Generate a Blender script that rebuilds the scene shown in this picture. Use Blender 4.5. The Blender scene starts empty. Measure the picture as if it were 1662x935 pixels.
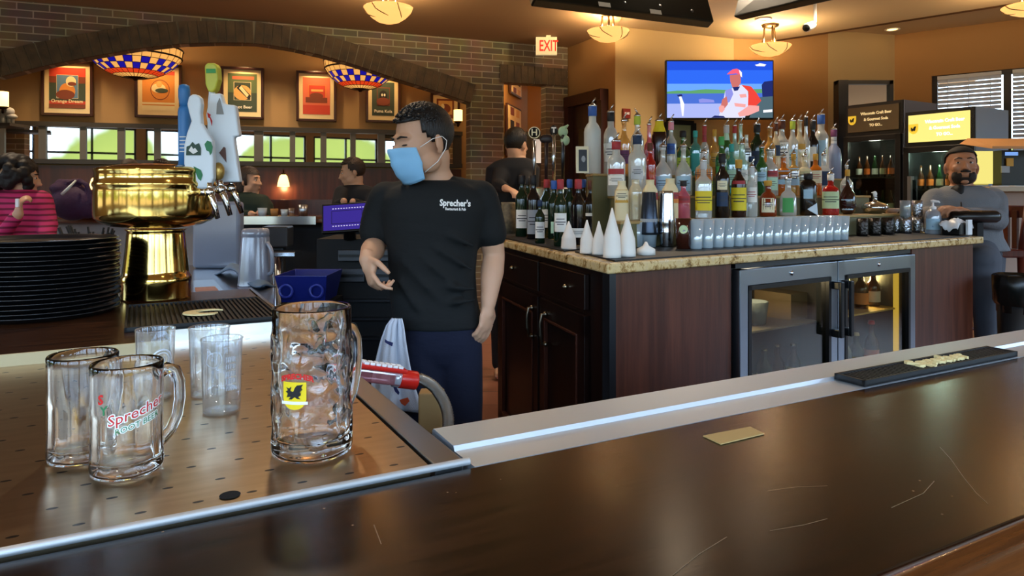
import bpy, math, random
from mathutils import Vector, Matrix, Euler
random.seed(7)
PI = math.pi
sc = bpy.context.scene
COL = sc.collection
# ---------------- camera, world, lights, exposure ----------------
EYE = 1.35            # camera height
FPX = 1140.0          # focal length in pixels of a 1662 px wide frame
HX, HY = 831.0, 315.0 # principal column, horizon row
cd = bpy.data.cameras.new('camera'); cam = bpy.data.objects.new('camera', cd); COL.objects.link(cam)
cam.location = (0, 0, EYE); cam.rotation_euler = (PI/2, 0, 0)
cd.sensor_width = 36; cd.lens = 36*FPX/1662; cd.shift_y = -(467.5-HY)/1662
cd.clip_start = 0.02; cd.clip_end = 200
sc.camera = cam
sc.view_settings.view_transform = 'Standard'; sc.view_settings.look = 'None'
sc.view_settings.gamma = 1; sc.view_settings.use_curve_mapping = False
sc.view_settings.exposure = 0.12
sc.cycles.max_bounces = 16; sc.cycles.transparent_max_bounces = 24
sc.cycles.transmission_bounces = 16; sc.cycles.caustics_refractive = True; sc.cycles.caustics_reflective = False
sc.cycles.use_denoising = True; sc.cycles.sample_clamp_indirect = 4

def hexc(h, k=1.0):
    h = h.lstrip('#'); r = [int(h[i:i+2], 16)/255 for i in (0, 2, 4)]
    return tuple((c/12.92 if c <= .04045 else ((c+.055)/1.055)**2.4)*k for c in r)+(1,)

W = bpy.data.worlds.new('world'); sc.world = W; W.use_nodes = True
nt = W.node_tree; nt.nodes.clear()
def N(t, typ, **kw):
    n = t.nodes.new(typ)
    for k, v in kw.items():
        if k.startswith('_'): setattr(n, k[1:], v)
        else: n.inputs[k.replace('__', ' ')].default_value = v
    return n
tc = N(nt, 'ShaderNodeTexCoord'); sep = N(nt, 'ShaderNodeSeparateXYZ'); nt.links.new(tc.outputs['Generated'], sep.inputs[0])
nz = N(nt, 'ShaderNodeTexNoise', Scale=7.0, Detail=4.0); nt.links.new(tc.outputs['Generated'], nz.inputs[0])
mm = N(nt, 'ShaderNodeMath', _operation='MULTIPLY_ADD'); mm.inputs[1].default_value = .30; nt.links.new(nz.outputs[0], mm.inputs[0]); 
mm2 = N(nt, 'ShaderNodeMath', _operation='SUBTRACT'); nt.links.new(sep.outputs[2], mm.inputs[2]); nt.links.new(mm.outputs[0], mm2.inputs[0]); mm2.inputs[1].default_value = .15
cr = N(nt, 'ShaderNodeValToRGB'); nt.links.new(mm2.outputs[0], cr.inputs[0])
e = cr.color_ramp.elements
e[0].position = 0.0; e[0].color = (.12, .115, .10, 1)
e[1].position = 1.0; e[1].color = (.42, .68, 1.0, 1)
for p, c in ((.0, (.055, .072, .018, 1)), (.065, (.045, .062, .016, 1)), (.085, (.16, .20, .23, 1)), (.22, (.50, .72, 1.0, 1))):
    q = e.new(p); q.color = c
bg = N(nt, 'ShaderNodeBackground', Strength=12.0); nt.links.new(cr.outputs[0], bg.inputs[0])
wo = N(nt, 'ShaderNodeOutputWorld'); nt.links.new(bg.outputs[0], wo.inputs[0])

def light(name, typ, loc, power, color, size=.1, rot=None, **kw):
    d = bpy.data.lights.new(name, typ); d.energy = power; d.color = color[:3]
    if typ == 'AREA': d.size = size
    else: d.shadow_soft_size = size
    for k, v in kw.items(): setattr(d, k, v)
    o = bpy.data.objects.new(name, d); COL.objects.link(o); o.location = loc
    if rot: o.rotation_euler = rot
    return o
WARM = (1.0, .78, .54)
# window portals (guide the daylight that comes in through the front windows)
for i, x in enumerate((-6.5, -4.5, -2.5, -.5, 1.5, 3.5, 5.5)):
    p = light('window_portal', 'AREA', (x, -2.24, 1.85), 1, (1, 1, 1), 1.8, (PI/2, 0, 0))
    p.data.shape = 'RECTANGLE'; p.data.size_y = 2.1; p.data.cycles.is_portal = True
for y in (-.8, 1.4, 3.6):
    p = light('window_portal', 'AREA', (7.56, y, 1.85), 1, (1, 1, 1), 1.8, (PI/2, 0, PI/2))
    p.data.shape = 'RECTANGLE'; p.data.size_y = 2.1; p.data.cycles.is_portal = True
# unseen ceiling spots added to brighten the bar, the brick wall and the rooms
for x, y, z, pw in ((-1.6, .6, 3.06, 9), (.6, .9, 3.06, 9), (2.6, 1.6, 3.06, 13), (-1.0, 3.2, 3.06, 30), (1.1, 4.6, 3.06, 55), (2.6, 5.6, 3.06, 50),
                    (4.0, 6.9, 3.2, 60), (1.6, 6.5, 3.06, 45), (-4.4, 6.9, 3.03, 30), (-2.7, 7.5, 3.03, 28), (-3.4, 4.6, 3.03, 42), (-1.2, 5.9, 3.03, 45), (.8, 9.8, 2.7, 30)):
    light('fill_downlight', 'SPOT', (x, y, z), pw*2.2, WARM, .06, (0, 0, 0), spot_size=2.3, spot_blend=.8)

# ---------------- geometry helpers ----------------
def P(X, Y, D): return Vector(((X-HX)/FPX*D, D, EYE-(Y-HY)/FPX*D))
KU, KV = 1662/1120, 935/474
def F(u, v, D): return P(u*KU, v*KV, D)
def onz(u, v, z):
    Y = v*KV; return F(u, v, (EYE-z)*FPX/(Y-HY))
def onl(u, p0, d):   # point of a plan line (p0, d) seen in column u
    r = (u*KU-HX)/FPX; s = (r*p0[1]-p0[0])/(d[0]-r*d[1]); return (p0[0]+s*d[0], p0[1]+s*d[1], s)
BA = Vector((.8825, .4703, 0)); BB = Vector((-.4703, .8825, 0))
def ab(a, b, z): p = BA*a+BB*b; return Vector((p.x, p.y, z))

class MB:
    def __init__(s): s.v = []; s.f = []; s.m = []; s.sm = []
    def add(s, vs, fs, mi=0, smooth=False, M=None):
        o = len(s.v)
        s.v += [tuple(M @ Vector(v)) if M else tuple(v) for v in vs]
        for f in fs: s.f.append(tuple(i+o for i in f)); s.m.append(mi); s.sm.append(smooth)
        return s
    def box(s, c, d, rz=0, mi=0, M=None):
        x, y, z = d[0]/2, d[1]/2, d[2]/2
        R = Matrix.Translation(c) @ Matrix.Rotation(rz, 4, 'Z')
        if M: R = M @ R
        vs = [(i*x, j*y, k*z) for i in (-1, 1) for j in (-1, 1) for k in (-1, 1)]
        return s.add(vs, [(0, 1, 3, 2), (4, 6, 7, 5), (0, 4, 5, 1), (2, 3, 7, 6), (0, 2, 6, 4), (1, 5, 7, 3)], mi, False, R)
    def prism(s, pts, z0, z1, mi=0, M=None):
        n = len(pts); A = sum(pts[i][0]*pts[(i+1) % n][1]-pts[(i+1) % n][0]*pts[i][1] for i in range(n))
        if A < 0: pts = pts[::-1]
        vs = [(p[0], p[1], z0) for p in pts]+[(p[0], p[1], z1) for p in pts]
        fs = [tuple(range(n-1, -1, -1)), tuple(range(n, 2*n))]+[(i, (i+1) % n, (i+1) % n+n, i+n) for i in range(n)]
        return s.add(vs, fs, mi, False, M)
    def lathe(s, prof, c=(0, 0, 0), n=24, fn=None, mi=0, M=None, close=False):
        vs, fs = [], []
        for k, (r, z) in enumerate(prof):
            for i in range(n):
                a = 2*PI*i/n; rr = max(r, 1e-5)
                if fn: rr = fn(rr, a, z)
                vs.append((c[0]+rr*math.cos(a), c[1]+rr*math.sin(a), c[2]+z))
        K = len(prof)
        for k in range(K if close else K-1):
            for i in range(n):
                j = (i+1) % n; k2 = (k+1) % K; fs.append((k*n+i, k*n+j, k2*n+j, k2*n+i))
        return s.add(vs, fs, mi, True, M)
    def tube(s, pts, r, n=8, mi=0, cap=True, flat=1.0, closed=False):
        pts = [Vector(p) for p in pts]; K = len(pts)
        rs = r if isinstance(r, (list, tuple)) else [r]*K
        vs, fs = [], []; up = None
        for k in range(K):
            if closed: t = (pts[(k+1) % K]-pts[k-1])
            else: t = (pts[min(k+1, K-1)]-pts[max(k-1, 0)])
            t = t.normalized() if t.length > 1e-9 else Vector((0, 0, 1))
            if up is None: up = Vector((0, 0, 1)) if abs(t.z) < .9 else Vector((1, 0, 0))
            x = t.cross(up); x = x.normalized() if x.length > 1e-6 else Vector((1, 0, 0)); y = x.cross(t).normalized(); up = y
            for i in range(n):
                a = 2*PI*i/n; vs.append(pts[k]+x*math.cos(a)*rs[k]+y*math.sin(a)*rs[k]*flat)
        for k in range(K if closed else K-1):
            for i in range(n):
                j = (i+1) % n; k2 = (k+1) % K; fs.append((k2*n+i, k2*n+j, k*n+j, k*n+i))
        if cap and not closed: fs.append(tuple(range(n))); fs.append(tuple((K-1)*n+i for i in range(n-1, -1, -1)))
        return s.add(vs, fs, mi, True)
    def ell(s, c, r, R=None, n=16, m=10, mi=0, flt=None):
        M = Matrix.Translation(c) @ (R.to_4x4() if R else Matrix())
        vs = [(0, 0, -r[2])]; fs = []
        for k in range(1, m):
            ph = -PI/2+PI*k/m
            for i in range(n): a = 2*PI*i/n; vs.append((r[0]*math.cos(ph)*math.cos(a), r[1]*math.cos(ph)*math.sin(a), r[2]*math.sin(ph)))
        vs.append((0, 0, r[2])); L = len(vs)-1
        for i in range(n): fs.append((0, 1+(i+1) % n, 1+i)); fs.append((L, 1+(m-2)*n+i, 1+(m-2)*n+(i+1) % n))
        for k in range(m-2):
            for i in range(n): j = (i+1) % n; fs.append((1+k*n+i, 1+k*n+j, 1+(k+1)*n+j, 1+(k+1)*n+i))
        if flt: fs = [f for f in fs if flt(sum((Vector(vs[i]) for i in f), Vector())/len(f))]
        return s.add(vs, fs, mi, True, M)
    def rings(s, rings, mi=0, smooth=True, cap=True):
        n = len(rings[0]); vs = [p for r in rings for p in r]; fs = []
        for k in range(len(rings)-1):
            for i in range(n): j = (i+1) % n; fs.append((k*n+i, k*n+j, (k+1)*n+j, (k+1)*n+i))
        if cap: fs.append(tuple(range(n-1, -1, -1))); fs.append(tuple((len(rings)-1)*n+i for i in range(n)))
        return s.add(vs, fs, mi, smooth)
    def torso(s, rows, n=20, mi=0, power=2.3):
        R = []
        for (c, rx, ry, rz) in rows:
            ring = []
            for i in range(n):
                a = 2*PI*i/n; ca, sa = math.cos(a), math.sin(a)
                x = rx*math.copysign(abs(ca)**(2/power), ca); y = ry*math.copysign(abs(sa)**(2/power), sa)
                ring.append(Vector((c[0]+x*math.cos(rz)-y*math.sin(rz), c[1]+x*math.sin(rz)+y*math.cos(rz), c[2])))
            R.append(ring)
        return s.rings(R, mi)
    def limb(s, pts, rs, n=12, mi=0):
        s.tube(pts, rs, n, mi)
        for p, r in zip(pts, rs): s.ell(p, (r, r, r), None, n, 8, mi)
        return s

def obj(name, mb, mats, parent=None, mods=None):
    me = bpy.data.meshes.new(name)
    vs = mb.v
    if parent is not None:
        Mi = parent['_mi']; Mi = Matrix([Mi[i*4:i*4+4] for i in range(4)])
        vs = [tuple(Mi @ Vector(v)) for v in vs]
    me.from_pydata(vs, [], mb.f)
    me.polygons.foreach_set('material_index', mb.m); me.polygons.foreach_set('use_smooth', mb.sm)
    for m in (mats if isinstance(mats, (list, tuple)) else [mats]): me.materials.append(m)
    me.update()
    o = bpy.data.objects.new(name, me); COL.objects.link(o)
    if parent is not None: o.parent = parent
    for md in (mods or []):
        t, kw = md; q = o.modifiers.new(t.lower(), t)
        for k, v in kw.items(): setattr(q, k, v)
    return o
BEV = lambda w=.004, n=2: ('BEVEL', dict(width=w, segments=n, limit_method='ANGLE', angle_limit=.7))
TEMP = []
def thing(name, label, cat, loc=(0, 0, 0), rz=0, group=None):
    o = bpy.data.objects.new(name, None); COL.objects.link(o); o.empty_display_size = .05
    o.location = loc; o.rotation_euler = (0, 0, rz); o['label'] = label; o['category'] = cat
    if group: o['group'] = group
    M = (Matrix.Translation(loc) @ Matrix.Rotation(rz, 4, 'Z')).inverted()
    o['_mi'] = [x for r in M for x in r]; TEMP.append(o)
    return o
def sub(o):   # lets a part carry sub-parts built in the same coordinates
    p = o
    while p.parent is not None: p = p.parent
    if '_mi' in p: o['_mi'] = list(p['_mi'])
    else: o['_mi'] = [x for r in Matrix.Identity(4) for x in r]
    TEMP.append(o); return o
def tag(o, label, cat, group=None, kind=None):
    o['label'] = label; o['category'] = cat
    if group: o['group'] = group
    if kind: o['kind'] = kind
    return o
def single(name, mb, mats, label, cat, loc=None, group=None, mods=None, kind=None):
    """a thing that is one mesh, its origin at loc"""
    if loc is not None: mb.v = [(v[0]-loc[0], v[1]-loc[1], v[2]-loc[2]) for v in mb.v]
    o = obj(name, mb, mats, None, mods)
    if loc is not None: o.location = loc
    return tag(o, label, cat, group, kind)
def struct(name, mb, mats, mods=None, parent=None):
    o = obj(name, mb, mats, parent, mods)
    if parent is None: o['kind'] = 'structure'
    return o
def lens_text(s, size=1.0, ext=.002, off=0.0, bold=False):
    """text -> (verts, faces) lying in local XY, centred"""
    c = bpy.data.curves.new('t', 'FONT'); c.body = s; c.size = size; c.extrude = ext; c.offset = off
    c.align_x = 'CENTER'; c.align_y = 'CENTER'; c.resolution_u = 2
    o = bpy.data.objects.new('t', c); me = bpy.data.meshes.new_from_object(o)
    vs = [tuple(v.co) for v in me.vertices]; fs = [tuple(p.vertices) for p in me.polygons]
    bpy.data.objects.remove(o); bpy.data.curves.remove(c); bpy.data.meshes.remove(me)
    return vs, fs
def text_mb(mb, s, size, M, ext=.001, off=0, mi=0, sx=1.0, shear=0.0, fn=None):
    vs, fs = lens_text(s, size, ext, off)
    vs = [((x+shear*y)*sx, y, z) for x, y, z in vs]
    if fn: vs = [fn(*v) for v in vs]
    mb.add(vs, fs, mi, False, M); return mb
def frame_M(o, x, y):   # local x,y axes -> world at o
    x = Vector(x).normalized(); y = Vector(y).normalized(); z = x.cross(y)
    return Matrix(((x.x, y.x, z.x, o[0]), (x.y, y.y, z.y, o[1]), (x.z, y.z, z.z, o[2]), (0, 0, 0, 1)))

# ---------------- materials ----------------
MATS = {}
def mat(name, col, rough=.5, metal=0, spec=.5, emis=0, trans=0, ior=1.45, coat=0, alpha=1, bump=None, vary=None, aniso=0, sheen=0, ecol=None):
    """bump=(scale,strength[,stretch]) vary=(scale,other colour,amount[,stretch vector])"""
    if name in MATS: return MATS[name]
    m = bpy.data.materials.new(name); m.use_nodes = True; t = m.node_tree; b = t.nodes['Principled BSDF']
    c = hexc(col) if isinstance(col, str) else col
    b.inputs['Base Color'].default_value = c; b.inputs['Roughness'].default_value = rough; b.inputs['Metallic'].default_value = metal
    b.inputs['Specular IOR Level'].default_value = spec; b.inputs['Transmission Weight'].default_value = trans; b.inputs['IOR'].default_value = ior
    b.inputs['Coat Weight'].default_value = coat; b.inputs['Coat Roughness'].default_value = .12; b.inputs['Alpha'].default_value = alpha
    if sheen: b.inputs['Sheen Weight'].default_value = sheen
    if emis: b.inputs['Emission Color'].default_value = hexc(ecol) if ecol else c; b.inputs['Emission Strength'].default_value = emis
    tcn = None
    def co(stretch):
        x = N(t, 'ShaderNodeTexCoord'); mp = N(t, 'ShaderNodeMapping'); t.links.new(x.outputs['Object'], mp.inputs[0]); mp.inputs['Scale'].default_value = stretch; return mp
    if vary:
        mp = co(vary[3] if len(vary) > 3 else (1, 1, 1)); nz = N(t, 'ShaderNodeTexNoise', Scale=vary[0], Detail=5.0); t.links.new(mp.outputs[0], nz.inputs[0])
        r = N(t, 'ShaderNodeValToRGB'); t.links.new(nz.outputs[0], r.inputs[0]); r.color_ramp.elements[0].position = .5-.25*vary[2]-.02; r.color_ramp.elements[1].position = .5+.25*vary[2]+.02
        r.color_ramp.elements[0].color = c; r.color_ramp.elements[1].color = hexc(vary[1]); t.links.new(r.outputs[0], b.inputs['Base Color'])
    if bump:
        mp = co(bump[2] if len(bump) > 2 else (1, 1, 1)); nz = N(t, 'ShaderNodeTexNoise', Scale=bump[0], Detail=3.0); t.links.new(mp.outputs[0], nz.inputs[0])
        bn = N(t, 'ShaderNodeBump', Strength=bump[1], Distance=.01); t.links.new(nz.outputs[0], bn.inputs['Height']); t.links.new(bn.outputs[0], b.inputs['Normal'])
    MATS[name] = m; return m
def thin(name, col, rough=.03, k=.12, body=0.0, bcol=None, edge=.75):
    """thin walled glass / clear plastic: tinted see-through plus mirror at glancing angles, plus some milky body"""
    if name in MATS: return MATS[name]
    m = bpy.data.materials.new(name); m.use_nodes = True; t = m.node_tree; t.nodes.clear()
    tr = N(t, 'ShaderNodeBsdfTransparent', Color=hexc(col)); gl = N(t, 'ShaderNodeBsdfGlossy', Roughness=rough); gl.inputs[0].default_value = (1, 1, 1, 1)
    lw = N(t, 'ShaderNodeLayerWeight', Blend=.35); mx = N(t, 'ShaderNodeMixShader'); ma = N(t, 'ShaderNodeMath', _operation='MULTIPLY_ADD'); ma.inputs[1].default_value = edge; ma.inputs[2].default_value = k
    t.links.new(lw.outputs['Facing'], ma.inputs[0]); t.links.new(ma.outputs[0], mx.inputs[0]); t.links.new(tr.outputs[0], mx.inputs[1]); t.links.new(gl.outputs[0], mx.inputs[2])
    out = N(t, 'ShaderNodeOutputMaterial'); last = mx
    if body:
        df = N(t, 'ShaderNodeBsdfDiffuse', Color=hexc(bcol or col)); m2 = N(t, 'ShaderNodeMixShader'); m2.inputs[0].default_value = body
        t.links.new(mx.outputs[0], m2.inputs[1]); t.links.new(df.outputs[0], m2.inputs[2]); last = m2
    t.links.new(last.outputs[0], out.inputs[0]); MATS[name] = m; return m
def emit(name, col, s=1.0):
    if name in MATS: return MATS[name]
    m = bpy.data.materials.new(name); m.use_nodes = True; t = m.node_tree; t.nodes.clear()
    e = N(t, 'ShaderNodeEmission', Color=hexc(col), Strength=s); o = N(t, 'ShaderNodeOutputMaterial'); t.links.new(e.outputs[0], o.inputs[0]); MATS[name] = m; return m

def wood_mat(name, c1, c2, rough, axis, scale=6, coat=0, scratches=False, spec=.5, c3=None):
    """streaky grain along plan direction axis (a unit 2-vector) or 'z' for upright grain"""
    if name in MATS: return MATS[name]
    m = bpy.data.materials.new(name); m.use_nodes = True; t = m.node_tree; b = t.nodes['Principled BSDF']
    x = N(t, 'ShaderNodeTexCoord'); mp = N(t, 'ShaderNodeMapping'); t.links.new(x.outputs['Object'], mp.inputs[0])
    if axis == 'z': mp.inputs['Scale'].default_value = (8, 8, .5)
    else:
        mp.vector_type = 'TEXTURE'
        mp.inputs['Rotation'].default_value = (0, 0, math.atan2(axis[1], axis[0])); mp.inputs['Scale'].default_value = (1.6, .11, .3)
    nz = N(t, 'ShaderNodeTexNoise', Scale=scale, Detail=8.0, Roughness=.62); t.links.new(mp.outputs[0], nz.inputs[0])
    r = N(t, 'ShaderNodeValToRGB'); t.links.new(nz.outputs[0], r.inputs[0])
    r.color_ramp.elements[0].position = .36; r.color_ramp.elements[1].position = .68
    r.color_ramp.elements[0].color = hexc(c1); r.color_ramp.elements[1].color = hexc(c2)
    last = r.outputs[0]
    b.inputs['Roughness'].default_value = rough; b.inputs['Coat Weight'].default_value = coat; b.inputs['Coat Roughness'].default_value = .15; b.inputs['Specular IOR Level'].default_value = spec
    if scratches:
        n2 = N(t, 'ShaderNodeTexNoise', Scale=3.0, Detail=3.0); t.links.new(x.outputs['Object'], n2.inputs[0])
        rr = N(t, 'ShaderNodeMapRange'); rr.inputs['To Min'].default_value = rough-.04; rr.inputs['To Max'].default_value = rough+.04; t.links.new(n2.outputs[0], rr.inputs[0]); t.links.new(rr.outputs[0], b.inputs['Roughness'])
        wv = N(t, 'ShaderNodeTexVoronoi', Scale=34.0, _feature='F1'); t.links.new(x.outputs['Object'], wv.inputs[0])
        lt = N(t, 'ShaderNodeMath', _operation='LESS_THAN'); lt.inputs[1].default_value = .055; t.links.new(wv.outputs['Distance'], lt.inputs[0])
        n3 = N(t, 'ShaderNodeTexNoise', Scale=9.0); t.links.new(x.outputs['Object'], n3.inputs[0]); gt = N(t, 'ShaderNodeMath', _operation='GREATER_THAN'); gt.inputs[1].default_value = .60; t.links.new(n3.outputs[0], gt.inputs[0])
        ml = N(t, 'ShaderNodeMath', _operation='MULTIPLY'); t.links.new(lt.outputs[0], ml.inputs[0]); t.links.new(gt.outputs[0], ml.inputs[1])
        mx = N(t, 'ShaderNodeMix', _data_type='RGBA'); t.links.new(ml.outputs[0], mx.inputs[0]); t.links.new(last, mx.inputs[6]); mx.inputs[7].default_value = hexc('8d7256'); last = mx.outputs[2]
    t.links.new(last, b.inputs['Base Color'])
    bn = N(t, 'ShaderNodeBump', Strength=.06, Distance=.003); t.links.new(nz.outputs[0], bn.inputs['Height']); t.links.new(bn.outputs[0], b.inputs['Normal'])
    MATS[name] = m; return m
def brick_mat(name, w=.2, h=.068):
    m = bpy.data.materials.new(name); m.use_nodes = True; t = m.node_tree; b = t.nodes['Principled BSDF']
    x = N(t, 'ShaderNodeTexCoord'); sp = N(t, 'ShaderNodeSeparateXYZ'); t.links.new(x.outputs['Object'], sp.inputs[0])
    cb = N(t, 'ShaderNodeCombineXYZ'); t.links.new(sp.outputs[0], cb.inputs[0]); t.links.new(sp.outputs[2], cb.inputs[1])
    br = N(t, 'ShaderNodeTexBrick', Scale=1.0); br.inputs['Brick Width'].default_value = w*1.25; br.inputs['Row Height'].default_value = h; br.inputs['Mortar Size'].default_value = .006; br.inputs['Mortar Smooth'].default_value = .2
    br.inputs['Color1'].default_value = hexc('7a6850'); br.inputs['Color2'].default_value = hexc('57504a'); br.inputs['Mortar'].default_value = hexc('a39a84'); br.inputs['Bias'].default_value = -.2
    t.links.new(cb.outputs[0], br.inputs[0])
    nz = N(t, 'ShaderNodeTexNoise', Scale=3.5, Detail=4.0); t.links.new(cb.outputs[0], nz.inputs[0])
    mx = N(t, 'ShaderNodeMix', _data_type='RGBA', _blend_type='OVERLAY'); mx.inputs[0].default_value = .5; t.links.new(br.outputs[0], mx.inputs[6]); t.links.new(nz.outputs['Color'], mx.inputs[7])
    t.links.new(mx.outputs[2], b.inputs['Base Color']); b.inputs['Roughness'].default_value = .8
    bn = N(t, 'ShaderNodeBump', Strength=.6, Distance=.01); bn.invert = True; t.links.new(br.outputs['Fac'], bn.inputs['Height']); t.links.new(bn.outputs[0], b.inputs['Normal'])
    return m
def tile_mat(name):
    m = bpy.data.materials.new(name); m.use_nodes = True; t = m.node_tree; b = t.nodes['Principled BSDF']
    x = N(t, 'ShaderNodeTexCoord'); br = N(t, 'ShaderNodeTexBrick', Scale=1.0); br.offset = 0; br.inputs['Brick Width'].default_value = .3; br.inputs['Row Height'].default_value = .3; br.inputs['Mortar Size'].default_value = .004
    br.inputs['Color1'].default_value = hexc('8a5a48'); br.inputs['Color2'].default_value = hexc('7a4e3e'); br.inputs['Mortar'].default_value = hexc('4a3a32'); t.links.new(x.outputs['Object'], br.inputs[0])
    t.links.new(br.outputs[0], b.inputs['Base Color']); b.inputs['Roughness'].default_value = .45; return m
def granite_mat(name):
    m = bpy.data.materials.new(name); m.use_nodes = True; t = m.node_tree; b = t.nodes['Principled BSDF']
    x = N(t, 'ShaderNodeTexCoord'); nz = N(t, 'ShaderNodeTexNoise', Scale=22.0, Detail=8.0, Roughness=.75); t.links.new(x.outputs['Object'], nz.inputs[0])
    r = N(t, 'ShaderNodeValToRGB'); t.links.new(nz.outputs[0], r.inputs[0]); el = r.color_ramp.elements
    el[0].position = .36; el[0].color = hexc('3a2d1e'); el[1].position = .7; el[1].color = hexc('e9dcb8')
    for p, c in ((.44, 'a9854e'), (.52, 'd9c08a'), (.6, 'cbb083')): q = el.new(p); q.color = hexc(c)
    t.links.new(r.outputs[0], b.inputs['Base Color']); b.inputs['Roughness'].default_value = .25; return m
def tray_mat(name):
    """brushed steel drainboard with a slanted grid of small punched slots"""
    m = bpy.data.materials.new(name); m.use_nodes = True; t = m.node_tree; b = t.nodes['Principled BSDF']
    x = N(t, 'ShaderNodeTexCoord'); mp = N(t, 'ShaderNodeMapping', _vector_type='TEXTURE'); mp.inputs['Rotation'].default_value = (0, 0, math.atan2(BA.y, BA.x)); t.links.new(x.outputs['Object'], mp.inputs[0])
    sp = N(t, 'ShaderNodeSeparateXYZ'); t.links.new(mp.outputs[0], sp.inputs[0])
    def cell(o, sc_, sh=None):
        a = N(t, 'ShaderNodeMath', _operation='MULTIPLY'); a.inputs[1].default_value = 1/sc_; t.links.new(o, a.inputs[0]); s = a.outputs[0]
        if sh is not None: q = N(t, 'ShaderNodeMath', _operation='ADD'); t.links.new(s, q.inputs[0]); t.links.new(sh, q.inputs[1]); s = q.outputs[0]
        f = N(t, 'ShaderNodeMath', _operation='FRACT'); t.links.new(s, f.inputs[0]); g = N(t, 'ShaderNodeMath', _operation='SUBTRACT'); g.inputs[1].default_value = .5; t.links.new(f.outputs[0], g.inputs[0]); return g.outputs[0], s
    gy, sy = cell(sp.outputs[1], .062)
    fl = N(t, 'ShaderNodeMath', _operation='FLOOR'); t.links.new(sy, fl.inputs[0]); hf = N(t, 'ShaderNodeMath', _operation='MULTIPLY'); hf.inputs[1].default_value = .5; t.links.new(fl.outputs[0], hf.inputs[0])
    gx, _ = cell(sp.outputs[0], .062, hf.outputs[0])
    ax = N(t, 'ShaderNodeMath', _operation='MULTIPLY'); ax.inputs[1].default_value = .48; t.links.new(gx, ax.inputs[0])
    cb = N(t, 'ShaderNodeCombineXYZ'); t.links.new(ax.outputs[0], cb.inputs[0]); t.links.new(gy, cb.inputs[1])
    ln = N(t, 'ShaderNodeVectorMath', _operation='LENGTH'); t.links.new(cb.outputs[0], ln.inputs[0])
    lt = N(t, 'ShaderNodeMath', _operation='LESS_THAN'); lt.inputs[1].default_value = .050; t.links.new(ln.outputs['Value'], lt.inputs[0])
    nz = N(t, 'ShaderNodeTexNoise', Scale=60.0, Detail=3.0); m3 = N(t, 'ShaderNodeMapping'); m3.inputs['Scale'].default_value = (.15, 1, 1); t.links.new(mp.outputs[0], m3.inputs[0]); t.links.new(m3.outputs[0], nz.inputs[0])
    r = N(t, 'ShaderNodeValToRGB'); t.links.new(nz.outputs[0], r.inputs[0]); r.color_ramp.elements[0].color = hexc('b39a78'); r.color_ramp.elements[1].color = hexc('d9c4a2')
    mx = N(t, 'ShaderNodeMix', _data_type='RGBA'); t.links.new(lt.outputs[0], mx.inputs[0]); t.links.new(r.outputs[0], mx.inputs[6]); mx.inputs[7].default_value = (.006, .005, .004, 1)
    t.links.new(mx.outputs[2], b.inputs['Base Color']); b.inputs['Metallic'].default_value = 1; b.inputs['Roughness'].default_value = .30
    sb = N(t, 'ShaderNodeMath', _operation='SUBTRACT'); sb.inputs[0].default_value = 1; t.links.new(lt.outputs[0], sb.inputs[1]); t.links.new(sb.outputs[0], b.inputs['Metallic'])
    bn = N(t, 'ShaderNodeBump', Strength=.05, Distance=.002); t.links.new(nz.outputs[0], bn.inputs['Height']); t.links.new(bn.outputs[0], b.inputs['Normal'])
    return m
BARW = wood_mat('bar_wood', '0a0503', '2a160b', .22, (BA.x, BA.y), 7, 0, True, .33)
DARKW = wood_mat('dark_wood', '1b0b06', '2e150c', .35, 'z', 3)
PANELW = wood_mat('mahogany', '3f1c0e', '5e3120', .38, 'z', 4)
WALLW = wood_mat('wainscot', '3a1d12', '52291a', .35, 'z', 3)
TAN = mat('tan_paint', '9c7c52', .75, bump=(220, .05)); TAN2 = mat('ochre_paint', 'a47a48', .75, bump=(220, .05)); CREAMW = mat('cream_ceiling', 'cbb48e', .8, bump=(160, .05)); BROWNC = mat('brown_ceiling', 'a88a66', .8)
CREAMP = mat('light_tan_paint', 'b49a6c', .75, bump=(200, .05))
STEEL = mat('steel', 'b9bcc0', .28, 1); STEELB = mat('bright_steel', 'd8dde2', .16, 1); CHROME = mat('chrome', 'e6e6e6', .06, 1); BRASS = mat('brass', 'dcb766', .12, 1); DKSTEEL = mat('dark_steel', '4a4d52', .35, 1)
BLACK = mat('black_plastic', '0b0b0d', .35); BLACKR = mat('black_rubber', '111214', .55); BLACKM = mat('black_matte', '08080a', .7)
WHITE = mat('white_paper', 'f2f0ec', .6); WHITEP = mat('white_plastic', 'f4f4f4', .3); RED = mat('red_plastic', 'c8231a', .3); GRAN = granite_mat('granite'); BRICK = brick_mat('brick')
MIRR = mat('mirror', 'eeeeee', .015, 1); GLASS = mat('clear_glass', 'ffffff', .0, trans=1, ior=1.48); THING = thin('thin_clear', 'f4f8f8', .03, .10)
CREAM = mat('cream_rubber', 'e8d49a', .5)
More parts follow.
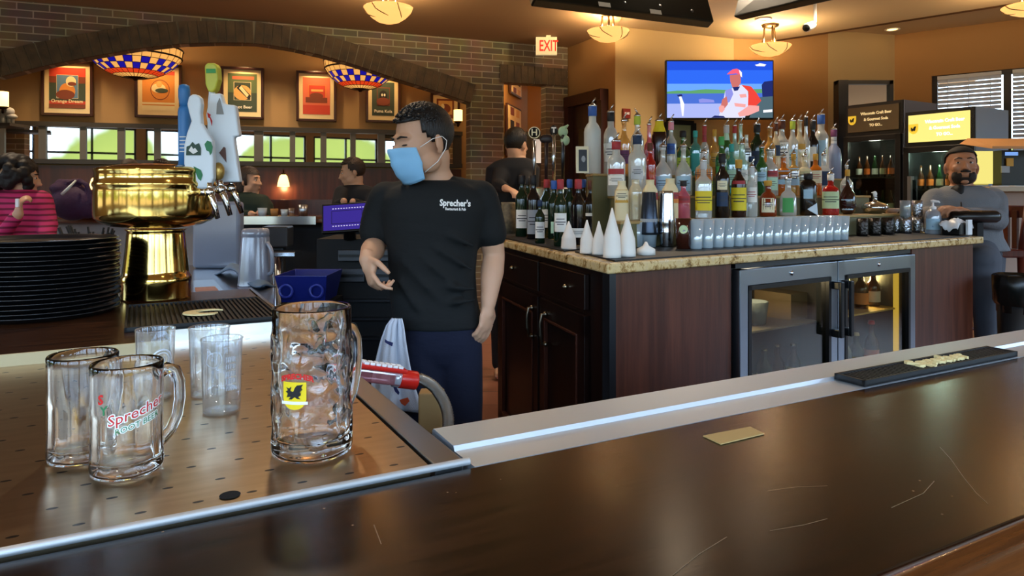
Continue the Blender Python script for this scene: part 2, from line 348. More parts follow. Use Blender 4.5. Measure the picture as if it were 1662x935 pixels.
# ================= the room =================
def wall(name, p0, p1, z0, z1, m, openings=(), th=.14, side=1, parent=None):
    """front face runs p0->p1 at ground plan; body lies on the left (side=1) or right of that direction"""
    dx, dy = p1[0]-p0[0], p1[1]-p0[1]; L = math.hypot(dx, dy); an = math.atan2(dy, dx)
    mb = MB(); xs = [0]+[q for o in sorted(openings) for q in (o[0], o[1])]+[L]
    y0, y1 = (0, th*side)
    yc = (y0+y1)/2
    def bx(a, b, za, zb):
        if b-a > 1e-4 and zb-za > 1e-4: mb.box(((a+b)/2, yc, (za+zb)/2), (b-a, th, zb-za))
    for i in range(0, len(xs), 2): bx(xs[i], xs[i+1], z0, z1)
    for o in openings: bx(o[0], o[1], z0, o[2]); bx(o[0], o[1], o[3], z1)
    o = struct(name, mb, m); o.location = (p0[0], p0[1], 0); o.rotation_euler = (0, 0, an); return o
ZC = 3.1; ZL = 3.07; RS = .13
mb = MB(); mb.box((.5, 5, -.06), (17, 17, .12)); struct('floor', mb, tile_mat('floor_tile'))
mb = MB(); mb.prism([(-1.0, 1.75), (.15, 1.55), (1.6, 2.3), (2.6, 3.0), (2.5, 3.6), (.42, 2.32), (-.05, 3.0), (-1.0, 3.0)], .002, .014); single('floor_mat', mb, BLACKR, 'black rubber floor mat behind the bar where the bartender stands', 'mat')
# corner points in plan
def XD(X, D): return ((X-HX)/FPX*D, D)
Bk0 = (-4.525, 6.206); Bd = (.931, .365)
Q1 = (.665, 8.24); Q2 = XD(998.5, 7.33); Q3 = XD(1191, 7.91); Q4 = XD(1344, 8.07); Q5 = XD(1344, 8.34); Q6 = XD(1452, 8.306); Q8 = (7.5, 5.88)
# main ceiling, lowered ceiling on the left, raised ceiling near the window
mb = MB(); mb.prism([(-7.7, -2.4), (7.7, -2.4), (7.7, 3.48), (4.66, 6.4), (2.93, 8.06), XD(1246, 8.7), (-.3, 12), (-7.7, 12)], ZC, ZC+.08); struct('ceiling', mb, CREAMW)
mb = MB(); mb.prism([(7.7, 3.3), (7.7, 12), (2.2, 12), (2.4, 8.5), (2.93, 8.02), (4.66, 6.36)], ZC+RS, ZC+RS+.08); struct('ceiling', mb, CREAMW)
mb = MB(); mb.tube([(7.7, 3.46, ZC+.055), (4.66, 6.4, ZC+.055), (2.93, 8.06, ZC+.055), (2.75, 8.4, ZC+.055)], .07, 4); struct('trim_1', mb, mat('dark_trim', '5a3d22', .6))
mb = MB(); mb.prism([(-7.6, 2.4), (-1.15, 5.35), (1.1, 6.35), (Q2[0]-.03, Q2[1]+.02), (.6, 8.6), (-.3, 11.9), (-7.6, 11.9)], ZL, ZL+.025); struct('ceiling', mb, BROWNC)
# brick wall with the wide arch and the corridor opening, in its own frame: x along the wall, z up
def s_of(X):
    r = (X-HX)/FPX; return (Bk0[1]*r-Bk0[0])/(Bd[0]-Bd[1]*r)
def sz(u, v):
    s = s_of(u*KU); y = Bk0[1]+Bd[1]*s; return s, EYE+(HY-v*KV)/FPX*y
arch = [sz(u, v) for u, v in ((0, 64), (50, 54.5), (100, 47), (150, 40.5), (199, 36.5), (240, 35.5), (280, 36), (316, 40), (352, 46), (389, 54), (432, 65), (475, 75), (514, 85))]
s_r = arch[-1][0]; c_s = arch[5][0]
# continue the arch on the left as the mirror of its right half
left = [(2*c_s-s, z) for s, z in arch[6:]][::-1]
left = [p for p in left if p[0] < arch[0][0]-.1]
pts_arch = left+arch
s_l = pts_arch[0][0]
def arch_z(s):
    for (a, za), (b, zb) in zip(pts_arch, pts_arch[1:]):
        if a <= s <= b: return za+(zb-za)*(s-a)/(b-a)
    return None
c0 = s_of(551*KU); c1 = s_of(597*KU); s_end = s_of(621*KU); zlin = sz(575, 69)[1]
mb = MB()
bar_M = Matrix.Translation((Bk0[0], Bk0[1], 0)) @ Matrix.Rotation(math.atan2(Bd[1], Bd[0]), 4, 'Z')
prev = None
xs = [s_l-2.2, s_l]+[s_l+(s_r-s_l)*i/60 for i in range(1, 60)]+[s_r, c0, c1, s_end]
for a, b in zip(xs, xs[1:]):
    mid = (a+b)/2
    if s_l <= mid <= s_r: za, zb = arch_z(max(a, s_l)), arch_z(min(b, s_r-1e-6))
    elif c0 <= mid <= c1: za = zb = zlin
    else: za = zb = 0
    t = .14
    mb.add([(a, 0, za), (b, 0, zb), (b, 0, ZL), (a, 0, ZL), (a, t, za), (b, t, zb), (b, t, ZL), (a, t, ZL)],
           [(0, 1, 2, 3), (5, 4, 7, 6), (4, 5, 1, 0), (0, 3, 7, 4), (1, 5, 6, 2)])
bw = struct('wall_brick', mb, BRICK); bw.matrix_world = bar_M
# soldier course round the arch and over the corridor
SOLD = mat('soldier_brick', '67563f', .8, vary=(9, '443b30', .7), bump=(60, .3)); MORT = mat('mortar', '8a826e', .9)
def soldiers(path, w, name, depth=.045):
    mb = MB(); mo = MB()
    L = [0]
    for p, q in zip(path, path[1:]): L.append(L[-1]+math.hypot(q[0]-p[0], q[1]-p[1]))
    n = int(L[-1]/.082)
    def at(d):
        for i in range(len(path)-1):
            if d <= L[i+1]+1e-9:
                f = (d-L[i])/(L[i+1]-L[i]); p, q = path[i], path[i+1]; tx, tz = (q[0]-p[0])/(L[i+1]-L[i]), (q[1]-p[1])/(L[i+1]-L[i])
                return p[0]+f*(q[0]-p[0]), p[1]+f*(q[1]-p[1]), tx, tz
        return path[-1][0], path[-1][1], 1, 0
    for k in range(n):
        d = (k+.5)*L[-1]/n; x, z, tx, tz = at(d); h = .037
        nx, nz_ = -tz, tx
        vs = []
        for yy in (-depth, -.001):
            for sx_, sn in ((-h, 0), (h, 0), (h*1.08, w), (-h*1.08, w)): vs.append((x+tx*sx_+nx*sn, yy, z+tz*sx_+nz_*sn))
        mb.add(vs, [(0, 1, 2, 3), (7, 6, 5, 4), (0, 4, 5, 1), (1, 5, 6, 2), (2, 6, 7, 3), (3, 7, 4, 0)])
    for k in range(n):
        x, z, tx, tz = at(k*L[-1]/n); x2, z2, t2, u2 = at((k+1)*L[-1]/n)
        mb.add([(x, -depth+.008, z), (x2, -depth+.008, z2), (x2-u2*w, -depth+.008, z2+t2*w), (x-tz*w, -depth+.008, z+tx*w)], [(0, 1, 2, 3)], 1)
    o = struct(name, mb, [SOLD, MORT]); o.matrix_world = bar_M; return o
fine = [(s_l+(s_r-s_l)*i/90, arch_z(min(s_l+(s_r-s_l)*i/90, s_r-1e-6))) for i in range(91)]
soldiers(fine, .21, 'trim_2'); soldiers([(c0-.05, zlin), (s_end-.02, zlin)], .2, 'trim_3', .03)
# back dining room wall, left wall, rear wall with windows, right walls
Wp = (-5.46, 7.5); Wd = Vector((3.839, 1.08, 0)).normalized(); Wd2 = (Wd.x, Wd.y)
def onW(u, v, off=.0):
    """point on the dining room wall seen in file column u, row v; off = metres in front of it"""
    x, y, s = onl(u, (Wp[0]+off*Wd.y, Wp[1]-off*Wd.x), Wd2); return F(u, v, y)
jx = (.25, 8.62)
wall('wall_back', (Wp[0]-2.6*Wd.x, Wp[1]-2.6*Wd.y), (Wp[0]+5.25*Wd.x, Wp[1]+5.25*Wd.y), 0, ZL, TAN, th=.12)
mb = MB(); c = Vector((Wp[0], Wp[1], 0))+Wd*1.2; o = struct('trim_4', MB().box((0, 0, 0), (7.6, .05, .74)), WALLW); o.location = (c.x+.02*Wd.y, c.y-.035, 1.29); o.rotation_euler = (0, 0, math.atan2(Wd.y, Wd.x))
wall('wall_left', (-7.6, -2.4), (-7.6, 9), 0, 3.35, TAN, [(1.0, 2.8, .85, 2.75), (4.0, 5.8, .85, 2.75)])
ops = [(x+7.5-.9, x+7.5+.9, .8, 2.9) for x in (-6.5, -4.5, -2.5, -.5, 1.5, 3.5, 5.5)]
wall('wall_front', (-7.5, -2.2), (7.5, -2.2), 0, 3.35, TAN, ops, side=-1)
wall('wall_right', (7.5, -2.2), (7.5, 5.9), 0, 3.3, TAN, [(y+2.2-.9, y+2.2+.9, .8, 2.9) for y in (-.8, 1.4, 3.6)], side=-1)
FR = mat('dark_frame', '1a1512', .4)
for i, x in enumerate((-6.5, -4.5, -2.5, -.5, 1.5, 3.5, 5.5)):
    m_ = MB()
    for dx in (-.88, 0, .88): m_.box((x+dx, -2.27, 1.85), (.05, .06, 2.1))
    for z in (.82, 2.3, 2.88): m_.box((x, -2.27, z), (1.8, .06, .05))
    struct('window_%d' % (i+1), m_, FR)
for i, y in enumerate((-.8, 1.4, 3.6)):
    m_ = MB()
    for dy in (-.88, 0, .88): m_.box((7.57, y+dy, 1.85), (.06, .05, 2.1))
    for z in (.82, 2.3, 2.88): m_.box((7.57, y, z), (.06, 1.8, .05))
    struct('window_%d' % (i+11), m_, FR)
# walls on the right of the brick
e12 = Vector((Q2[0]-Q1[0], Q2[1]-Q1[1])).normalized()
wall('wall_back', (Q1[0]-.06*e12.x, Q1[1]-.06*e12.y), Q2, 0, ZC, TAN2, side=1)
ce0, ce1 = XD(640*KU, 11.2), (Q1[0]+.22, Q1[1]+.05)
wall('wall_corridor', ce0, ce1, 0, 3.12, TAN2, side=1, th=.08)
wall('wall_corridor', (Wp[0]+5.2*Wd.x, Wp[1]+5.2*Wd.y), XD(548*KU, 9.2), 0, 3.12, TAN2, th=.08)
d2 = Vector((Q3[0]-Q2[0], Q3[1]-Q2[1], 0)).normalized()
wall('wall_back', Q2, Q3, 0, ZC, CREAMP, side=1, th=.1)
wall('wall_back', Q3, Q4, 0, ZC+RS, TAN2, side=1)
wall('wall_back', Q4, Q6, 0, ZC+RS, CREAMP, side=1)
sl = math.hypot(Q8[0]-Q6[0], Q8[1]-Q6[1]); rd = ((Q8[0]-Q6[0])/sl, (Q8[1]-Q6[1])/sl)
w0 = onl(1019, Q6, rd)[2]; w1 = onl(1150, Q6, rd)[2]
wall('wall_right', Q6, Q8, 0, ZC+RS, TAN2, [(w0, w1, 1.70, 2.705)], side=1, th=.12)
# window with blinds
RWM = Matrix.Translation((Q6[0], Q6[1], 0)) @ Matrix.Rotation(math.atan2(rd[1], rd[0]), 4, 'Z')
m_ = MB(); mull = onl(1101.5, Q6, rd)[2]
for s_ in (w0+.02, mull, w1-.02): m_.box((s_, .05, 2.2), (.07, .05, 1.0), M=RWM)
for z in (1.72, 2.685): m_.box(((w0+w1)/2, .05, z), (w1-w0, .05, .06), M=RWM)
wf = struct('window_10', m_, FR)
GL = thin('pane_glass', 'ffffff', .01, .02)
m_ = MB(); m_.box(((w0+w1)/2, .085, 2.2), (w1-w0-.02, .006, .96), M=RWM); sub(wf); obj('window_glass', m_, GL, wf)
BL = mat('blind_slat', 'c9cdd2', .6)
for nm, a, b, lb in (('window_blind', w0+.06, mull-.05, 'white slatted blind over the window above the coolers, left pane'), ('window_blind', mull+.05, w1-.06, 'white slatted blind over the narrow right pane of the window')):
    m_ = MB()
    for k in range(20): m_.box((0, 0, 0), (b-a, .042, .003), M=RWM @ Matrix.Translation(((a+b)/2, 0, 1.74+k*.047)) @ Matrix.Rotation(-.95, 4, 'X'))
    m_.box(((a+b)/2, 0, 2.67), (b-a, .05, .04), M=RWM)
    for q in (a+.1, (a+b)/2, b-.1): m_.box((q, 0, 2.2), (.004, .035, .93), M=RWM)
    single('window_blind', m_, BL, lb, 'blind', tuple(RWM @ Vector((a, 0, 1.72))))
# corridor beyond the brick opening
cp = lambda u, D: XD(u*KU, D)
ca, cb_ = cp(551, 8.35), cp(552, 10.6)
wall('wall_corridor', cp(575, 10.9), cp(640, 11.2), 0, 3.12, mat('deep_ochre', 'a06a2c', .8), th=.1)
wall('wall_corridor', cp(548, 9.2), cp(577, 10.8), 0, 3.12, TAN2, th=.08)
mb = MB(); mb.box((0, 0, 1.15), (.62, .06, 2.3)); o = struct('door_1', mb, mat('dark_door', '1b0f0b', .4)); p_ = cp(590, 10.7); o.location = (p_[0], p_[1], 0)
mb = MB(); mb.box((.02, -.04, 2.0), (.22, .02, .36)); o2 = obj('door_window', mb, mat('frosted_pane', 'cfd3d6', .3, emis=.35), None); o2.parent = o
# panelled door in the ochre wall
def onQ12(u, v, off=0.0):
    L = math.hypot(Q2[0]-Q1[0], Q2[1]-Q1[1]); d = ((Q2[0]-Q1[0])/L, (Q2[1]-Q1[1])/L); x, y, s = onl(u, (Q1[0], Q1[1]-off), d); return F(u, v, y), d
dl, dd = onQ12(622.5, 82); dr, _ = onQ12(663, 79)
dw = (dr-dl); dw.z = 0; wdt = dw.length; DM = frame_M((dl.x-.03*0, dl.y-.05, 0), dw, (0, 0, 1))
REDW = wood_mat('door_wood', '2c120b', '43190f', .35, 'z', 3); zt = dl.z
mb = MB(); mb.box((.05, zt/2, .02), (.1, zt, .1), M=DM); mb.box((wdt-.05, zt/2, .02), (.1, zt, .1), M=DM); mb.box((wdt/2, zt-.05, .03), (wdt, .12, .1), M=DM)
d1 = struct('door_2', mb, REDW); sub(d1)
mb = MB(); mb.box((wdt/2, zt/2, -.01), (wdt-.2, zt-.1, .04), M=DM); obj('door_leaf', mb, REDW, d1)
mb = MB(); mb.box((wdt*.56, zt*.62, .015), (wdt*.5, zt*.45, .01), M=DM); obj('door_panel', mb, mat('door_glass', '5a4526', .25), d1)
# ================= the customer bar in front =================
WZ = .970; TZ = .975
# wooden top
BART = thing('customer_bar', 'long dark glossy scratched wooden bar in the foreground with steel channel', 'bar', tuple(ab(.6, .65, 0)))
mb = MB(); q = [ab(-2.6, .447, 0), ab(3.2, .447, 0), ab(3.2, .888, 0), ab(-2.6, .888, 0)]
mb.prism([(p.x, p.y) for p in q], WZ-.045, WZ)
BTOP = sub(obj('bar_top', mb, BARW, BART, [BEV(.003)]))
# rounded arm rail on the customer side: moulded profile swept along the bar
prof = [(.447, WZ), (.438, WZ+.004), (.428, WZ+.014), (.412, WZ+.022), (.392, WZ+.020), (.375, WZ+.008), (.364, WZ-.012), (.362, WZ-.034), (.37, WZ-.056), (.39, WZ-.07), (.447, WZ-.07)]
mb = MB(); n = len(prof); vs = [ab(a, b, z) for a in (-2.6, 3.2) for b, z in prof]
mb.add(vs, [(i, (i+1) % n, (i+1) % n+n, i+n) for i in range(n)]+[tuple(range(n)), tuple(range(2*n-1, n-1, -1))], 0, True)
obj('arm_rail', mb, wood_mat('rail_wood', '3a1d0e', '6b3c18', .16, (BA.x, BA.y), 5, .6), BART)
# body of the bar under the top
mb = MB(); q = [ab(-2.6, .52, 0), ab(3.2, .52, 0), ab(3.2, .70, 0), ab(-2.6, .70, 0)]; mb.prism([(p.x, p.y) for p in q], 0, WZ-.045)
obj('bar_body', mb, DARKW, BART)
# steel rail channel on the staff side
ST2 = mat('channel_steel', 'dbe6f0', .50, 1, bump=(300, .05, (.1, 1, 1)))
mb = MB()
cr_ = [(.888, WZ), (.888, WZ-.004+.004), (.962, WZ-.004), (.964, WZ+.006), (1.048, WZ+.008), (1.052, WZ-.05), (.888, WZ-.05)]
cr_ = [(.889, WZ-.0005), (.960, WZ-.002), (.964, WZ+.005), (1.044, WZ+.007), (1.050, WZ+.002), (1.050, WZ-.05), (.889, WZ-.05)]
n = len(cr_); vs = [ab(a, b, z) for a in (.415, 3.2) for b, z in cr_]
mb.add(vs, [(i, (i+1) % n, (i+1) % n+n, i+n) for i in range(n)]+[tuple(range(n)), tuple(range(2*n-1, n-1, -1))])
obj('steel_channel', mb, ST2, BART)
mb = MB(); q = [ab(.42, .90, 0), ab(3.2, .90, 0), ab(3.2, 1.03, 0), ab(.42, 1.03, 0)]; mb.prism([(p.x, p.y) for p in q], .02, WZ-.05)
obj('back_panel', mb, BLACKM, BART)
# drainboard tray
t = thing('drainboard', 'wide perforated steel drainboard under the empty mugs and cups', 'drainboard', tuple(ab(-.4, 1.4, TZ-.03)))
mb = MB(); q = [ab(-1.9, .905, 0), ab(.355, .905, 0), ab(.355, 1.99, 0), ab(.07, 1.99, 0), ab(.07, 1.862, 0), ab(-1.9, 1.862, 0)]; mb.prism([(p.x, p.y) for p in q], TZ-.02, TZ)
obj('tray', mb, tray_mat('perforated_steel'), t)
mb = MB()
e0, e1 = ab(-1.9, .897, TZ+.001), ab(.41, .897, TZ+.001); mb.tube([e0, e1], .0052, 12)
obj('front_lip', mb, mat('lip_steel', 'f0f6fb', .62, 1), t)
mb = MB(); q = [ab(.362, .905, 0), ab(.405, .905, 0), ab(.405, 1.978, 0), ab(.362, 1.978, 0)]; mb.prism([(p.x, p.y) for p in q], TZ-.02, TZ+.001)
obj('side_rim', mb, STEEL, t, [BEV(.002)])
hc = onz(251.5, 408, TZ); mb = MB(); mb.lathe([(.0, .0012), (.0125, .0012)], hc, 28); obj('drain_hole', mb, mat('hole_black', '020202', .9), t)
mb = MB(); q = [ab(-1.9, .91, 0), ab(.40, .91, 0), ab(.40, 1.86, 0), ab(-1.9, 1.86, 0)]; mb.prism([(p.x, p.y) for p in q], .05, TZ-.021)
single('drainboard_cabinet', mb, BLACKM, 'black cabinet body under the perforated drainboard', 'cabinet')
# napkin / paper coaster on the wood
cs = [onz(u, v, WZ+.001) for u, v in ((769, 359), (788.3, 365.8), (836, 357.2), (820.5, 351.5))]
mb = MB(); mb.prism([(p.x, p.y) for p in cs], WZ+.0006, WZ+.0022); single('paper_coaster', mb, mat('kraft_paper', 'b99a62', .8), 'folded tan paper coaster lying on the dark bar top', 'coaster', tuple(cs[0]))
# two long scratches on the wood are part of the bar surface: thin inlaid marks
SCR = mat('scratch', '84735c', .5)
def scratch(ps, w=.0005):
    m_ = MB(); pp = [onz(u, v, WZ) for u, v in ps]
    for a, b in zip(pp, pp[1:]):
        d = (b-a).normalized(); n_ = Vector((-d.y, d.x, 0))*w
        m_.add([a-n_+Vector((0, 0, .0003)), b-n_+Vector((0, 0, .0003)), b+n_+Vector((0, 0, .0003)), a+n_+Vector((0, 0, .0003))], [(0, 1, 2, 3)])
    return m_
for k, ps in enumerate((((1028, 368), (1040, 378), (1054, 393), (1068, 406), (1081, 415)), ((840, 404), (870, 401), (905, 400)), ((735, 474), (765, 456), (795, 442)), ((842, 437), (880, 432), (905, 427)), ((409, 432), (417, 448)), ((975, 418), (1010, 406), (1022, 396)))):
    obj('scratch', scratch(ps), SCR, BTOP)
# ribbed rubber mats with cream lettering
def bar_mat(name, A0, A1, B0, B1, z, pitch, label):
    t = thing(name, label, 'bar mat', tuple(ab((A0+A1)/2, (B0+B1)/2, z)))
    mb = MB(); q = [ab(A0, B0, 0), ab(A1, B0, 0), ab(A1, B1, 0), ab(A0, B1, 0)]; mb.prism([(p.x, p.y) for p in q], z, z+.004)
    for a0, a1, b0, b1 in ((A0, A1, B0, B0+.006), (A0, A1, B1-.006, B1), (A0, A0+.006, B0, B1), (A1-.006, A1, B0, B1)):
        q = [ab(a0, b0, 0), ab(a1, b0, 0), ab(a1, b1, 0), ab(a0, b1, 0)]; mb.prism([(p.x, p.y) for p in q], z, z+.012)
    k = A0+pitch
    while k < A1-.008:
        q = [ab(k, B0+.006, 0), ab(k+pitch*.45, B0+.006, 0), ab(k+pitch*.45, B1-.006, 0), ab(k, B1-.006, 0)]; mb.prism([(p.x, p.y) for p in q], z+.003, z+.010); k += pitch
    obj('ribbed_mat', mb, BLACKR, t); return t
t = bar_mat('bar_mat', 1.262, 1.815, .893, .961, WZ+.0004, .011, 'ribbed black rubber bar mat with cream lettering in the steel channel')
mb = MB(); c = ab(1.565, .929, WZ+.0125); text_mb(mb, "Sprecher", .062, frame_M(c, BA, BB), .003, .0012, sx=.82); obj('lettering', mb, CREAM, t)
SZ = 1.0
mbs = MB(); q = [ab(-2.2, 1.87, 0), ab(-.02, 1.87, 0), ab(-.02, 1.99, 0), ab(.40, 1.985, 0), ab(.40, 2.46, 0), ab(.62, 2.46, 0), ab(.62, 2.62, 0), ab(-2.2, 2.62, 0)]
mbs = MB(); mbs.prism([(p.x, p.y) for p in [ab(-2.2, 1.87, 0), ab(.06, 1.87, 0), ab(.06, 2.0, 0), ab(-2.2, 2.0, 0)]], SZ-.028, SZ)
mbs.prism([(p.x, p.y) for p in [ab(-2.2, 2.0, 0), ab(.36, 2.0, 0), ab(.36, 2.75, 0), ab(-2.2, 2.75, 0)]], SZ-.028, SZ)
sl_ = single('raised_counter', mbs, [wood_mat('slab_wood', '2a160b', '4b2c17', .25, (BA.x, BA.y), 6)], 'raised dark wooden counter slab carrying the black trays and the brass tower', 'counter')
mb = MB(); mb.prism([(p.x, p.y) for p in [ab(-2.2, 1.864, 0), ab(.066, 1.864, 0), ab(.066, 1.8705, 0), ab(-2.2, 1.8705, 0)]], SZ-.026, SZ+.001)
o = obj('front_edge', mb, mat('pale_edge', 'c9b48a', .5)); o.parent = sl_
mb = MB(); mb.prism([(p.x, p.y) for p in [ab(.362, 2.0, 0), ab(.372, 2.0, 0), ab(.372, 2.75, 0), ab(.362, 2.75, 0)]], SZ-.06, SZ+.004); mb.prism([(p.x, p.y) for p in [ab(.07, 1.985, 0), ab(.372, 1.985, 0), ab(.372, 1.998, 0), ab(.07, 1.998, 0)]], SZ-.03, SZ+.004)
o = obj('steel_edge', mb, STEELB); o.parent = sl_
mb = MB(); mb.prism([(p.x, p.y) for p in [ab(-2.1, 1.935, 0), ab(.34, 2.02, 0), ab(.34, 2.7, 0), ab(-2.1, 2.7, 0)]], .03, SZ-.029); o = obj('base', mb, BLACKM); o.parent = sl_
t = bar_mat('bar_mat', -.03, .35, 2.02, 2.44, SZ+.0006, .0125, 'large square black ribbed rubber mat beside the brass tower')
mb = MB(); cc = onz(223, 257.5, SZ+.013)
cres = []
for i in range(15): a = PI*.15+PI*1.5*i/14; cres.append((math.cos(a)*.055, math.sin(a)*.048))
for i in range(15): a = PI*1.65-PI*1.5*i/14; cres.append((.018+math.cos(a)*.038, math.sin(a)*.030+.003))
Mx = frame_M(cc, BA, BB); vs = [(x, y, 0) for x, y in cres]+[(x, y, .004) for x, y in cres]; n = len(cres)
mb.add(vs, [tuple(range(n, 2*n)), tuple(range(n-1, -1, -1))]+[(i, (i+1) % n, (i+1) % n+n, i+n) for i in range(n)], 0, False, Mx); obj('lettering', mb, CREAM, t)

# ---------- glass mugs ----------
def mug_profile(h, ro, wall_, base, rim=.0015):
    return [(0, 0), (ro*.80, 0), (ro*.97, .003), (ro, .010), (ro, base), (ro*.985, h*.30), (ro*.985, h*.6), (ro, h*.93), (ro, h-.002), (ro-rim, h), (ro-wall_+rim, h), (ro-wall_, h-.002), (ro-wall_, h*.9), (ro-wall_*1.15, h*.3), (ro-wall_*1.3, base+.006), (ro-wall_*2.2, base), (0, base)]
def facets(r, a, z, ro=.0449, h=.148):
    if .012 < z < h*.62 and r > ro*.9:
        k = 12; ph = (a % (2*PI/k))-PI/k; w = min(1, (h*.62-z)/.012, (z-.012)/.01); return r*(1-w*.05*(1-abs(math.cos(k*a/2))*1.0)*.9)
    return r
def root_mug(loc, hand, label, logo):
    t = thing('glass_mug', label, 'mug', loc, hand, 'empty root beer mugs on the drainboard')
    mb = MB(); L = Vector(loc); R = Matrix.Translation(L) @ Matrix.Rotation(hand, 4, 'Z')
    pr = mug_profile(.148, .0449, .0042, .016)
    pr2 = []
    for (r, z), (r2, z2) in zip(pr, pr[1:]):
        pr2.append((r, z))
        if abs(z2-z) > .02:
            for i in range(1, 7): f = i/7; pr2.append((r+(r2-r)*f, z+(z2-z)*f))
    pr2.append(pr[-1])
    mb.lathe(pr2, (0, 0, 0), 72, facets, 0, R); obj('mug_body', mb, GLASS, t)
    mb = MB(); ps = [(.043, 0, .122), (.056, 0, .128), (.068, 0, .122), (.0745, 0, .105), (.075, 0, .080), (.071, 0, .058), (.062, 0, .040), (.050, 0, .030), (.0425, 0, .028)]
    mb.tube([R @ Vector(p) for p in ps], [.008, .0075, .0072, .007, .007, .007, .007, .0075, .0085], 14, flat=1.15); obj('mug_handle', mb, GLASS, t)
    face = math.atan2(-loc[1], -loc[0])   # direction from mug to camera
    for (txt, size, col, z, da, rise, off, ext) in logo:
        mb = MB()
        def wrap(x, y, w, z=z, da=da, rise=rise):
            r = .0452+.0003+w*.4; th = face+da+x/.0452; return (L.x+r*math.cos(th), L.y+r*math.sin(th), L.z+z+y+x*rise)
        text_mb(mb, txt, size, None, ext, off, fn=wrap, sx=1.0); obj('lettering', mb, col, t)
    return t
REDI = mat('red_print', 'd0201c', .5); WHI = mat('white_print', 'f4f2ec', .5); GRNI = mat('green_print', '2c7a4a', .5); YEL = mat('yellow_print', 'f2d21c', .5); BLK = mat('black_print', '0c0c0c', .5)
TG = TZ+.0008; pA = onz(139, 387.5, TG); pB = onz(91, 376.5, TG)
root_mug(tuple(pA), math.radians(56), 'clear glass mug with red and white lettering, nearest on the drainboard',
    [("Sprecher", .0200, WHI, .090, .30, .28, .0014, .0002), ("Sprecher", .0200, REDI, .090, .30, .28, 0, .0007), ("ROOT BEER", .0105, WHI, .074, .30, .28, .0012, .0002), ("ROOT BEER", .0105, GRNI, .074, .30, .28, 0, .0007), ("S", .017, REDI, .108, -.72, .2, .0006, .0004), ("Y", .016, GRNI, .094, -.62, .2, .0004, .0004)])
root_mug(tuple(pB), math.radians(85), 'plain clear glass mug partly behind the mug with red lettering', [])
# one-litre dimpled stein
st = onz(341.5, 371.5, TG); SH, SR = .211, .0575
hand = math.radians(63)
t = thing('beer_stein', 'tall dimpled glass beer stein with yellow shield and red lettering', 'beer stein', tuple(st), hand)
rows_ = [(.045, 0), (.082, .5), (.119, 0), (.156, .5)]
def dim(r, a, z):
    if r < SR*.93: return r
    d = 0
    for zr, ph in rows_:
        k = 7; sp = 2*PI/k; da = ((a/sp+ph) % 1-.5)*sp*SR; q = math.hypot(da, z-zr)/.0205
        if zr == .156 and q > 0: q *= 1.15
        if q < 1: d = max(d, (1-q*q)**1.0*.0048)
    if -0.01 < ((a-(-PI/2-.35)+PI) % (2*PI)-PI) : pass
    return r-d
out = [(0, 0), (SR*.86, 0), (SR*.97, .004), (SR, .012)]+[(SR, .012+(.172-.012)*i/40) for i in range(1, 41)]+[(SR*.975, .178), (SR*.965, .186), (SR*.965, SH-.002), (SR*.955, SH), (SR*.90, SH), (SR*.885, SH-.003)]
inn = [(SR*.88, .178)]+[(SR*.86, .17-.145*i/12) for i in range(0, 13)]+[(SR*.6, .020), (0, .020)]
def dim2(r, a, z):
    if r > SR*.93: return dim(r, a, z)
    if SR*.80 < r < SR*.9 and .025 < z < .172: return r-(SR-dim(SR, a, z))*.8
    return r
R = Matrix.Translation(st) @ Matrix.Rotation(hand, 4, 'Z')
mb = MB(); mb.lathe(out+inn, (0, 0, 0), 112, dim2, 0, R); obj('stein_body', mb, GLASS, t)
mb = MB(); ps = [(.054, 0, .160), (.070, 0, .168), (.086, 0, .163), (.096, 0, .146), (.098, 0, .120), (.095, 0, .094), (.086, 0, .066), (.072, 0, .048), (.054, 0, .042)]
mb.tube([R @ Vector(p) for p in ps], [.011, .010, .0095, .009, .009, .009, .009, .010, .012], 16, flat=1.2); obj('stein_handle', mb, GLASS, t)
face = math.atan2(-st[1], -st[0])
def swrap(da, z, r0=SR+.0008):
    def f(x, y, w): th = face+da+x/SR; r = r0+w; return (st[0]+r*math.cos(th), st[1]+r*math.sin(th), st[2]+z+y)
    return f
def wrap_poly(poly, da, z, ext=.0004, lift=0, name='logo', m_=None, parent=None, sub_=14):
    """closed outline (x,z in metres) laid on the stein as a thin patch, cut into vertical strips so it follows the curve"""
    mb = MB(); xs_ = [p[0] for p in poly]; x0, x1 = min(xs_), max(xs_)
    def spans(x):
        ys = []
        n_ = len(poly)
        for i in range(n_):
            (ax, ay), (bx_, by_) = poly[i], poly[(i+1) % n_]
            if (ax <= x < bx_) or (bx_ <= x < ax): ys.append(ay+(by_-ay)*(x-ax)/(bx_-ax))
        return sorted(ys)
    f = swrap(da, z, SR+.0008+lift)
    for i in range(sub_):
        a_, b_ = x0+(x1-x0)*i/sub_, x0+(x1-x0)*(i+1)/sub_; m = (a_+b_)/2; s_ = spans(m)
        sa, sb = spans(a_+1e-5), spans(b_-1e-5)
        if not (len(sa) == len(s_) == len(sb)): sa = sb = s_
        for k in range(0, len(s_)-1, 2):
            mb.add([f(a_, sa[k], ext), f(b_, sb[k], ext), f(b_, sb[k+1], ext), f(a_, sa[k+1], ext)], [(0, 1, 2, 3)])
    return obj(name, mb, m_, parent)
shield = [(-.0165, .018), (.0165, .018), (.0165, -.006)]+[(.0165*math.cos(a), -.006-.014*math.sin(a)) for a in [PI*i/10 for i in range(1, 10)]]+[(-.0165, -.006)]
LDA = -.42
o_sh = wrap_poly(shield, LDA, .098, name='shield_logo', m_=YEL, parent=t)
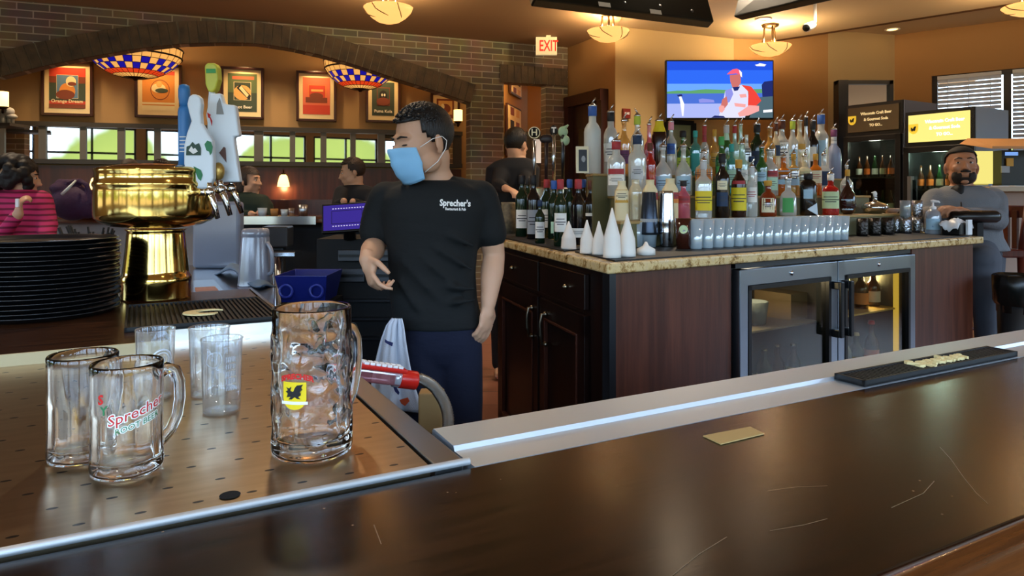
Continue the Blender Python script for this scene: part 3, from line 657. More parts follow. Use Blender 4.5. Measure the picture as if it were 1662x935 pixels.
grif = [(-.011, -.004), (-.009, .001), (-.012, .004), (-.009, .006), (-.0115, .010), (-.007, .0085), (-.004, .011), (-.0045, .005), (-.001, .004), (.001, .009), (.004, .013), (.0095, .0135), (.0125, .0145), (.010, .010), (.0115, .007), (.008, .004), (.010, .000), (.006, -.003), (.009, -.006), (.004, -.0055), (.001, -.003), (-.003, -.0065), (-.008, -.007), (-.005, -.003)]
sub(o_sh); wrap_poly(grif, LDA, .099, lift=.0006, name='emblem', m_=BLK, parent=o_sh, sub_=30)
mb = MB(); mb2 = [(-.0185, .0), (.0185, .0), (.0185, .0042), (-.0185, .0042)]; wrap_poly(mb2, LDA, .0855, lift=.0006, name='ribbon', m_=WHI, parent=o_sh)
mb = MB(); text_mb(mb, "SPRECHER", .0100, None, .0003, .0005, fn=lambda x, y, w: swrap(LDA+.05, .1235)(x, y-.9*(x*x)/.05*.5, w)); obj('lettering', mb, REDI, t)
# ---------- clear plastic cups ----------
CUPM = thin('plastic_cup', 'f8fafc', .04, .05, .035, 'eef4fa', .6); PRT = mat('cup_print', 'eef2fa', .6)
def pcup(u, v, r, h, label, marks):
    p = onz(u, v, TG); t = thing('plastic_cup', label, 'cup', tuple(p), 0, 'clear plastic cups on the drainboard')
    mb = MB(); mb.lathe([(0, .003), (r*.86, .003), (r*.88, 0), (r*.90, .003), (r*.94, h*.4), (r, h-.003), (r+.0012, h-.0015), (r, h), (r-.001, h-.003), (r*.93, h*.4), (r*.885, .005), (0, .0055)], p, 40); obj('cup_body', mb, CUPM, t)
    mb = MB(); fc = math.atan2(-p.y, -p.x)
    for (s, size, da, z, rot) in marks:
        def f(x, y, w, da=da, z=z, rot=rot):
            x2, y2 = (x*math.cos(rot)-y*math.sin(rot), x*math.sin(rot)+y*math.cos(rot)); rr = r*(.92+.07*(z+y2)/h)+.0012; th = fc+da+x2/rr; return (p.x+rr*math.cos(th), p.y+rr*math.sin(th), p.z+z+y2)
        if s == 'ring':
            vs, fs = [], []
            for i in range(28):
                a = 2*PI*i/28
                for q in (size, size*.86): vs.append(f(q*math.cos(a), q*math.sin(a), 0))
            for i in range(28): j = (i+1) % 28; fs.append((2*i, 2*j, 2*j+1, 2*i+1))
            mb.add(vs, fs)
        else: text_mb(mb, s, size, None, .0001, .0002, fn=f)
    if mb.v: obj('print', mb, PRT, t)
    return t
BARC = [("IIIIII", .012, .45, .094-.012*i, 0) for i in range(5)]
pcup(170, 327, .0335, .127, 'clear plastic cup with round white print, left of the three', [('ring', .019, .35, .075, 0), ('ring', .013, .35, .075, 0), ("III", .012, .35, .075, 0)])
pcup(229, 324.5, .0358, .127, 'clear plastic cup half hidden behind the one with vertical print', [('ring', .015, .25, .07, 0)])
pcup(242.5, 338.5, .0337, .127, 'clear plastic cup with rows of white vertical print, nearest of the three', BARC)
# ---------- soda gun with hose ----------
t = thing('soda_gun', 'red and clear soda gun with white buttons and a braided steel hose', 'soda gun', tuple(F(428, 320, 1.62)))
g0, g1 = F(388, 307, 1.55), F(442, 312, 1.60); ax = (g1-g0).normalized(); up = Vector((0, 0, 1)); sd = ax.cross(up).normalized(); up = sd.cross(ax)
GM = frame_M(g0, ax, sd); GL_ = (g1-g0).length
mb = MB(); mb.box((GL_*.5, 0, 0), (GL_, .034, .030), M=GM); obj('gun_body', mb, thin('gun_clear', 'f3d9dc', .08, .2, .25, 'd98a90'), t, [BEV(.006, 3)])
mb = MB(); mb.box((GL_*.52, 0, -.019), (GL_*.95, .034, .010), M=GM); b_ = obj('button_plate', mb, RED, t, [BEV(.003, 2)])
for k in range(7):
    mb = MB(); 
    for w in (-.009, .009): mb.box((GL_*(.16+k*.115), w, -.0265), (.011, .012, .006), M=GM)
    obj('button', mb, WHITEP, t, [BEV(.0015)])
mb = MB(); mb.tube([g1-ax*.012, g1+ax*.030], .021, 18); obj('collar', mb, RED, t, [BEV(.002)])
mb = MB(); mb.tube([g1-ax*.026, g1-ax*.012], .020, 18); obj('ferrule', mb, thin('clear_ferrule', 'dfe6ee', .1, .3, .4), t)
hp = [g1+ax*.028, F(460, 312, 1.61), F(474, 318, 1.61), F(485, 330, 1.60), F(490, 343, 1.59), F(489, 358, 1.57), F(486, 380, 1.55)]
# smooth the hose path
def smooth(ps, n=6):
    ps = [Vector(p) for p in ps]; out = []
    for i in range(len(ps)-1):
        p0 = ps[max(i-1, 0)]; p1 = ps[i]; p2 = ps[i+1]; p3 = ps[min(i+2, len(ps)-1)]
        for k in range(n):
            t_ = k/n; out.append(.5*((2*p1)+(-p0+p2)*t_+(2*p0-5*p1+4*p2-p3)*t_*t_+(-p0+3*p1-3*p2+p3)*t_**3))
    return out+[ps[-1]]
hs = smooth(hp, 14); mb = MB(); mb.tube(hs, [.0125+(.0013 if i % 2 else 0) for i in range(len(hs))], 16)
obj('hose', mb, mat('braided_steel', '9d9a92', .3, 1, bump=(900, .5)), t)
mb = MB(); c = F(472, 338, 1.75); mb.box(c, (.06, .05, .10)); single('holster_box', mb, mat('tan_plastic', 'a8895a', .6), 'small tan plastic box behind the soda gun hose', 'box', tuple(c), mods=[BEV(.004)])
# ================= the back bar island =================
CZ = 1.11
A_ = Vector((.329, 2.421, 0)); dI = Vector((.834, .5516, 0)).normalized(); nI = Vector((-.5516, .834, 0)).normalized(); lI = Vector((-.29, .957, 0)).normalized(); mI = Vector((-.957, -.29, 0)).normalized()
def tn(t_, off, z=0): p = A_+dI*t_+nI*off; return Vector((p.x, p.y, z))
def row(u, off):
    r = (u*KU-HX)/FPX; D = (A_.dot(nI)+off)/(nI.y+nI.x*r); p = Vector((r*D, D, 0)); return p, (p-A_).dot(dI)
LL = 2.3
Bp = tn(2.80, 0); Cq = tn(3.40, 1.25); Lq = A_+lI*LL
GRM = GRAN
mb = MB(); mb.prism([(A_.x, A_.y), (Bp.x, Bp.y), (Cq.x, Cq.y), (Lq.x, Lq.y)], CZ-.038, CZ)
single('granite_counter', mb, GRM, 'tan speckled granite counter of the back bar island', 'counter', mods=[BEV(.008, 3)])
# island boxes: left cabinet, wood panels, cooler, core
def seg(t0, t1, o0, o1): return [tuple(tn(t0, o0))[:2], tuple(tn(t1, o0))[:2], tuple(tn(t1, o1))[:2], tuple(tn(t0, o1))[:2]]
tc0 = row(803.5, .03)[1]; tc1 = row(995.5, .03)[1]
IM = frame_M(tn(0, 0), dI, nI)
for a, b, lb in ((.045, tc0-.02, 'reddish brown wood end panel left of the glass-door cooler'), (tc1+.02, 2.74, 'reddish brown wood end panel right of the glass-door cooler')):
    mb = MB(); mb.prism(seg(a, b, .03, .06), .02, CZ-.039); single('end_panel', mb, PANELW, lb, 'cabinet panel', mods=[BEV(.003)])
mb = MB(); mb.prism(seg(.02, .05, .012, .05), .02, CZ-.039); single('corner_trim', mb, DKSTEEL, 'thin steel strip on the front corner of the island', 'trim strip')
mb = MB(); mb.prism([tuple(tn(.80, .62))[:2], tuple(tn(2.74, .62))[:2], tuple(tn(3.0, 1.15))[:2], tuple((A_+lI*1.95+Vector((1.0, 0, 0))))[:2]], .02, CZ-.04); single('island_core', mb, DARKW, 'dark wooden core of the back bar island', 'cabinet')
# left cabinet (drawers over panelled doors) facing the bartender
CM = frame_M(A_+mI*-.03+lI*.03, lI, (0, 0, 1))   # local z = l x up
CMz = (CM.to_3x3() @ Vector((0, 0, 1))); sgn = 1 if CMz.dot(mI) > 0 else -1
VB = wood_mat('black_walnut', '120704', '1e0c07', .3, 'z', 3)
t = thing('base_cabinet', 'dark wooden cabinet with two drawers above two panelled doors on the island side', 'cabinet', tuple(A_+lI*.6))
mb = MB(); pq = [A_+lI*.03-mI*.03, A_+lI*1.5-mI*.03, A_+lI*1.5-mI*.32, A_+lI*.25-mI*.32]; mb.prism([(p.x, p.y) for p in pq], .02, CZ-.039); obj('body', mb, VB, t)
def uvl(u): x, y, s = onl(u, (A_.x-mI.x*.03, A_.y-mI.y*.03), (lI.x, lI.y)); return s-.03
sA = uvl(645); sB = uvl(594); sC = uvl(550)
KN = mat('knob_metal', 'b7a98c', .25, 1)
for (a, b, ku, hu) in ((sA, sB-.012, 626, 603), (sB+.012, sC, 566, 588)):
    zt = CZ-.055
    mb = MB(); mb.box(((a+b)/2, zt-.075, .012*sgn), (b-a, .135, .02), M=CM); d = obj('drawer', mb, VB, t, [BEV(.003)]); sub(d)
    mb = MB(); kp = CM @ Vector((uvl(ku), zt-.075, .03*sgn)); mb.ell(kp, (.011, .011, .011)); mb.tube([CM @ Vector((uvl(ku), zt-.075, .018*sgn)), kp], .005); obj('knob', mb, KN, d)
    mb = MB(); z1 = zt-.165; z0 = .12; w = b-a
    for (cx, cz, sx, sz_) in (((a+.035), (z0+z1)/2, .07, z1-z0), ((b-.035), (z0+z1)/2, .07, z1-z0), ((a+b)/2, z1-.04, w, .08), ((a+b)/2, z0+.04, w, .08)): mb.box((cx, cz, .012*sgn), (sx, sz_, .02), M=CM)
    mb.box(((a+b)/2, (z0+z1)/2, .005*sgn), (w, z1-z0, .008), M=CM)
    for (cx, cz, sx, sz_) in ((a+.075, (z0+z1)/2, .01, z1-z0-.16), (b-.075, (z0+z1)/2, .01, z1-z0-.16), ((a+b)/2, z1-.085, w-.15, .01), ((a+b)/2, z0+.085, w-.15, .01)): mb.box((cx, cz, .018*sgn), (sx, sz_, .018), M=CM, mi=1)
    d = obj('door', mb, [VB, mat('panel_bead', '3d1e14', .3)], t, [BEV(.002)]); sub(d)
    hx = uvl(hu); zz = z1-.06; mb = MB()
    mb.tube([CM @ Vector((hx, zz, .02*sgn)), CM @ Vector((hx, zz, .045*sgn)), CM @ Vector((hx, zz-.04, .052*sgn)), CM @ Vector((hx, zz-.09, .05*sgn)), CM @ Vector((hx, zz-.13, .045*sgn)), CM @ Vector((hx, zz-.13, .02*sgn))], [.007, .007, .006, .008, .007, .007], 8)
    mb.ell(CM @ Vector((hx, zz, .028*sgn)), (.012, .012, .012)); mb.ell(CM @ Vector((hx, zz-.13, .028*sgn)), (.012, .012, .012)); obj('handle', mb, mat('antique_pull', '7a7060', .3, 1), d)
# two-door glass cooler
t = thing('bar_cooler', 'stainless back bar cooler with two glass doors and black handles', 'cooler', tuple(tn((tc0+tc1)/2, .3)))
z0, z1 = .14, CZ-.062; W_ = tc1-tc0; CS = mat('cooler_steel', '98a2ad', .3, 1, bump=(400, .04, (.1, 1, 1)))
mb = MB()
def ib(m_, ta, tb, oa, ob_, za, zb, mi=0): m_.box(((ta+tb)/2, (oa+ob_)/2, (za+zb)/2), (tb-ta, ob_-oa, zb-za), M=IM, mi=mi)
if (IM.to_3x3() @ Vector((0, 0, 1))).z < 0: raise RuntimeError('frame')
ib(mb, tc0, tc1, .05, .58, z1-.0, z1+.02); ib(mb, tc0, tc1, .05, .58, .03, z0); ib(mb, tc0, tc0+.03, .05, .58, z0, z1); ib(mb, tc1-.03, tc1, .05, .58, z0, z1); ib(mb, tc0, tc1, .55, .58, z0, z1); ib(mb, (tc0+tc1)/2-.012, (tc0+tc1)/2+.012, .05, .55, z0, z1)
obj('body', mb, mat('cooler_shell', '2b2f33', .5), t)
mb = MB(); ib(mb, tc0+.002, tc1-.002, .028, .05, z1+.001, z1+.02); obj('top_strip', mb, DKSTEEL, t)
for lab, sg in (('left', 0), ('right', 1)):
    a = tc0 if not sg else (tc0+tc1)/2+.003; b = (tc0+tc1)/2-.003 if not sg else tc1
    mb = MB(); fw = .058
    ib(mb, a, b, .004, .045, z1-fw-.012, z1-.003); ib(mb, a, b, .004, .045, z0, z0+fw); ib(mb, a, a+fw*.9, .004, .045, z0, z1-.003); ib(mb, b-fw*.9, b, .004, .045, z0, z1-.003)
    dr_ = obj('glass_door', mb, CS, t, [BEV(.003)]); sub(dr_)
    mb = MB(); g = fw*.9; gg = .018
    ib(mb, a+g, b-g, .001, .04, z1-fw-.012-gg, z1-fw-.012); ib(mb, a+g, b-g, .001, .04, z0+fw, z0+fw+gg); ib(mb, a+g, a+g+gg, .001, .04, z0+fw, z1-fw-.012); ib(mb, b-g-gg, b-g, .001, .04, z0+fw, z1-fw-.012); obj('gasket_frame', mb, BLACK, dr_)
    mb = MB(); ib(mb, a+g+gg, b-g-gg, .018, .022, z0+fw+gg, z1-fw-gg-.012); obj('glass', mb, thin('cooler_glass', 'e6e2d4', .02, .0, edge=.22), dr_)
    hx = b-.035 if not sg else a+.035; mb = MB(); ib(mb, hx-.012, hx+.012, -.045, -.03, z1-.34, z1-.09); ib(mb, hx-.014, hx+.014, -.035, .006, z1-.125, z1-.09); ib(mb, hx-.014, hx+.014, -.035, .006, z1-.34, z1-.305); obj('handle', mb, BLACK, dr_, [BEV(.004)])
    mb = MB(); mb.lathe([(0, 0), (.011, 0), (.011, .004), (0, .006)], (0, 0, 0), 16, M=IM @ Matrix.Translation(((a+b)/2, .004, z1-.035)) @ Matrix.Rotation(PI/2, 4, 'X')); obj('lock', mb, CHROME, dr_)
    for zz in (.44, .76):
        mb = MB(); ib(mb, a+.03, b-.03, .08, .53, zz, zz+.008); obj('shelf', mb, mat('wire_shelf', '77705c', .4, .5) if not sg else mat('glow_toned_shelf', 'c9ad62', .5), t)  # right-hand shelves yellower, the inner lamp's glow put into their colour
mb = MB(); ib(mb, tc1-.05, tc1-.032, .07, .09, z0+.08, z1-.08); obj('light_strip', mb, emit('cooler_glow', 'd8b84a', 1.1), t); light('cooler_light', 'POINT', tuple(tn(tc1-.08, .2, .9)), 9, (1, .78, .35), .03); light('cooler_light', 'POINT', tuple(tn(tc0+.3, .2, .95)), 3, (1, .85, .6), .03)  # right point light belongs to the strip; left one added to brighten the interior
# things in the cooler
AMB = mat('amber_glass', '3a1c08', .12, coat=.3); GRNB = mat('green_bottle_glass', '0f2a12', .12); 
def simple_bottle(name, loc, h, r, m, lab, cap, label, cat='bottle', group=None, n=14):
    t = thing(name, label, cat, loc, 0, group); c = Vector(loc)
    mb = MB(); mb.lathe([(0, 0), (r*.95, 0), (r, .006), (r, h*.52), (r*.9, h*.6), (r*.42, h*.74), (r*.36, h*.94), (r*.42, h*.95), (r*.42, h*.97), (0, h*.97)], c, n); obj('bottle_body', mb, m, t)
    if lab: mb = MB(); mb.lathe([(r*1.02, h*.12), (r*1.02, h*.42)], c, n); obj('label', mb, lab, t)
    mb = MB(); mb.lathe([(0, h), (r*.4, h), (r*.46, h*.95), (r*.46, h*.93)], c, n); obj('cap', mb, cap, t); return t
PB = mat('paper_beige', 'cdbf9a', .6); PO = mat('paper_orange', 'd46a25', .6); PW = mat('paper_grey', 'c8c6be', .6)
def cool(u, off, z, h, r, m, lab, cap, label): p, _ = row(u, off); simple_bottle('beer_bottle', (p.x, p.y, z), h, r, m, lab, cap, label, group='bottles in the glass-door cooler')
for k, (u, off, z, h, r, m, lab, cap, label) in enumerate((
    (941.5, .17, .768, .19, .036, AMB, mat('paper_orange_white', 'd9884a', .6), KN, 'amber bottle with orange and white label on the upper shelf behind the right cooler door'),
    (955, .18, .768, .185, .034, AMB, PW, KN, 'amber bottle with grey label, right one on the upper shelf of the cooler'),
    (926, .20, .768, .19, .034, AMB, None, KN, 'unlabelled amber bottle near the handle behind the right cooler door'),
    (953, .16, .448, .25, .036, AMB, PO, RED, 'dark bottle with red cap and orange label on the lower cooler shelf'),
    (936, .17, .448, .20, .038, GRNB, mat('paper_olive', '8a8a4a', .6), PB, 'dark green bottle with olive label and pale cap on the lower cooler shelf'),
    (924, .16, .448, .21, .034, GRNB, PB, mat('cap_pink', 'c86a5a', .5), 'dark bottle with pink cap at the left of the lower cooler shelf'),
    (836, .2, .448, .2, .034, GRNB, PB, KN, 'dark bottle with beige label low behind the left cooler door'),
    (850, .22, .448, .2, .034, AMB, None, KN, 'small dark bottle beside the beige labelled one behind the left cooler door'),
    (868, .22, .448, .19, .034, AMB, PB, KN, 'dark bottle furthest right behind the left cooler door'))): cool(u, off, z, h, r, m, lab, cap, label)
p, _ = row(866, .25); mb = MB(); mb.box((p.x, p.y, .768+.06), (.30, .2, .12), rz=math.atan2(dI.y, dI.x)); single('carton', mb, mat('carton_brown', '6b5a40', .7), 'brown carton lying on the upper shelf behind the left cooler door', 'carton', (p.x, p.y, .768))
p, _ = row(825, .2); mb = MB(); mb.lathe([(0, 0), (.05, 0), (.062, .10), (.058, .10), (.046, .006), (0, .006)], (p.x, p.y, .768), 20); single('glass_bowl', mb, mat('greyglass', '6f7a80', .2), 'small glass bowl at the left end of the upper cooler shelf', 'bowl', (p.x, p.y, .768))
# rubber mats on the counter
mb = MB(); mb.prism([tuple(tn(.065, .035))[:2], tuple(tn(2.70, .035))[:2], tuple(tn(2.80, .43))[:2], tuple(tn(.20, .43))[:2]], CZ, CZ+.006)
single('counter_mat', mb, BLACKR, 'long black rubber mat on the granite under the drinking glasses', 'mat')
mb = MB(); pq = [A_+lI*.10-mI*.04+dI*0, A_+lI*2.0-mI*.04, A_+lI*2.0-mI*.45, A_+lI*.12-mI*.10]
pq = [A_+lI*.50-mI*.035, A_+lI*2.0-mI*.035, A_+lI*2.0-mI*.30, A_+lI*.62-mI*.18]
mb.prism([(p.x, p.y) for p in pq], CZ, CZ+.006); single('counter_mat', mb, BLACKR, 'black rubber mat on the granite under the wine bottles', 'mat')
# stepped bottle riser
t = thing('bottle_riser', 'stepped wooden riser carrying the rows of liquor bottles', 'riser', tuple(tn(1.5, .7, CZ)))
T = [(.44, 1.23), (.63, 1.34), (.79, 1.45)]
RIS = mat('riser_face', '6e6a48', .5); RIST = mat('riser_top', 'a88a52', .4)
for k, (o0, z) in enumerate(T):
    o1 = T[k+1][0] if k < 2 else .98
    ta = (.46, .60, .60)[k]; sk = .62*(o1-o0)
    def stp(e_, oo): return [tuple(tn(ta-e_, oo))[:2], tuple(tn(2.74+e_, oo))[:2], tuple(tn(2.74+e_+.2*(o1-oo), o1))[:2], tuple(tn(ta-e_+sk, o1))[:2]]
    mb = MB(); mb.prism(stp(0, o0), CZ+.0065 if k == 0 else CZ+.001, z-.012); obj('riser_step', mb, RIS, t)
    mb = MB(); mb.prism(stp(.008, o0-.008), z-.0118, z); obj('step_top', mb, RIST, t, [BEV(.002)])

# ================= bottles =================
SH_ = {
 'std': ([(0, 0), (.92, 0), (1, .02), (1, .58), (.93, .64), (.62, .70), (.38, .76), (.34, .95), (.40, .96), (.40, 1), (0, 1)], None),
 'wine': ([(0, 0), (.92, 0), (1, .015), (1, .60), (.9, .67), (.52, .74), (.38, .80), (.36, .97), (.41, .975), (.41, 1), (0, 1)], None),
 'vodka': ([(0, 0), (.95, 0), (1, .012), (1, .62), (.94, .67), (.7, .73), (.45, .77), (.42, .98), (.42, 1), (0, 1)], None),
 'square': ([(0, 0), (.97, 0), (1, .015), (1, .60), (.92, .66), (.5, .72), (.34, .75), (.33, .97), (.38, 1), (0, 1)], 5.0),
 'squat': ([(0, 0), (.9, 0), (1, .03), (1, .42), (.92, .52), (.6, .62), (.3, .70), (.26, .92), (.34, .94), (.34, 1), (0, 1)], None),
 'round': ([(0, 0), (.5, 0), (.78, .05), (.98, .18), (1, .30), (.86, .45), (.5, .57), (.22, .66), (.17, .92), (.24, .94), (.24, 1), (0, 1)], None),
 'flask': ([(0, 0), (.8, 0), (.97, .03), (1, .2), (.95, .5), (.75, .62), (.35, .70), (.30, .9), (.36, .92), (.36, 1), (0, 1)], 3.2),
 'tall': ([(0, 0), (.95, 0), (1, .01), (.96, .50), (.85, .60), (.45, .68), (.38, .74), (.36, .98), (.40, 1), (0, 1)], None),
 'jug': ([(0, 0), (.95, 0), (1, .02), (1, .70), (.85, .80), (.4, .86), (.36, .95), (.42, .96), (.42, 1), (0, 1)], 3.0),
 'carafe': ([(0, 0), (.95, 0), (1, .03), (1, .66), (.96, .74), (.66, .84), (.52, .88), (.52, .97), (.58, 1), (0, 1)], 3.5),
}
GC = {
 'clear': thin('bottle_clear', 'f4f8f6', .03, .16, .32, 'eef4f2'), 'frost': mat('bottle_frost', 'd4dad6', .35, trans=.2), 'gold': thin('bottle_gold', 'f2d894', .03, .14, .38, 'e6b05a'), 'amber': thin('bottle_amber', 'c05a26', .03, .14, .5, 'a03c18'),
 'green': thin('bottle_green', '3f9a4a', .03, .13, .45, '1c7a32'), 'dkgreen': mat('bottle_dkgreen', '0c2414', .1, coat=.4), 'dark': mat('bottle_dark', '0f0a0a', .12, coat=.4), 'brown': mat('bottle_brown', '2a120c', .12, coat=.4),
 'teal': thin('bottle_teal', '7fd0c4', .03, .13, .35, '4fb8ac'), 'mint': thin('bottle_mint', 'd6f2e8', .03, .15, .4, 'c2ecdc'), 'pink': thin('bottle_pink', 'f0a7b8', .03, .13, .4, 'e0708a'), 'red': thin('bottle_red', 'd0302a', .03, .13, .55, 'c01a18'),
 'cream': mat('bottle_cream', 'e9d9ad', .3), 'slate': mat('bottle_slate', '7f8aa6', .3), 'pale': thin('bottle_pale', 'f6eed2', .03, .15, .42, 'f0e6c8'), 'orange': thin('bottle_orange', 'e88a2a', .03, .12, .55, 'd9771c'), 'silver': mat('bottle_silver', 'cfd3da', .12, 1), 'white': mat('bottle_white', 'eef0f0', .3)}
LC = {k: mat('label_'+k, v, .55) for k, v in dict(white='f0efe8', cream='e9e2c0', yellow='e6d22a', red='a8343a', blue='3560b0', pale_blue='a9cfe6', green='4aa65a', lime='b9d24a', orange='e08a3a', black='15151a', navy='1c3556', mint='bfe8cf', purple='6a3560', silver='c9ced2', brown='5a2c18', pale_green='c9dfae', pink='e79ab0', gold='c99a3a', teal='3aa6a0', grey='9aa0a6').items()}
INK = mat('label_ink', '3a3a40', .6)
POURM = mat('pourer_steel', 'd8dade', .15, 1); POURW = mat('pourer_clear', 'cfd6da', .15, trans=.3)
ORD = ['leftmost', 'second', 'third', 'fourth', 'fifth', 'sixth', 'seventh', 'eighth', 'ninth', 'tenth', 'eleventh', 'twelfth', 'thirteenth', 'fourteenth', 'fifteenth', 'sixteenth', 'seventeenth', 'eighteenth', 'nineteenth', 'twentieth', 'twenty-first', 'twenty-second', 'twenty-third', 'twenty-fourth', 'twenty-fifth', 'twenty-sixth', 'twenty-seventh', 'twenty-eighth']
def bottle(p, z, h, r, shape, gk, lab, cap, pour, label, group, name='liquor_bottle', turn=0, cat='bottle'):
    face = math.atan2(-p.y, -p.x)
    t = thing(name, label, cat, (p.x, p.y, z), face+turn, group)
    M = Matrix.Translation((p.x, p.y, z)) @ Matrix.Rotation(face+turn, 4, 'Z'); pr, sq = SH_[shape]
    prof = [(a*r, b*h) for a, b in pr]
    def fn(rr, a, zz):
        if sq and rr > r*.55:
            return rr*min(1.25, 1/((abs(math.cos(a))**sq+abs(math.sin(a))**sq)**(1/sq)))*.94
        return rr
    n = 24 if sq else 18
    mb = MB(); mb.lathe(prof, (0, 0, 0), n, fn, 0, M); obj('bottle_body', mb, GC[gk], t)
    if lab:
        for (lk, za, zb, wid) in lab:
            mb = MB(); k = 10; vs = []
            def rad(zf):
                for (a, b), (a2, b2) in zip(pr, pr[1:]):
                    if b <= zf <= b2 and b2 > b: return (a+(a2-a)*(zf-b)/(b2-b))*r
                return r
            for i in range(k+1):
                a = -wid+2*wid*i/k
                for zf in (za, zb):
                    rr = fn(rad(zf), a, 0)*1.015+.0006; vs.append((rr*math.cos(a), rr*math.sin(a), zf*h))
            mb.add(vs, [(2*i, 2*i+2, 2*i+3, 2*i+1) for i in range(k)], 0, True, M)
            zc = (za+zb)/2; dz = (zb-za)
            if dz > .12 and wid > .6:
                for q, w_ in ((.66, .6), (.5, .8), (.38, .5)):
                    vs = []
                    for i in range(k+1):
                        a = (-wid+2*wid*i/k)*w_
                        for zf in (za+dz*q, za+dz*(q+.045)):
                            rr = fn(rad(zf), a, 0)*1.02+.0012; vs.append((rr*math.cos(a), rr*math.sin(a), zf*h))
                    mb.add(vs, [(2*i, 2*i+2, 2*i+3, 2*i+1) for i in range(k)], 1, True, M)
            obj('label', mb, [LC[lk], LC['red'] if lk in ('white', 'cream') and (int(r*1e5) % 3 == 0) else INK], t)
    nr = pr[-3][0]*r*1.12
    zc = 1.0
    if cap:
        mb = MB(); mb.lathe([(nr*1.05, h*.86), (nr*1.1, h*.865), (nr*1.1, h*1.0), (nr*.9, h*1.01), (0, h*1.01)], (0, 0, 0), 14, M=M); obj('neck_band', mb, LC[cap], t)
    if pour:
        mb = MB(); a = h*1.0; 
        mb.lathe([(nr*1.0, a), (nr*1.2, a+.004), (nr*.9, a+.010), (.005, a+.018), (.004, a+.022)], (0, 0, 0), 12, M=M)
        dx = .5 if pour == 1 else -.5
        mb.tube([M @ Vector((0, 0, a+.018)), M @ Vector((0, dx*.012, a+.032)), M @ Vector((0, dx*.03, a+.045))], [.0045, .004, .003], 8); obj('pour_spout', mb, POURM, t)
    return t
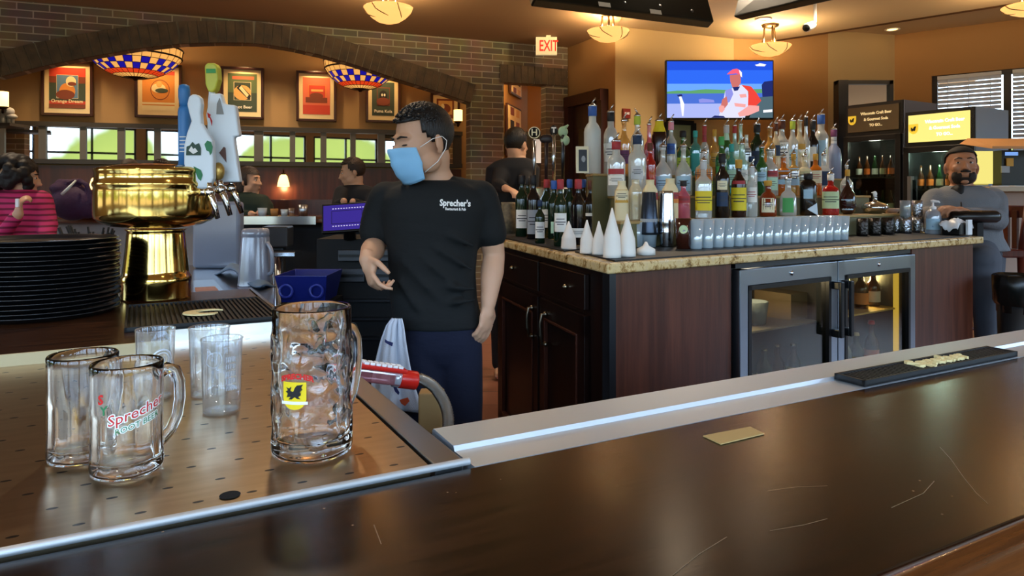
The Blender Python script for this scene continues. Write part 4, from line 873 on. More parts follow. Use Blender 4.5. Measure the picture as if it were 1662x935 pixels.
tiers = {
 'top': (.87, 1.45, [
  (648, 88, 19, 'vodka', 'frost', None, 'blue', 1, 'tall frosted bottle with blue neck'),
  (668, 93, 16, 'vodka', 'clear', [('white', .2, .5, 1.0)], 'black', 1, 'clear bottle with white label and dark neck'),
  (682.5, 100, 14, 'std', 'gold', [('purple', .2, .45, .9)], None, 1, 'golden bottle with purple label'),
  (697, 96, 15, 'std', 'clear', [('cream', .2, .5, .9)], 'lime', 2, 'clear bottle with yellow-green neck'),
  (710, 103, 12, 'tall', 'pink', [('pink', .3, .5, .9)], None, 1, 'slim pink bottle'),
  (721, 100, 18, 'jug', 'brown', [('yellow', .80, .99, 3.1)], 'yellow', 1, 'dark brown jug-shaped bottle with yellow neck'),
  (734, 101, 13, 'std', 'clear', [('blue', .4, .6, .7)], 'pink', 1, 'clear bottle with pink neck'),
  (747, 108, 18, 'squat', 'green', [('lime', .1, .4, .9)], 'black', 0, 'squat green bottle with black cap'),
  (760.5, 108, 13, 'square', 'teal', [('teal', .1, .5, .6)], 'teal', 0, 'square teal bottle'),
  (770.5, 104, 11, 'tall', 'clear', [('red', .68, .86, 3.1)], 'red', 1, 'clear bottle with red neck below the screen'),
  (781.5, 107, 11, 'tall', 'gold', [('gold', .2, .5, .9)], 'gold', 0, 'slim bottle with gold neck'),
  (794.5, 104, 13, 'std', 'green', [('mint', .72, .86, 3.1)], 'silver', 1, 'bright green bottle with silver neck'),
  (803.5, 104, 11, 'tall', 'mint', None, 'red', 1, 'pale bottle with red neck'),
  (810, 103, 11, 'tall', 'mint', None, None, 1, 'pale mint bottle with steel spout'),
  (816.5, 111, 11, 'square', 'clear', [('white', .35, .8, 1.2)], None, 0, 'square bottle with tall white label'),
  (828, 103, 15, 'wine', 'dkgreen', [('navy', .2, .5, .9)], 'black', 1, 'dark green bottle with black neck'),
  (842, 106, 13, 'std', 'gold', [('orange', .2, .4, .9)], None, 1, 'amber bottle with orange label'),
  (848.5, 102, 10, 'std', 'pale', [('navy', .4, .6, 1.2)], 'brown', 1, 'pale bottle with brown neck and navy label'),
  (855, 100, 16, 'std', 'clear', [('white', .25, .62, 1.1)], 'brown', 1, 'clear bottle with broad white label'),
  (867, 100, 12, 'std', 'clear', [('pale_blue', .2, .5, .9)], 'lime', 1, 'clear bottle with lime neck'),
  (874.5, 100, 13, 'std', 'pale', [('gold', .5, .6, 1.2)], None, 1, 'pale bottle with gold band'),
  (881.5, 97, 10, 'tall', 'clear', None, 'black', 1, 'slim clear bottle with black neck'),
  (889, 100, 13, 'std', 'dark', [('white', .3, .55, .6)], 'black', 1, 'black bottle with small white label'),
  (898, 95, 16, 'vodka', 'clear', [('pale_blue', .15, .6, .6)], 'blue', 1, 'tall clear bottle with blue neck'),
  (912, 107, 16, 'tall', 'slate', [('silver', .72, .85, 3.1)], 'purple', 1, 'bluish grey bottle with ribbed neck')]),
 'middle': (.69, 1.34, [
  (674, 117, 20, 'vodka', 'clear', [('red', .40, .50, 1.0), ('white', .2, .38, 1.0)], 'red', 1, 'clear bottle with red and white label'),
  (697, 112, 20, 'vodka', 'clear', [('silver', .28, .5, .7)], 'navy', 1, 'long clear bottle with navy neck'),
  (711, 118, 13, 'std', 'red', None, 'brown', 0, 'dark red bottle'),
  (725, 121, 20, 'squat', 'clear', [('pale_blue', .1, .4, .9)], None, 1, 'round-shouldered silver tequila-style bottle'),
  (747.5, 121, 19, 'squat', 'clear', [('pale_blue', .1, .4, .9)], None, 1, 'second round-shouldered silver tequila-style bottle'),
  (770, 126, 21, 'square', 'pale', [('orange', .35, .62, 1.6), ('lime', .1, .34, 1.6)], 'silver', 1, 'square bottle with orange and lime label'),
  (789, 113, 13, 'wine', 'green', [('green', .2, .5, .9)], 'green', 0, 'long green bottle'),
  (800, 119, 14, 'square', 'teal', [('mint', .2, .5, 1.0)], 'teal', 0, 'square blue-green bottle'),
  (811, 119, 14, 'square', 'mint', [('white', .3, .5, 1.0)], None, 1, 'square pale mint bottle'),
  (822, 129, 13, 'std', 'clear', [('white', .15, .5, .9)], 'navy', 0, 'clear bottle with dark navy cap'),
  (833, 122, 13, 'std', 'green', [('pale_blue', .3, .5, .9)], None, 1, 'light green bottle'),
  (842, 124, 18, 'std', 'clear', [('red', .42, .55, 1.1), ('mint', .12, .4, 1.1)], None, 1, 'clear bottle with red and mint label'),
  (857, 130, 16, 'square', 'orange', [('pale_blue', .3, .66, 1.3)], None, 1, 'orange bottle with pale blue label'),
  (868, 127, 13, 'square', 'gold', [('pale_blue', .25, .66, 1.0)], 'gold', 1, 'golden bottle with blue label'),
  (880, 129, 16, 'square', 'pale', [('mint', .2, .68, 1.4)], None, 1, 'pale bottle with tall mint label'),
  (892, 127, 14, 'square', 'orange', [('cream', .3, .6, .9)], 'gold', 0, 'orange bottle with cream label'),
  (901, 128, 15, 'square', 'clear', [('navy', .25, .6, 1.4)], None, 1, 'bottle with dark navy label'),
  (926, 137, 14, 'round', 'clear', [('white', .12, .4, .9)], None, 1, 'pale rounded bottle')]),
 'front': (.525, 1.23, [
  (680, 149, 17, 'carafe', 'cream', [('gold', .45, .78, .9)], None, 0, 'square cream-coloured juice bottle'),
  (695, 148, 16, 'carafe', 'pale', None, None, 0, 'pale square juice bottle'),
  (711, 148, 18, 'carafe', 'cream', [('red', .50, .68, 1.3)], None, 0, 'cream bottle with red fruit label'),
  (733, 147, 19, 'carafe', 'cream', [('red', .50, .66, 1.3), ('orange', .40, .50, 1.3)], None, 0, 'cream bottle with orange and red fruit label'),
  (747.5, 149, 15, 'std', 'pink', [('red', .42, .6, 1.2)], 'black', 0, 'pink bottle with black cap'),
  (769.5, 133, 19, 'square', 'clear', [('yellow', .14, .48, 1.3)], 'silver', 1, 'clear bottle with yellow label'),
  (790, 127, 16, 'wine', 'dark', [('cream', .44, .58, .7), ('navy', .18, .4, .8)], 'black', 0, 'tall black-brown bottle with oval label'),
  (808, 132, 16, 'std', 'brown', [('yellow', .12, .52, 1.5), ('red', .58, .64, 1.0)], 'gold', 0, 'dark brown bottle with big yellow label'),
  (822, 138, 13, 'std', 'clear', [('white', .3, .6, 1.0)], 'silver', 1, 'clear bottle with small white label'),
  (840, 149, 20, 'flask', 'amber', [('cream', .12, .52, .7)], 'gold', 0, 'reddish amber bottle with arched cream label'),
  (862, 148, 20, 'flask', 'clear', [('green', .1, .5, .6)], None, 1, 'clear bottle with small green label'),
  (884, 143, 20, 'jug', 'dark', [('pale_blue', .4, .62, .5)], 'black', 0, 'black jug-shaped bottle'),
  (908.5, 144, 18, 'square', 'red', [('pale_green', .16, .58, 1.2)], 'white', 1, 'red square bottle with pale green label'),
  (927, 140, 20, 'round', 'brown', [('pale_blue', .1, .34, .8)], 'gold', 0, 'round brown bottle with pale blue label'),
 ])}
for tn_, (off, z, lst) in tiers.items():
    for i, (u, vt, w, shp, gk, lab, cap, pour, desc) in enumerate(lst):
        p, _ = row(u, off); h = EYE+(HY-vt*KV)/FPX*p.y-z; r = w*KU/2/FPX*p.y*.98
        r = min(r, .047)
        pos = ORD[i]+' from left' if i else 'leftmost'
        bottle(p, z+.0006, h, r, shp, gk, lab, cap, pour, '%s, %s on the %s tier' % (desc, pos, tn_), 'liquor bottles on the %s tier' % tn_, turn=0)
# decanter with stopper, lying low and wide
p, _ = row(957, .522); t = thing('decanter', 'low wide silver and smoky decanter with a bird-like stopper', 'decanter', (p.x, p.y, 1.23)); c = (p.x, p.y, 1.23)
mb = MB(); mb.lathe([(0, 0), (.03, 0), (.06, .012), (.075, .03), (.078, .042), (.066, .058), (.03, .072), (.013, .078), (.011, .10), (.015, .105), (0, .106)], c, 28); obj('decanter_body', mb, GC['silver'], t)
mb = MB(); mb.ell((p.x, p.y, 1.23+.12), (.013, .009, .018)); mb.tube([(p.x, p.y, 1.345), (p.x-.012, p.y, 1.36), (p.x-.022, p.y, 1.358)], [.008, .006, .002]); obj('stopper', mb, GC['white'], t)
p, _ = row(975, .52); mb = MB(); mb.lathe([(0, 0), (.03, 0), (.055, .03), (.052, .03), (.028, .004), (0, .004)], (p.x, p.y, 1.23), 20); single('small_bowl', mb, mat('stone_bowl', 'a58a7a', .5), 'small pale brown bowl beside the silver decanter', 'bowl', (p.x, p.y, 1.23))
# small framed card on the top tier
p, _ = row(637, .80)
FM = frame_M((p.x, p.y, 1.45), (1, .1, 0), (0, .12, 1)); t = thing('photo_frame', 'small cream picture frame leaning beside the frosted bottle', 'picture frame', (p.x, p.y, 1.45))
mb = MB(); mb.box((0, .066, 0), (.062, .13, .008), M=FM); obj('frame', mb, LC['cream'], t); mb = MB(); mb.box((.002, .062, .006), (.040, .105, .004), M=FM); obj('photo', mb, BLACK, t)
mb = MB(); mb.ell(FM @ Vector((.004, .068, .009)), (.010, .002, .016)); obj('face_print', mb, LC['grey'], t)
# pint glasses in rows on the mat
PG = thin('pint_glass', 'eaf5fa', .03, .22, .38, 'd8ecf8')
def glass_mesh():
    mb = MB(); r = .0325; h = .122; mb.lathe([(0, 0), (r*.72, 0), (r*.76, .004), (r*.98, h), (r*.93, h), (r*.70, .012), (0, .012)], (0, 0, 0), 18); return mb
g0_ = None; k = 0
for ri, off in enumerate((.235, .318)):
    for i in range(17):
        p = tn(.705+i*.0685+ri*.025, off, CZ+.0062); nm = ORD[i]+(' from left' if i else '')
        if g0_ is None: g0_ = obj('drinking_glass', glass_mesh(), PG); o = g0_
        else: o = g0_.copy(); COL.objects.link(o)
        o.location = p; tag(o, 'clear drinking glass, %s in the %s row under the bottles' % (nm, ('front', 'back')[ri]), 'glass', 'drinking glasses on the black mat')
# small can / glass with dark drink and round label in front of the riser
p, _ = row(747.5, .27); t = thing('beer_glass', 'glass of dark drink with a round pale label left of the drinking glasses', 'glass', (p.x, p.y, CZ+.0062), math.atan2(-p.y, -p.x))
h = .13; mb = MB(); mb.lathe([(0, 0), (.030, 0), (.034, h), (0, h)], (p.x, p.y, CZ+.0062), 24); obj('glass_body', mb, mat('dark_drink', '3d1a10', .1, coat=.5), t)
FMx = Matrix.Translation((p.x, p.y, CZ+.09)) @ Matrix.Rotation(math.atan2(-p.y, -p.x), 4, 'Z'); mb = MB(); vs = [FMx @ Vector((math.sqrt(.0345**2-(.018*math.cos(a))**2)+.0006, .018*math.cos(a), .018*math.sin(a))) for a in [2*PI*i/24 for i in range(24)]]; mb.add(vs, [tuple(range(24))]); obj('label', mb, LC['pale_green'], t)
# shaker tins, glasses and cones near the corner
def ctr(u, v): return onz(u, v, CZ+.0062)
p = ctr(710, 203); mb = MB(); hh = .125; mb.lathe([(0, 0), (.029, 0), (.040, hh), (.037, hh), (.026, .012), (0, .012)], p, 24); single('mixing_glass', mb, PG, 'thick clear mixing glass under the dark shaker tin', 'glass', tuple(p))
D = p.y; zb = p.z+.055; mb = MB(); r_ = .042; zt_ = EYE+(HY-158*KV)/FPX*D; mb.lathe([(r_*.99, zb-p.z), (r_*1.02, zb-p.z-.002+.002), (r_, zb-p.z+.01), (r_*.70, zt_-p.z-.004), (r_*.64, zt_-p.z), (0, zt_-p.z)], p, 28); single('shaker_tin', mb, mat('dark_tin', '3c4450', .28, .8), 'dark grey shaker tin upturned over a mixing glass', 'shaker', (p.x, p.y, zb))
p = ctr(729, 203); D = p.y; zt_ = EYE+(HY-157*KV)/FPX*D-p.z; mb = MB(); r_ = .035; mb.lathe([(0, 0), (r_*.8, 0), (r_*.86, .004), (r_*.95, zt_*.24), (r_*1.0, zt_*.28), (r_*.94, zt_*.30), (r_*.98, zt_*.40), (r_*1.03, zt_*.42), (r_*1.0, zt_*.45), (r_*.86, zt_*.95), (r_*.8, zt_), (0, zt_)], p, 28); single('shaker', mb, STEELB, 'bright steel cocktail shaker beside the dark tin', 'shaker', tuple(p))
p = ctr(697, 203); mb = MB(); mb.lathe([(0, 0), (.024, 0), (.027, .11), (.024, .11), (.021, .008), (0, .008)], p, 20); single('highball_glass', mb, PG, 'narrow clear glass behind the paper cones', 'glass', tuple(p))
p = ctr(659, 198); mb = MB(); mb.lathe([(0, 0), (.032, 0), (.036, .12), (.033, .12), (.028, .008), (0, .008)], p, 20); single('steel_cup', mb, STEEL, 'steel cup behind the tallest paper cone', 'cup', tuple(p))
CON = mat('cone_paper', 'e9e6df', .7)
for u, vb, vt, w, lb in ((622, 206.5, 182, 17, 'stack of white paper cone cups nearest the wine bottles'), (642, 210, 181, 16, 'white paper cone stack, second from the wine bottles'), (655, 211, 182, 15, 'white paper cone stack between the second and the tallest'), (669.5, 213.5, 171, 20, 'tallest stack of white paper cone cups'), (686, 212.5, 176, 19, 'white paper cone stack right of the tallest one')):
    p = onz(u, vb-1.5, CZ+.0065); h = (EYE+(HY-vt*KV)/FPX*p.y)-p.z; r = w*KU/2/FPX*p.y; hb = h*.42
    pr = [(0, .0)]
    k = 5
    for i in range(k): z_ = hb*i/k; rr = r*(1-.02*i); pr += [(rr, z_+.001), (rr*.985, z_+hb/k*.93)]
    pr += [(r*.9, hb), (r*.45, hb+(h-hb)*.52), (.0025, h), (0, h)]
    mb = MB(); mb.lathe(pr, p, 24); single('paper_cone_stack', mb, CON, lb, 'paper cups', tuple(p), 'paper cone cups on the counter corner')
p = onz(706.5, 209.5, CZ+.0065); mb = MB(); mb.lathe([(0, 0), (.036, 0), (.035, .022), (.012, .034), (.004, .05), (0, .05)], p, 24); single('paper_cone_stack', mb, CON, 'low flat white paper cone lid in front of the shakers', 'paper cups', tuple(p), 'paper cone cups on the counter corner')
# wine bottles on the left leg
wines = [(571, 196, 144.5, 15, [('white', .14, .44, 1.0)], 'black', 'dkgreen', 'dark wine bottle with plain white label'),
 (583.5, 198, 144.5, 15, [('grey', .08, .46, 1.1)], 'black', 'dark', 'dark wine bottle with grey patterned label'),
 (590.5, 201.5, 165, 11, [('white', .12, .5, 1.1)], 'navy', 'dkgreen', 'short wine bottle with white label low down'),
 (598, 196, 148, 14, [('white', .16, .48, 1.0)], 'red', 'dkgreen', 'green wine bottle with red foil'),
 (606, 198, 149, 14, [('mint', .1, .3, .5)], 'blue', 'dkgreen', 'green wine bottle with bright blue foil'),
 (613, 204, 148, 15, [('white', .22, .50, 1.0)], 'red', 'dkgreen', 'green wine bottle with white label and pink-red foil'),
 (623, 197, 148, 13, None, 'blue', 'dkgreen', 'wine bottle with blue foil and no visible label'),
 (632.5, 203, 148, 16, [('white', .12, .26, 1.2)], 'red', 'dark', 'black wine bottle with low grey-white label'),
 (638, 195, 148, 13, None, 'blue', 'dark', 'dark wine bottle with blue-violet foil'),
 (646.5, 200, 149, 15, [('white', .42, .47, 1.1)], 'brown', 'dark', 'black wine bottle with thin white band'),
 (660, 196, 150, 15, [('brown', .3, .5, 1.1)], 'brown', 'dark', 'dark wine bottle behind the tallest paper cone'),
 (577, 191.5, 146, 13, None, 'black', 'dkgreen', 'dark wine bottle in the back row behind the first two')]
for i, (u, vb, vt, w, lab, cap, gk, desc) in enumerate(wines):
    p = onz(u, vb-1.5, CZ+.0065); h = (EYE+(HY-vt*KV)/FPX*p.y)-p.z; r = min(.038, w*KU/2/FPX*p.y)
    bottle(Vector((p.x, p.y, 0)), p.z, h, r, 'wine', gk, lab, cap, 0, desc+' at the left corner', 'wine bottles on the left leg of the island', 'wine_bottle')
# beer taps behind the wine
tb = F(602, 158, 3.95); t = thing('beer_tap_tower', 'chrome beer tap tower with H sign and mint handle behind the wine', 'beer tap', (tb.x, tb.y, CZ))
D = tb.y; X0 = lambda u: (u*KU-HX)/FPX*D
mb = MB(); mb.tube([(X0(602), D, CZ), (X0(602), D, CZ+.22)], .045, 20); mb.box((X0(602), D, CZ+.24), (X0(622)-X0(580), .09, .08)); obj('tower', mb, CHROME, t, [BEV(.01, 3)])
def zf(v, D): return EYE+(HY-v*KV)/FPX*D
for u, v0, v1, m_, shape in ((584, 150, 116, STEEL, 'H'), (597, 150, 118, mat('dk_handle', '241a1c', .4), 'oval'), (605, 150, 111, STEELB, 'sq'), (615, 150, 107, mat('mint_handle', 'a9c9a4', .4), 'fig')):
    x = X0(u); z0_, z1_ = zf(v0, D), zf(v1, D); mb = MB(); mb.tube([(x, D-.05, z0_), (x, D-.05, z1_)], [.009, .012], 12); h_ = obj('tap_handle', mb, m_ if shape != 'fig' else DKSTEEL, t); sub(h_)
    mb = MB()
    if shape == 'H':
        mb.tube([(x, D-.062, zf(110, D)), (x, D-.042, zf(110, D))], .032, 28); q = obj('sign', mb, BLK, h_)
        sub(q); mb = MB(); mb.lathe([(.028, .0), (.033, 0), (.033, .004), (.028, .004)], (0, 0, 0), 28, M=Matrix.Translation((x, D-.062, zf(110, D))) @ Matrix.Rotation(PI/2, 4, 'X'), close=True); text_mb(mb, 'H', .05, frame_M((x, D-.064, zf(110, D)), (1, 0, 0), (0, 0, 1)), .001, .001); o = obj('sign_rim', mb, LC['cream'], h_)
    elif shape == 'oval': mb.ell((x, D-.05, zf(115, D)), (.038, .012, .026)); obj('sign', mb, m_, h_)
    elif shape == 'sq': mb.ell((x, D-.05, zf(108, D)), (.022, .012, .030)); obj('sign', mb, BLK, h_); mb = MB(); text_mb(mb, 'T', .04, frame_M((x, D-.064, zf(108, D)), (1, 0, 0), (0, 0, 1)), .001, .002); obj('letter', mb, WHITE, h_)
    else:
        mb.ell((x, D-.05, zf(109, D)), (.028, .014, .03)); mb.ell((x+.012, D-.05, zf(116, D)), (.026, .014, .03)); mb.tube([(x+.01, D-.05, zf(106, D)), (x+.03, D-.05, zf(103.5, D))], [.012, .004]); obj('figure', mb, m_, h_)
# wicker-like jar at the far left corner of the counter
p = onz(556, 192, CZ+.0065); mb = MB(); mb.lathe([(0, 0), (.045, 0), (.047, .10), (.042, .17), (.045, .185), (.04, .185), (.038, .17), (0, .16)], p, 24); single('woven_jar', mb, mat('jar_tan', '8a7a5c', .6, vary=(60, '5c5040', .8)), 'tan textured jar at the left end of the wine bottles', 'jar', tuple(p))
# right end: hammered mugs, stacked mugs, sanitiser, wipes, black box
HM = mat('hammered_steel', 'b8bdc4', .22, 1, bump=(70, .6)); HD = mat('hammered_dark', '4a4644', .3, 1, bump=(70, .6))
p_, _ = row(943, .30)
def cup_(u, off, z, h, w, m_, label):
    p, _ = row(u, off); r = w*KU/2/FPX*p.y; mb = MB(); mb.lathe([(0, 0), (r*.88, 0), (r, .01), (r*1.0, h*.6), (r*.95, h), (r*.88, h), (r*.9, .012), (0, .012)], (p.x, p.y, z), 24); return single('hammered_mug', mb, m_, label, 'mug', (p.x, p.y, z), 'hammered metal mugs at the right end')
for u, w, m_, lb in ((943, 12, HD, 'dark hammered metal mug, leftmost of the row'), (956.5, 13, HD, 'dark hammered metal mug, second of the row'), (970.5, 13, HD, 'dark hammered metal mug in the middle of the row'), (991, 12, HM, 'hammered steel mug under the left upper mug'), (1003.5, 12, HM, 'hammered steel mug under the right upper mug'), (981, 9, HM, 'narrow hammered steel mug left of the stacked pair')):
    cup_(u, .36 if u != 981 else .42, CZ+.0062, .098, w, m_, lb)
cup_(990, .36, CZ+.1045, .098, 11, thin('upper_glass', 'c9d6dc', .05, .2, .3), 'clear upper mug stacked on the left steel mug'); cup_(1003, .36, CZ+.1045, .098, 11, HM, 'steel upper mug stacked beside the clear one')
p, _ = row(1020.5, .24); h = EYE+(HY-172*KV)/FPX*p.y-CZ-.0062; r = 8*KU/FPX*p.y; t = thing('sanitizer_bottle', 'clear pump bottle with blue label at the right end of the counter', 'pump bottle', (p.x, p.y, CZ+.0062), math.atan2(-p.y, -p.x))
M = Matrix.Translation((p.x, p.y, CZ+.0062)) @ Matrix.Rotation(math.atan2(-p.y, -p.x), 4, 'Z'); mb = MB(); mb.lathe([(0, 0), (r*.95, 0), (r, .006), (r, h*.7), (r*.85, h*.88), (r*.4, h), (0, h)], (0, 0, 0), 22, M=M); obj('bottle_body', mb, thin('gel_bottle', 'e2eaf2', .05, .15, .35, 'c9d6e6'), t)
mb = MB(); vs = []; 
for i in range(11):
    a = -.9+1.8*i/10
    for zz in (h*.18, h*.62): vs.append((r*1.02*math.cos(a), r*1.02*math.sin(a), zz))
mb.add(vs, [(2*i, 2*i+2, 2*i+3, 2*i+1) for i in range(10)], 0, True, M); obj('label', mb, LC['pale_blue'], t)
mb = MB()
vs = [M @ Vector((r*1.04*math.cos(.75*math.cos(a)), r*1.04*math.sin(.6*math.cos(a)), h*.42+h*.14*math.sin(a))) for a in [2*PI*i/20 for i in range(20)]]; mb.add(vs, [tuple(range(20))]); obj('oval_logo', mb, LC['blue'], t)
mb = MB(); mb.lathe([(r*.42, h), (r*.42, h+.012), (.006, h+.018), (.005, h+.04), (0, h+.04)], (0, 0, 0), 14, M=M); mb.tube([M @ Vector((0, -.012, h+.045)), M @ Vector((0, .0, h+.047)), M @ Vector((0, .028, h+.043)), M @ Vector((0, .034, h+.036))], [.008, .009, .006, .004], 10); obj('pump', mb, WHITEP, t)
p, _ = row(1047, .12); mb = MB(); rz = math.atan2(dI.y, dI.x)
c = Vector((p.x, p.y, CZ+.0062)); mb.box(c+Vector((0, 0, .035)), (.15, .10, .07), rz=rz); single('bar_caddy', mb, BLACK, 'black caddy box at the right end of the counter', 'caddy', tuple(c), mods=[BEV(.006)])
mb = MB(); rr = random.Random(3); G = 13; vs = []
for i in range(G):
    for j in range(G):
        a, b = i/(G-1)-.5, j/(G-1)-.5; q = c+dI*(a*.19-.01)+nI*(b*.10)
        vs.append((q.x, q.y, CZ+.085+.018*math.sin(7*a+2)*math.cos(5*b)+rr.uniform(-.006, .006)-.25*max(0, abs(a)-.36)-.1*max(0, -b-.3)))
mb.add(vs, [(i*G+j, (i+1)*G+j, (i+1)*G+j+1, i*G+j+1) for i in range(G-1) for j in range(G-1)], 0, True)
for k in range(3):
    vs = []; c0_ = tn(2.46+.02*k, .155, CZ+.006)
mb.box(c+nI*-.062+Vector((0, 0, .045)), (.05, .012, .085), rz=rz)
single('plastic_bag', mb, mat('white_bag', 'e3eaf0', .35), 'crumpled white plastic bag lying over the black caddy', 'bag', (c.x, c.y, CZ+.08), mods=[('SOLIDIFY', dict(thickness=.002))])
# paper cone lying before the black jug bottle
p, _ = row(889, .475); mb = MB(); b0 = Vector((p.x, p.y, 1.2305)); mb.add([b0+Vector((.028, 0, .002)), b0+Vector((.028, .01, .07)), b0+Vector((-.030, .0, .036)), b0+Vector((.034, .05, .004)), b0+Vector((.034, .05, .066))], [(0, 1, 2), (1, 4, 2), (4, 3, 2), (3, 0, 2), (0, 3, 4, 1)]); single('folded_napkin', mb, mat('napkin', 'cfe3f2', .6), 'pale folded napkin pointing left in front of the black bottle', 'napkin', tuple(b0))
# ================= brass tower, trays and things on the left =================
bc = F(171, 245, 2.36); bc = Vector((bc.x, bc.y, SZ))
t = thing('brass_beer_tower', 'large polished brass mushroom-shaped beer tower with chrome taps', 'beer tower', tuple(bc))
def bz(v): return zf(v, bc.y)-SZ
def br(w): return w/2*KU/FPX*bc.y
mb = MB(); prof = [(0, 0), (br(70), 0), (br(70), .008), (br(70), bz(233)), (br(71.5), bz(231)), (br(71.5), bz(227)), (br(67), bz(225)), (br(66), bz(222)), (br(61), bz(205)), (br(58), bz(192)), (br(57), bz(190)), (br(62), bz(188.5)), (0, bz(188.5))]
mb.lathe(prof, bc, 56); obj('stem', mb, BRASS, t)
mb = MB(); prof = [(0, bz(187)), (br(60), bz(187)), (br(88), bz(185.5)), (br(112), bz(181.5)), (br(119), bz(179)), (br(121), bz(176)), (br(121), bz(158)), (br(120), bz(154.5)), (br(122.5), bz(153)), (br(122.5), bz(151)), (br(119), bz(149)), (br(118), bz(143)), (br(120), bz(141.5)), (br(119), bz(139.5)), (br(108), bz(138)), (br(60), bz(135.5)), (0, bz(134.5))]
mb.lathe(prof, bc, 72); obj('drum', mb, BRASS, t)
# taps and handles round the far right of the drum
HB = mat('blue_handle', '3b7fc0', .35); HW = mat('white_handle', 'e6eef2', .35); HY_ = mat('yellow_handle', 'cfd24a', .4); HGo = mat('gold_badge', 'b9964e', .3, .6)
Dt = 2.42
def tx(u, D=Dt): return (u*KU-HX)/FPX*D
for u, v, d in ((226, 158, 2.33), (250, 156, 2.36), (262, 155, 2.44)):
    mb = MB(); x = tx(u, d); z = zf(v, d); q = Vector((bc.x, bc.y, z)); dr_ = (Vector((x, d-.05, z))-q); dr_.z = 0; dn = dr_.normalized(); s0 = q+dn*br(118)
    e_ = s0+dn*.06; mb.tube([s0, e_], .013, 12); mb.ell(e_, (.017, .017, .017)); mb.tube([e_, e_+Vector((0, 0, .03))], .008, 10)
    mb.tube([e_, e_+dn*.012+Vector((0, 0, -.02)), e_+dn*.035+Vector((0, 0, -.085))], [.012, .0105, .008], 12); obj('faucet', mb, CHROME, t)
def slab(pts, d, th, mats, name, parent, extra=None):
    """flat-ish handle outline in the upright plane at depth d, rounded"""
    mb = MB(); n = len(pts); P0 = [Vector((tx(u, d), 0, zf(v, d))) for u, v in pts]
    A = sum(P0[i].x*P0[(i+1) % n].z-P0[(i+1) % n].x*P0[i].z for i in range(n))
    if A < 0: P0 = P0[::-1]
    vs = [(p.x, d-th/2, p.z) for p in P0]+[(p.x, d+th/2, p.z) for p in P0]
    mb.add(vs, [tuple(range(n)), tuple(range(2*n-1, n-1, -1))]+[((i+1) % n, i, i+n, (i+1) % n+n) for i in range(n)])
    return obj(name, mb, mats, parent, [BEV(.006, 3)])
# blue handle
mb = MB(); d = 2.52
for (va, vb, wa, wb) in ((150, 90, 14, 15), (90, 87, 15, 12)): pass
h1 = None
mb = MB(); mb.tube([(tx(202, d), d, zf(v, d)) for v in (152, 120, 92, 89, 87)], [br(13), br(14), br(14.5), br(13), br(9)], 18); h1 = obj('blue_tap_handle', mb, HB, t); sub(h1)
mb = MB(); mb.tube([(tx(201.5, d), d, zf(v, d)) for v in (88, 85, 80, 74, 70.5, 69.5)], [br(9), br(11), br(13), br(13), br(11), br(5)], 18); obj('blue_tap_knob', mb, HB, h1)
mb = MB()
for v in (113, 116, 119, 122, 125): mb.box((tx(203, d), d-br(14)-.001, zf(v, d)), (.022, .002, .004))
obj('stripes', mb, WHI, h1)
# white board handle with hill and animal pictures
d = 2.30
h2 = slab([(208, 80), (212, 78), (217, 78), (221, 81), (222, 86), (221, 93), (222, 102), (228, 109), (234, 116), (235, 130), (235, 147), (230, 155), (216, 155), (208, 150), (203, 135), (203, 120), (206, 110), (211, 100), (208, 92), (206.5, 86)], d, .028, HW, 'white_tap_handle', t); sub(h2)
def decal(pts, d, y, m_, name, par):
    mb = MB(); P0 = [(tx(u, d), d-y, zf(v, d)) for u, v in pts]; mb.add(P0, [tuple(range(len(P0)))]); return obj(name, mb, m_, par, [('SOLIDIFY', dict(thickness=.001))])
decal([(206, 128), (206.5, 121), (210, 120), (213, 117), (216, 119.5), (220, 118), (222, 122), (222, 128)], d, .0155, mat('hill_print', '23402c', .5), 'hill_picture', h2)
decal([(209, 124), (212, 120.5), (214, 123), (216, 122), (219, 125), (214, 127)], d, .017, WHI, 'hill_snow', h2)
decal([(226, 119), (229, 116), (233, 117), (235, 121), (234, 126), (232, 128), (231, 125), (228, 124)], d, .0155, GRNI, 'animal_print', h2)
decal([(214, 137), (217, 138), (222, 140), (224, 144), (222, 149), (219, 147), (217, 143)], d, .0155, GRNI, 'animal_print', h2)
# yellow topped handle
d = 2.44; mb = MB(); mb.tube([(tx(232, d), d, zf(v, d)) for v in (152, 110, 84, 77, 75)], [br(9), br(10), br(9), br(7), br(7)], 16); h3 = obj('slim_tap_handle', mb, HW, t); sub(h3)
slab([(226, 55), (229, 52.5), (237, 52.5), (240, 56), (241, 66), (238, 74), (235, 76.5), (230, 76), (227, 70)], d, .04, HY_, 'yellow_cap', h3)
o_ = decal([(228.5, 57.5), (238.5, 57.5), (239, 61), (228.5, 61)], d, .0215, LC['green'], 'cap_band', h3)
# tall white handle with the cut-out shoulder
d = 2.38
h4 = slab([(231, 78), (243, 77), (246, 85), (248, 86), (259, 87), (262, 105), (263.5, 112), (257, 113), (262, 140), (264, 150), (240, 150), (236, 140), (233, 125), (229, 105), (227, 95)], d, .03, HW, 'wide_white_tap_handle', t); sub(h4)
decal([(239.5, 86), (242.5, 81), (245, 88), (247, 94.5), (239, 94.5)], d, .0165, mat('grey_window', '8b8a86', .4), 'cut_out', h4)
decal([(242, 126), (247, 121), (249, 122), (250, 134), (246, 130)], d, .0165, mat('brown_emblem', '6a4a40', .5), 'emblem', h4)
decal([(229, 93), (233, 95), (232, 96), (234.5, 100), (234, 104), (232, 98), (230, 97)], d, .0165, REDI, 'red_squiggle', h4)
mb = MB(); d = 2.33; mb.ell((tx(239, d), d, zf(141, d)), (br(13), .018, .030)); obj('gold_badge', mb, HGo, h4)
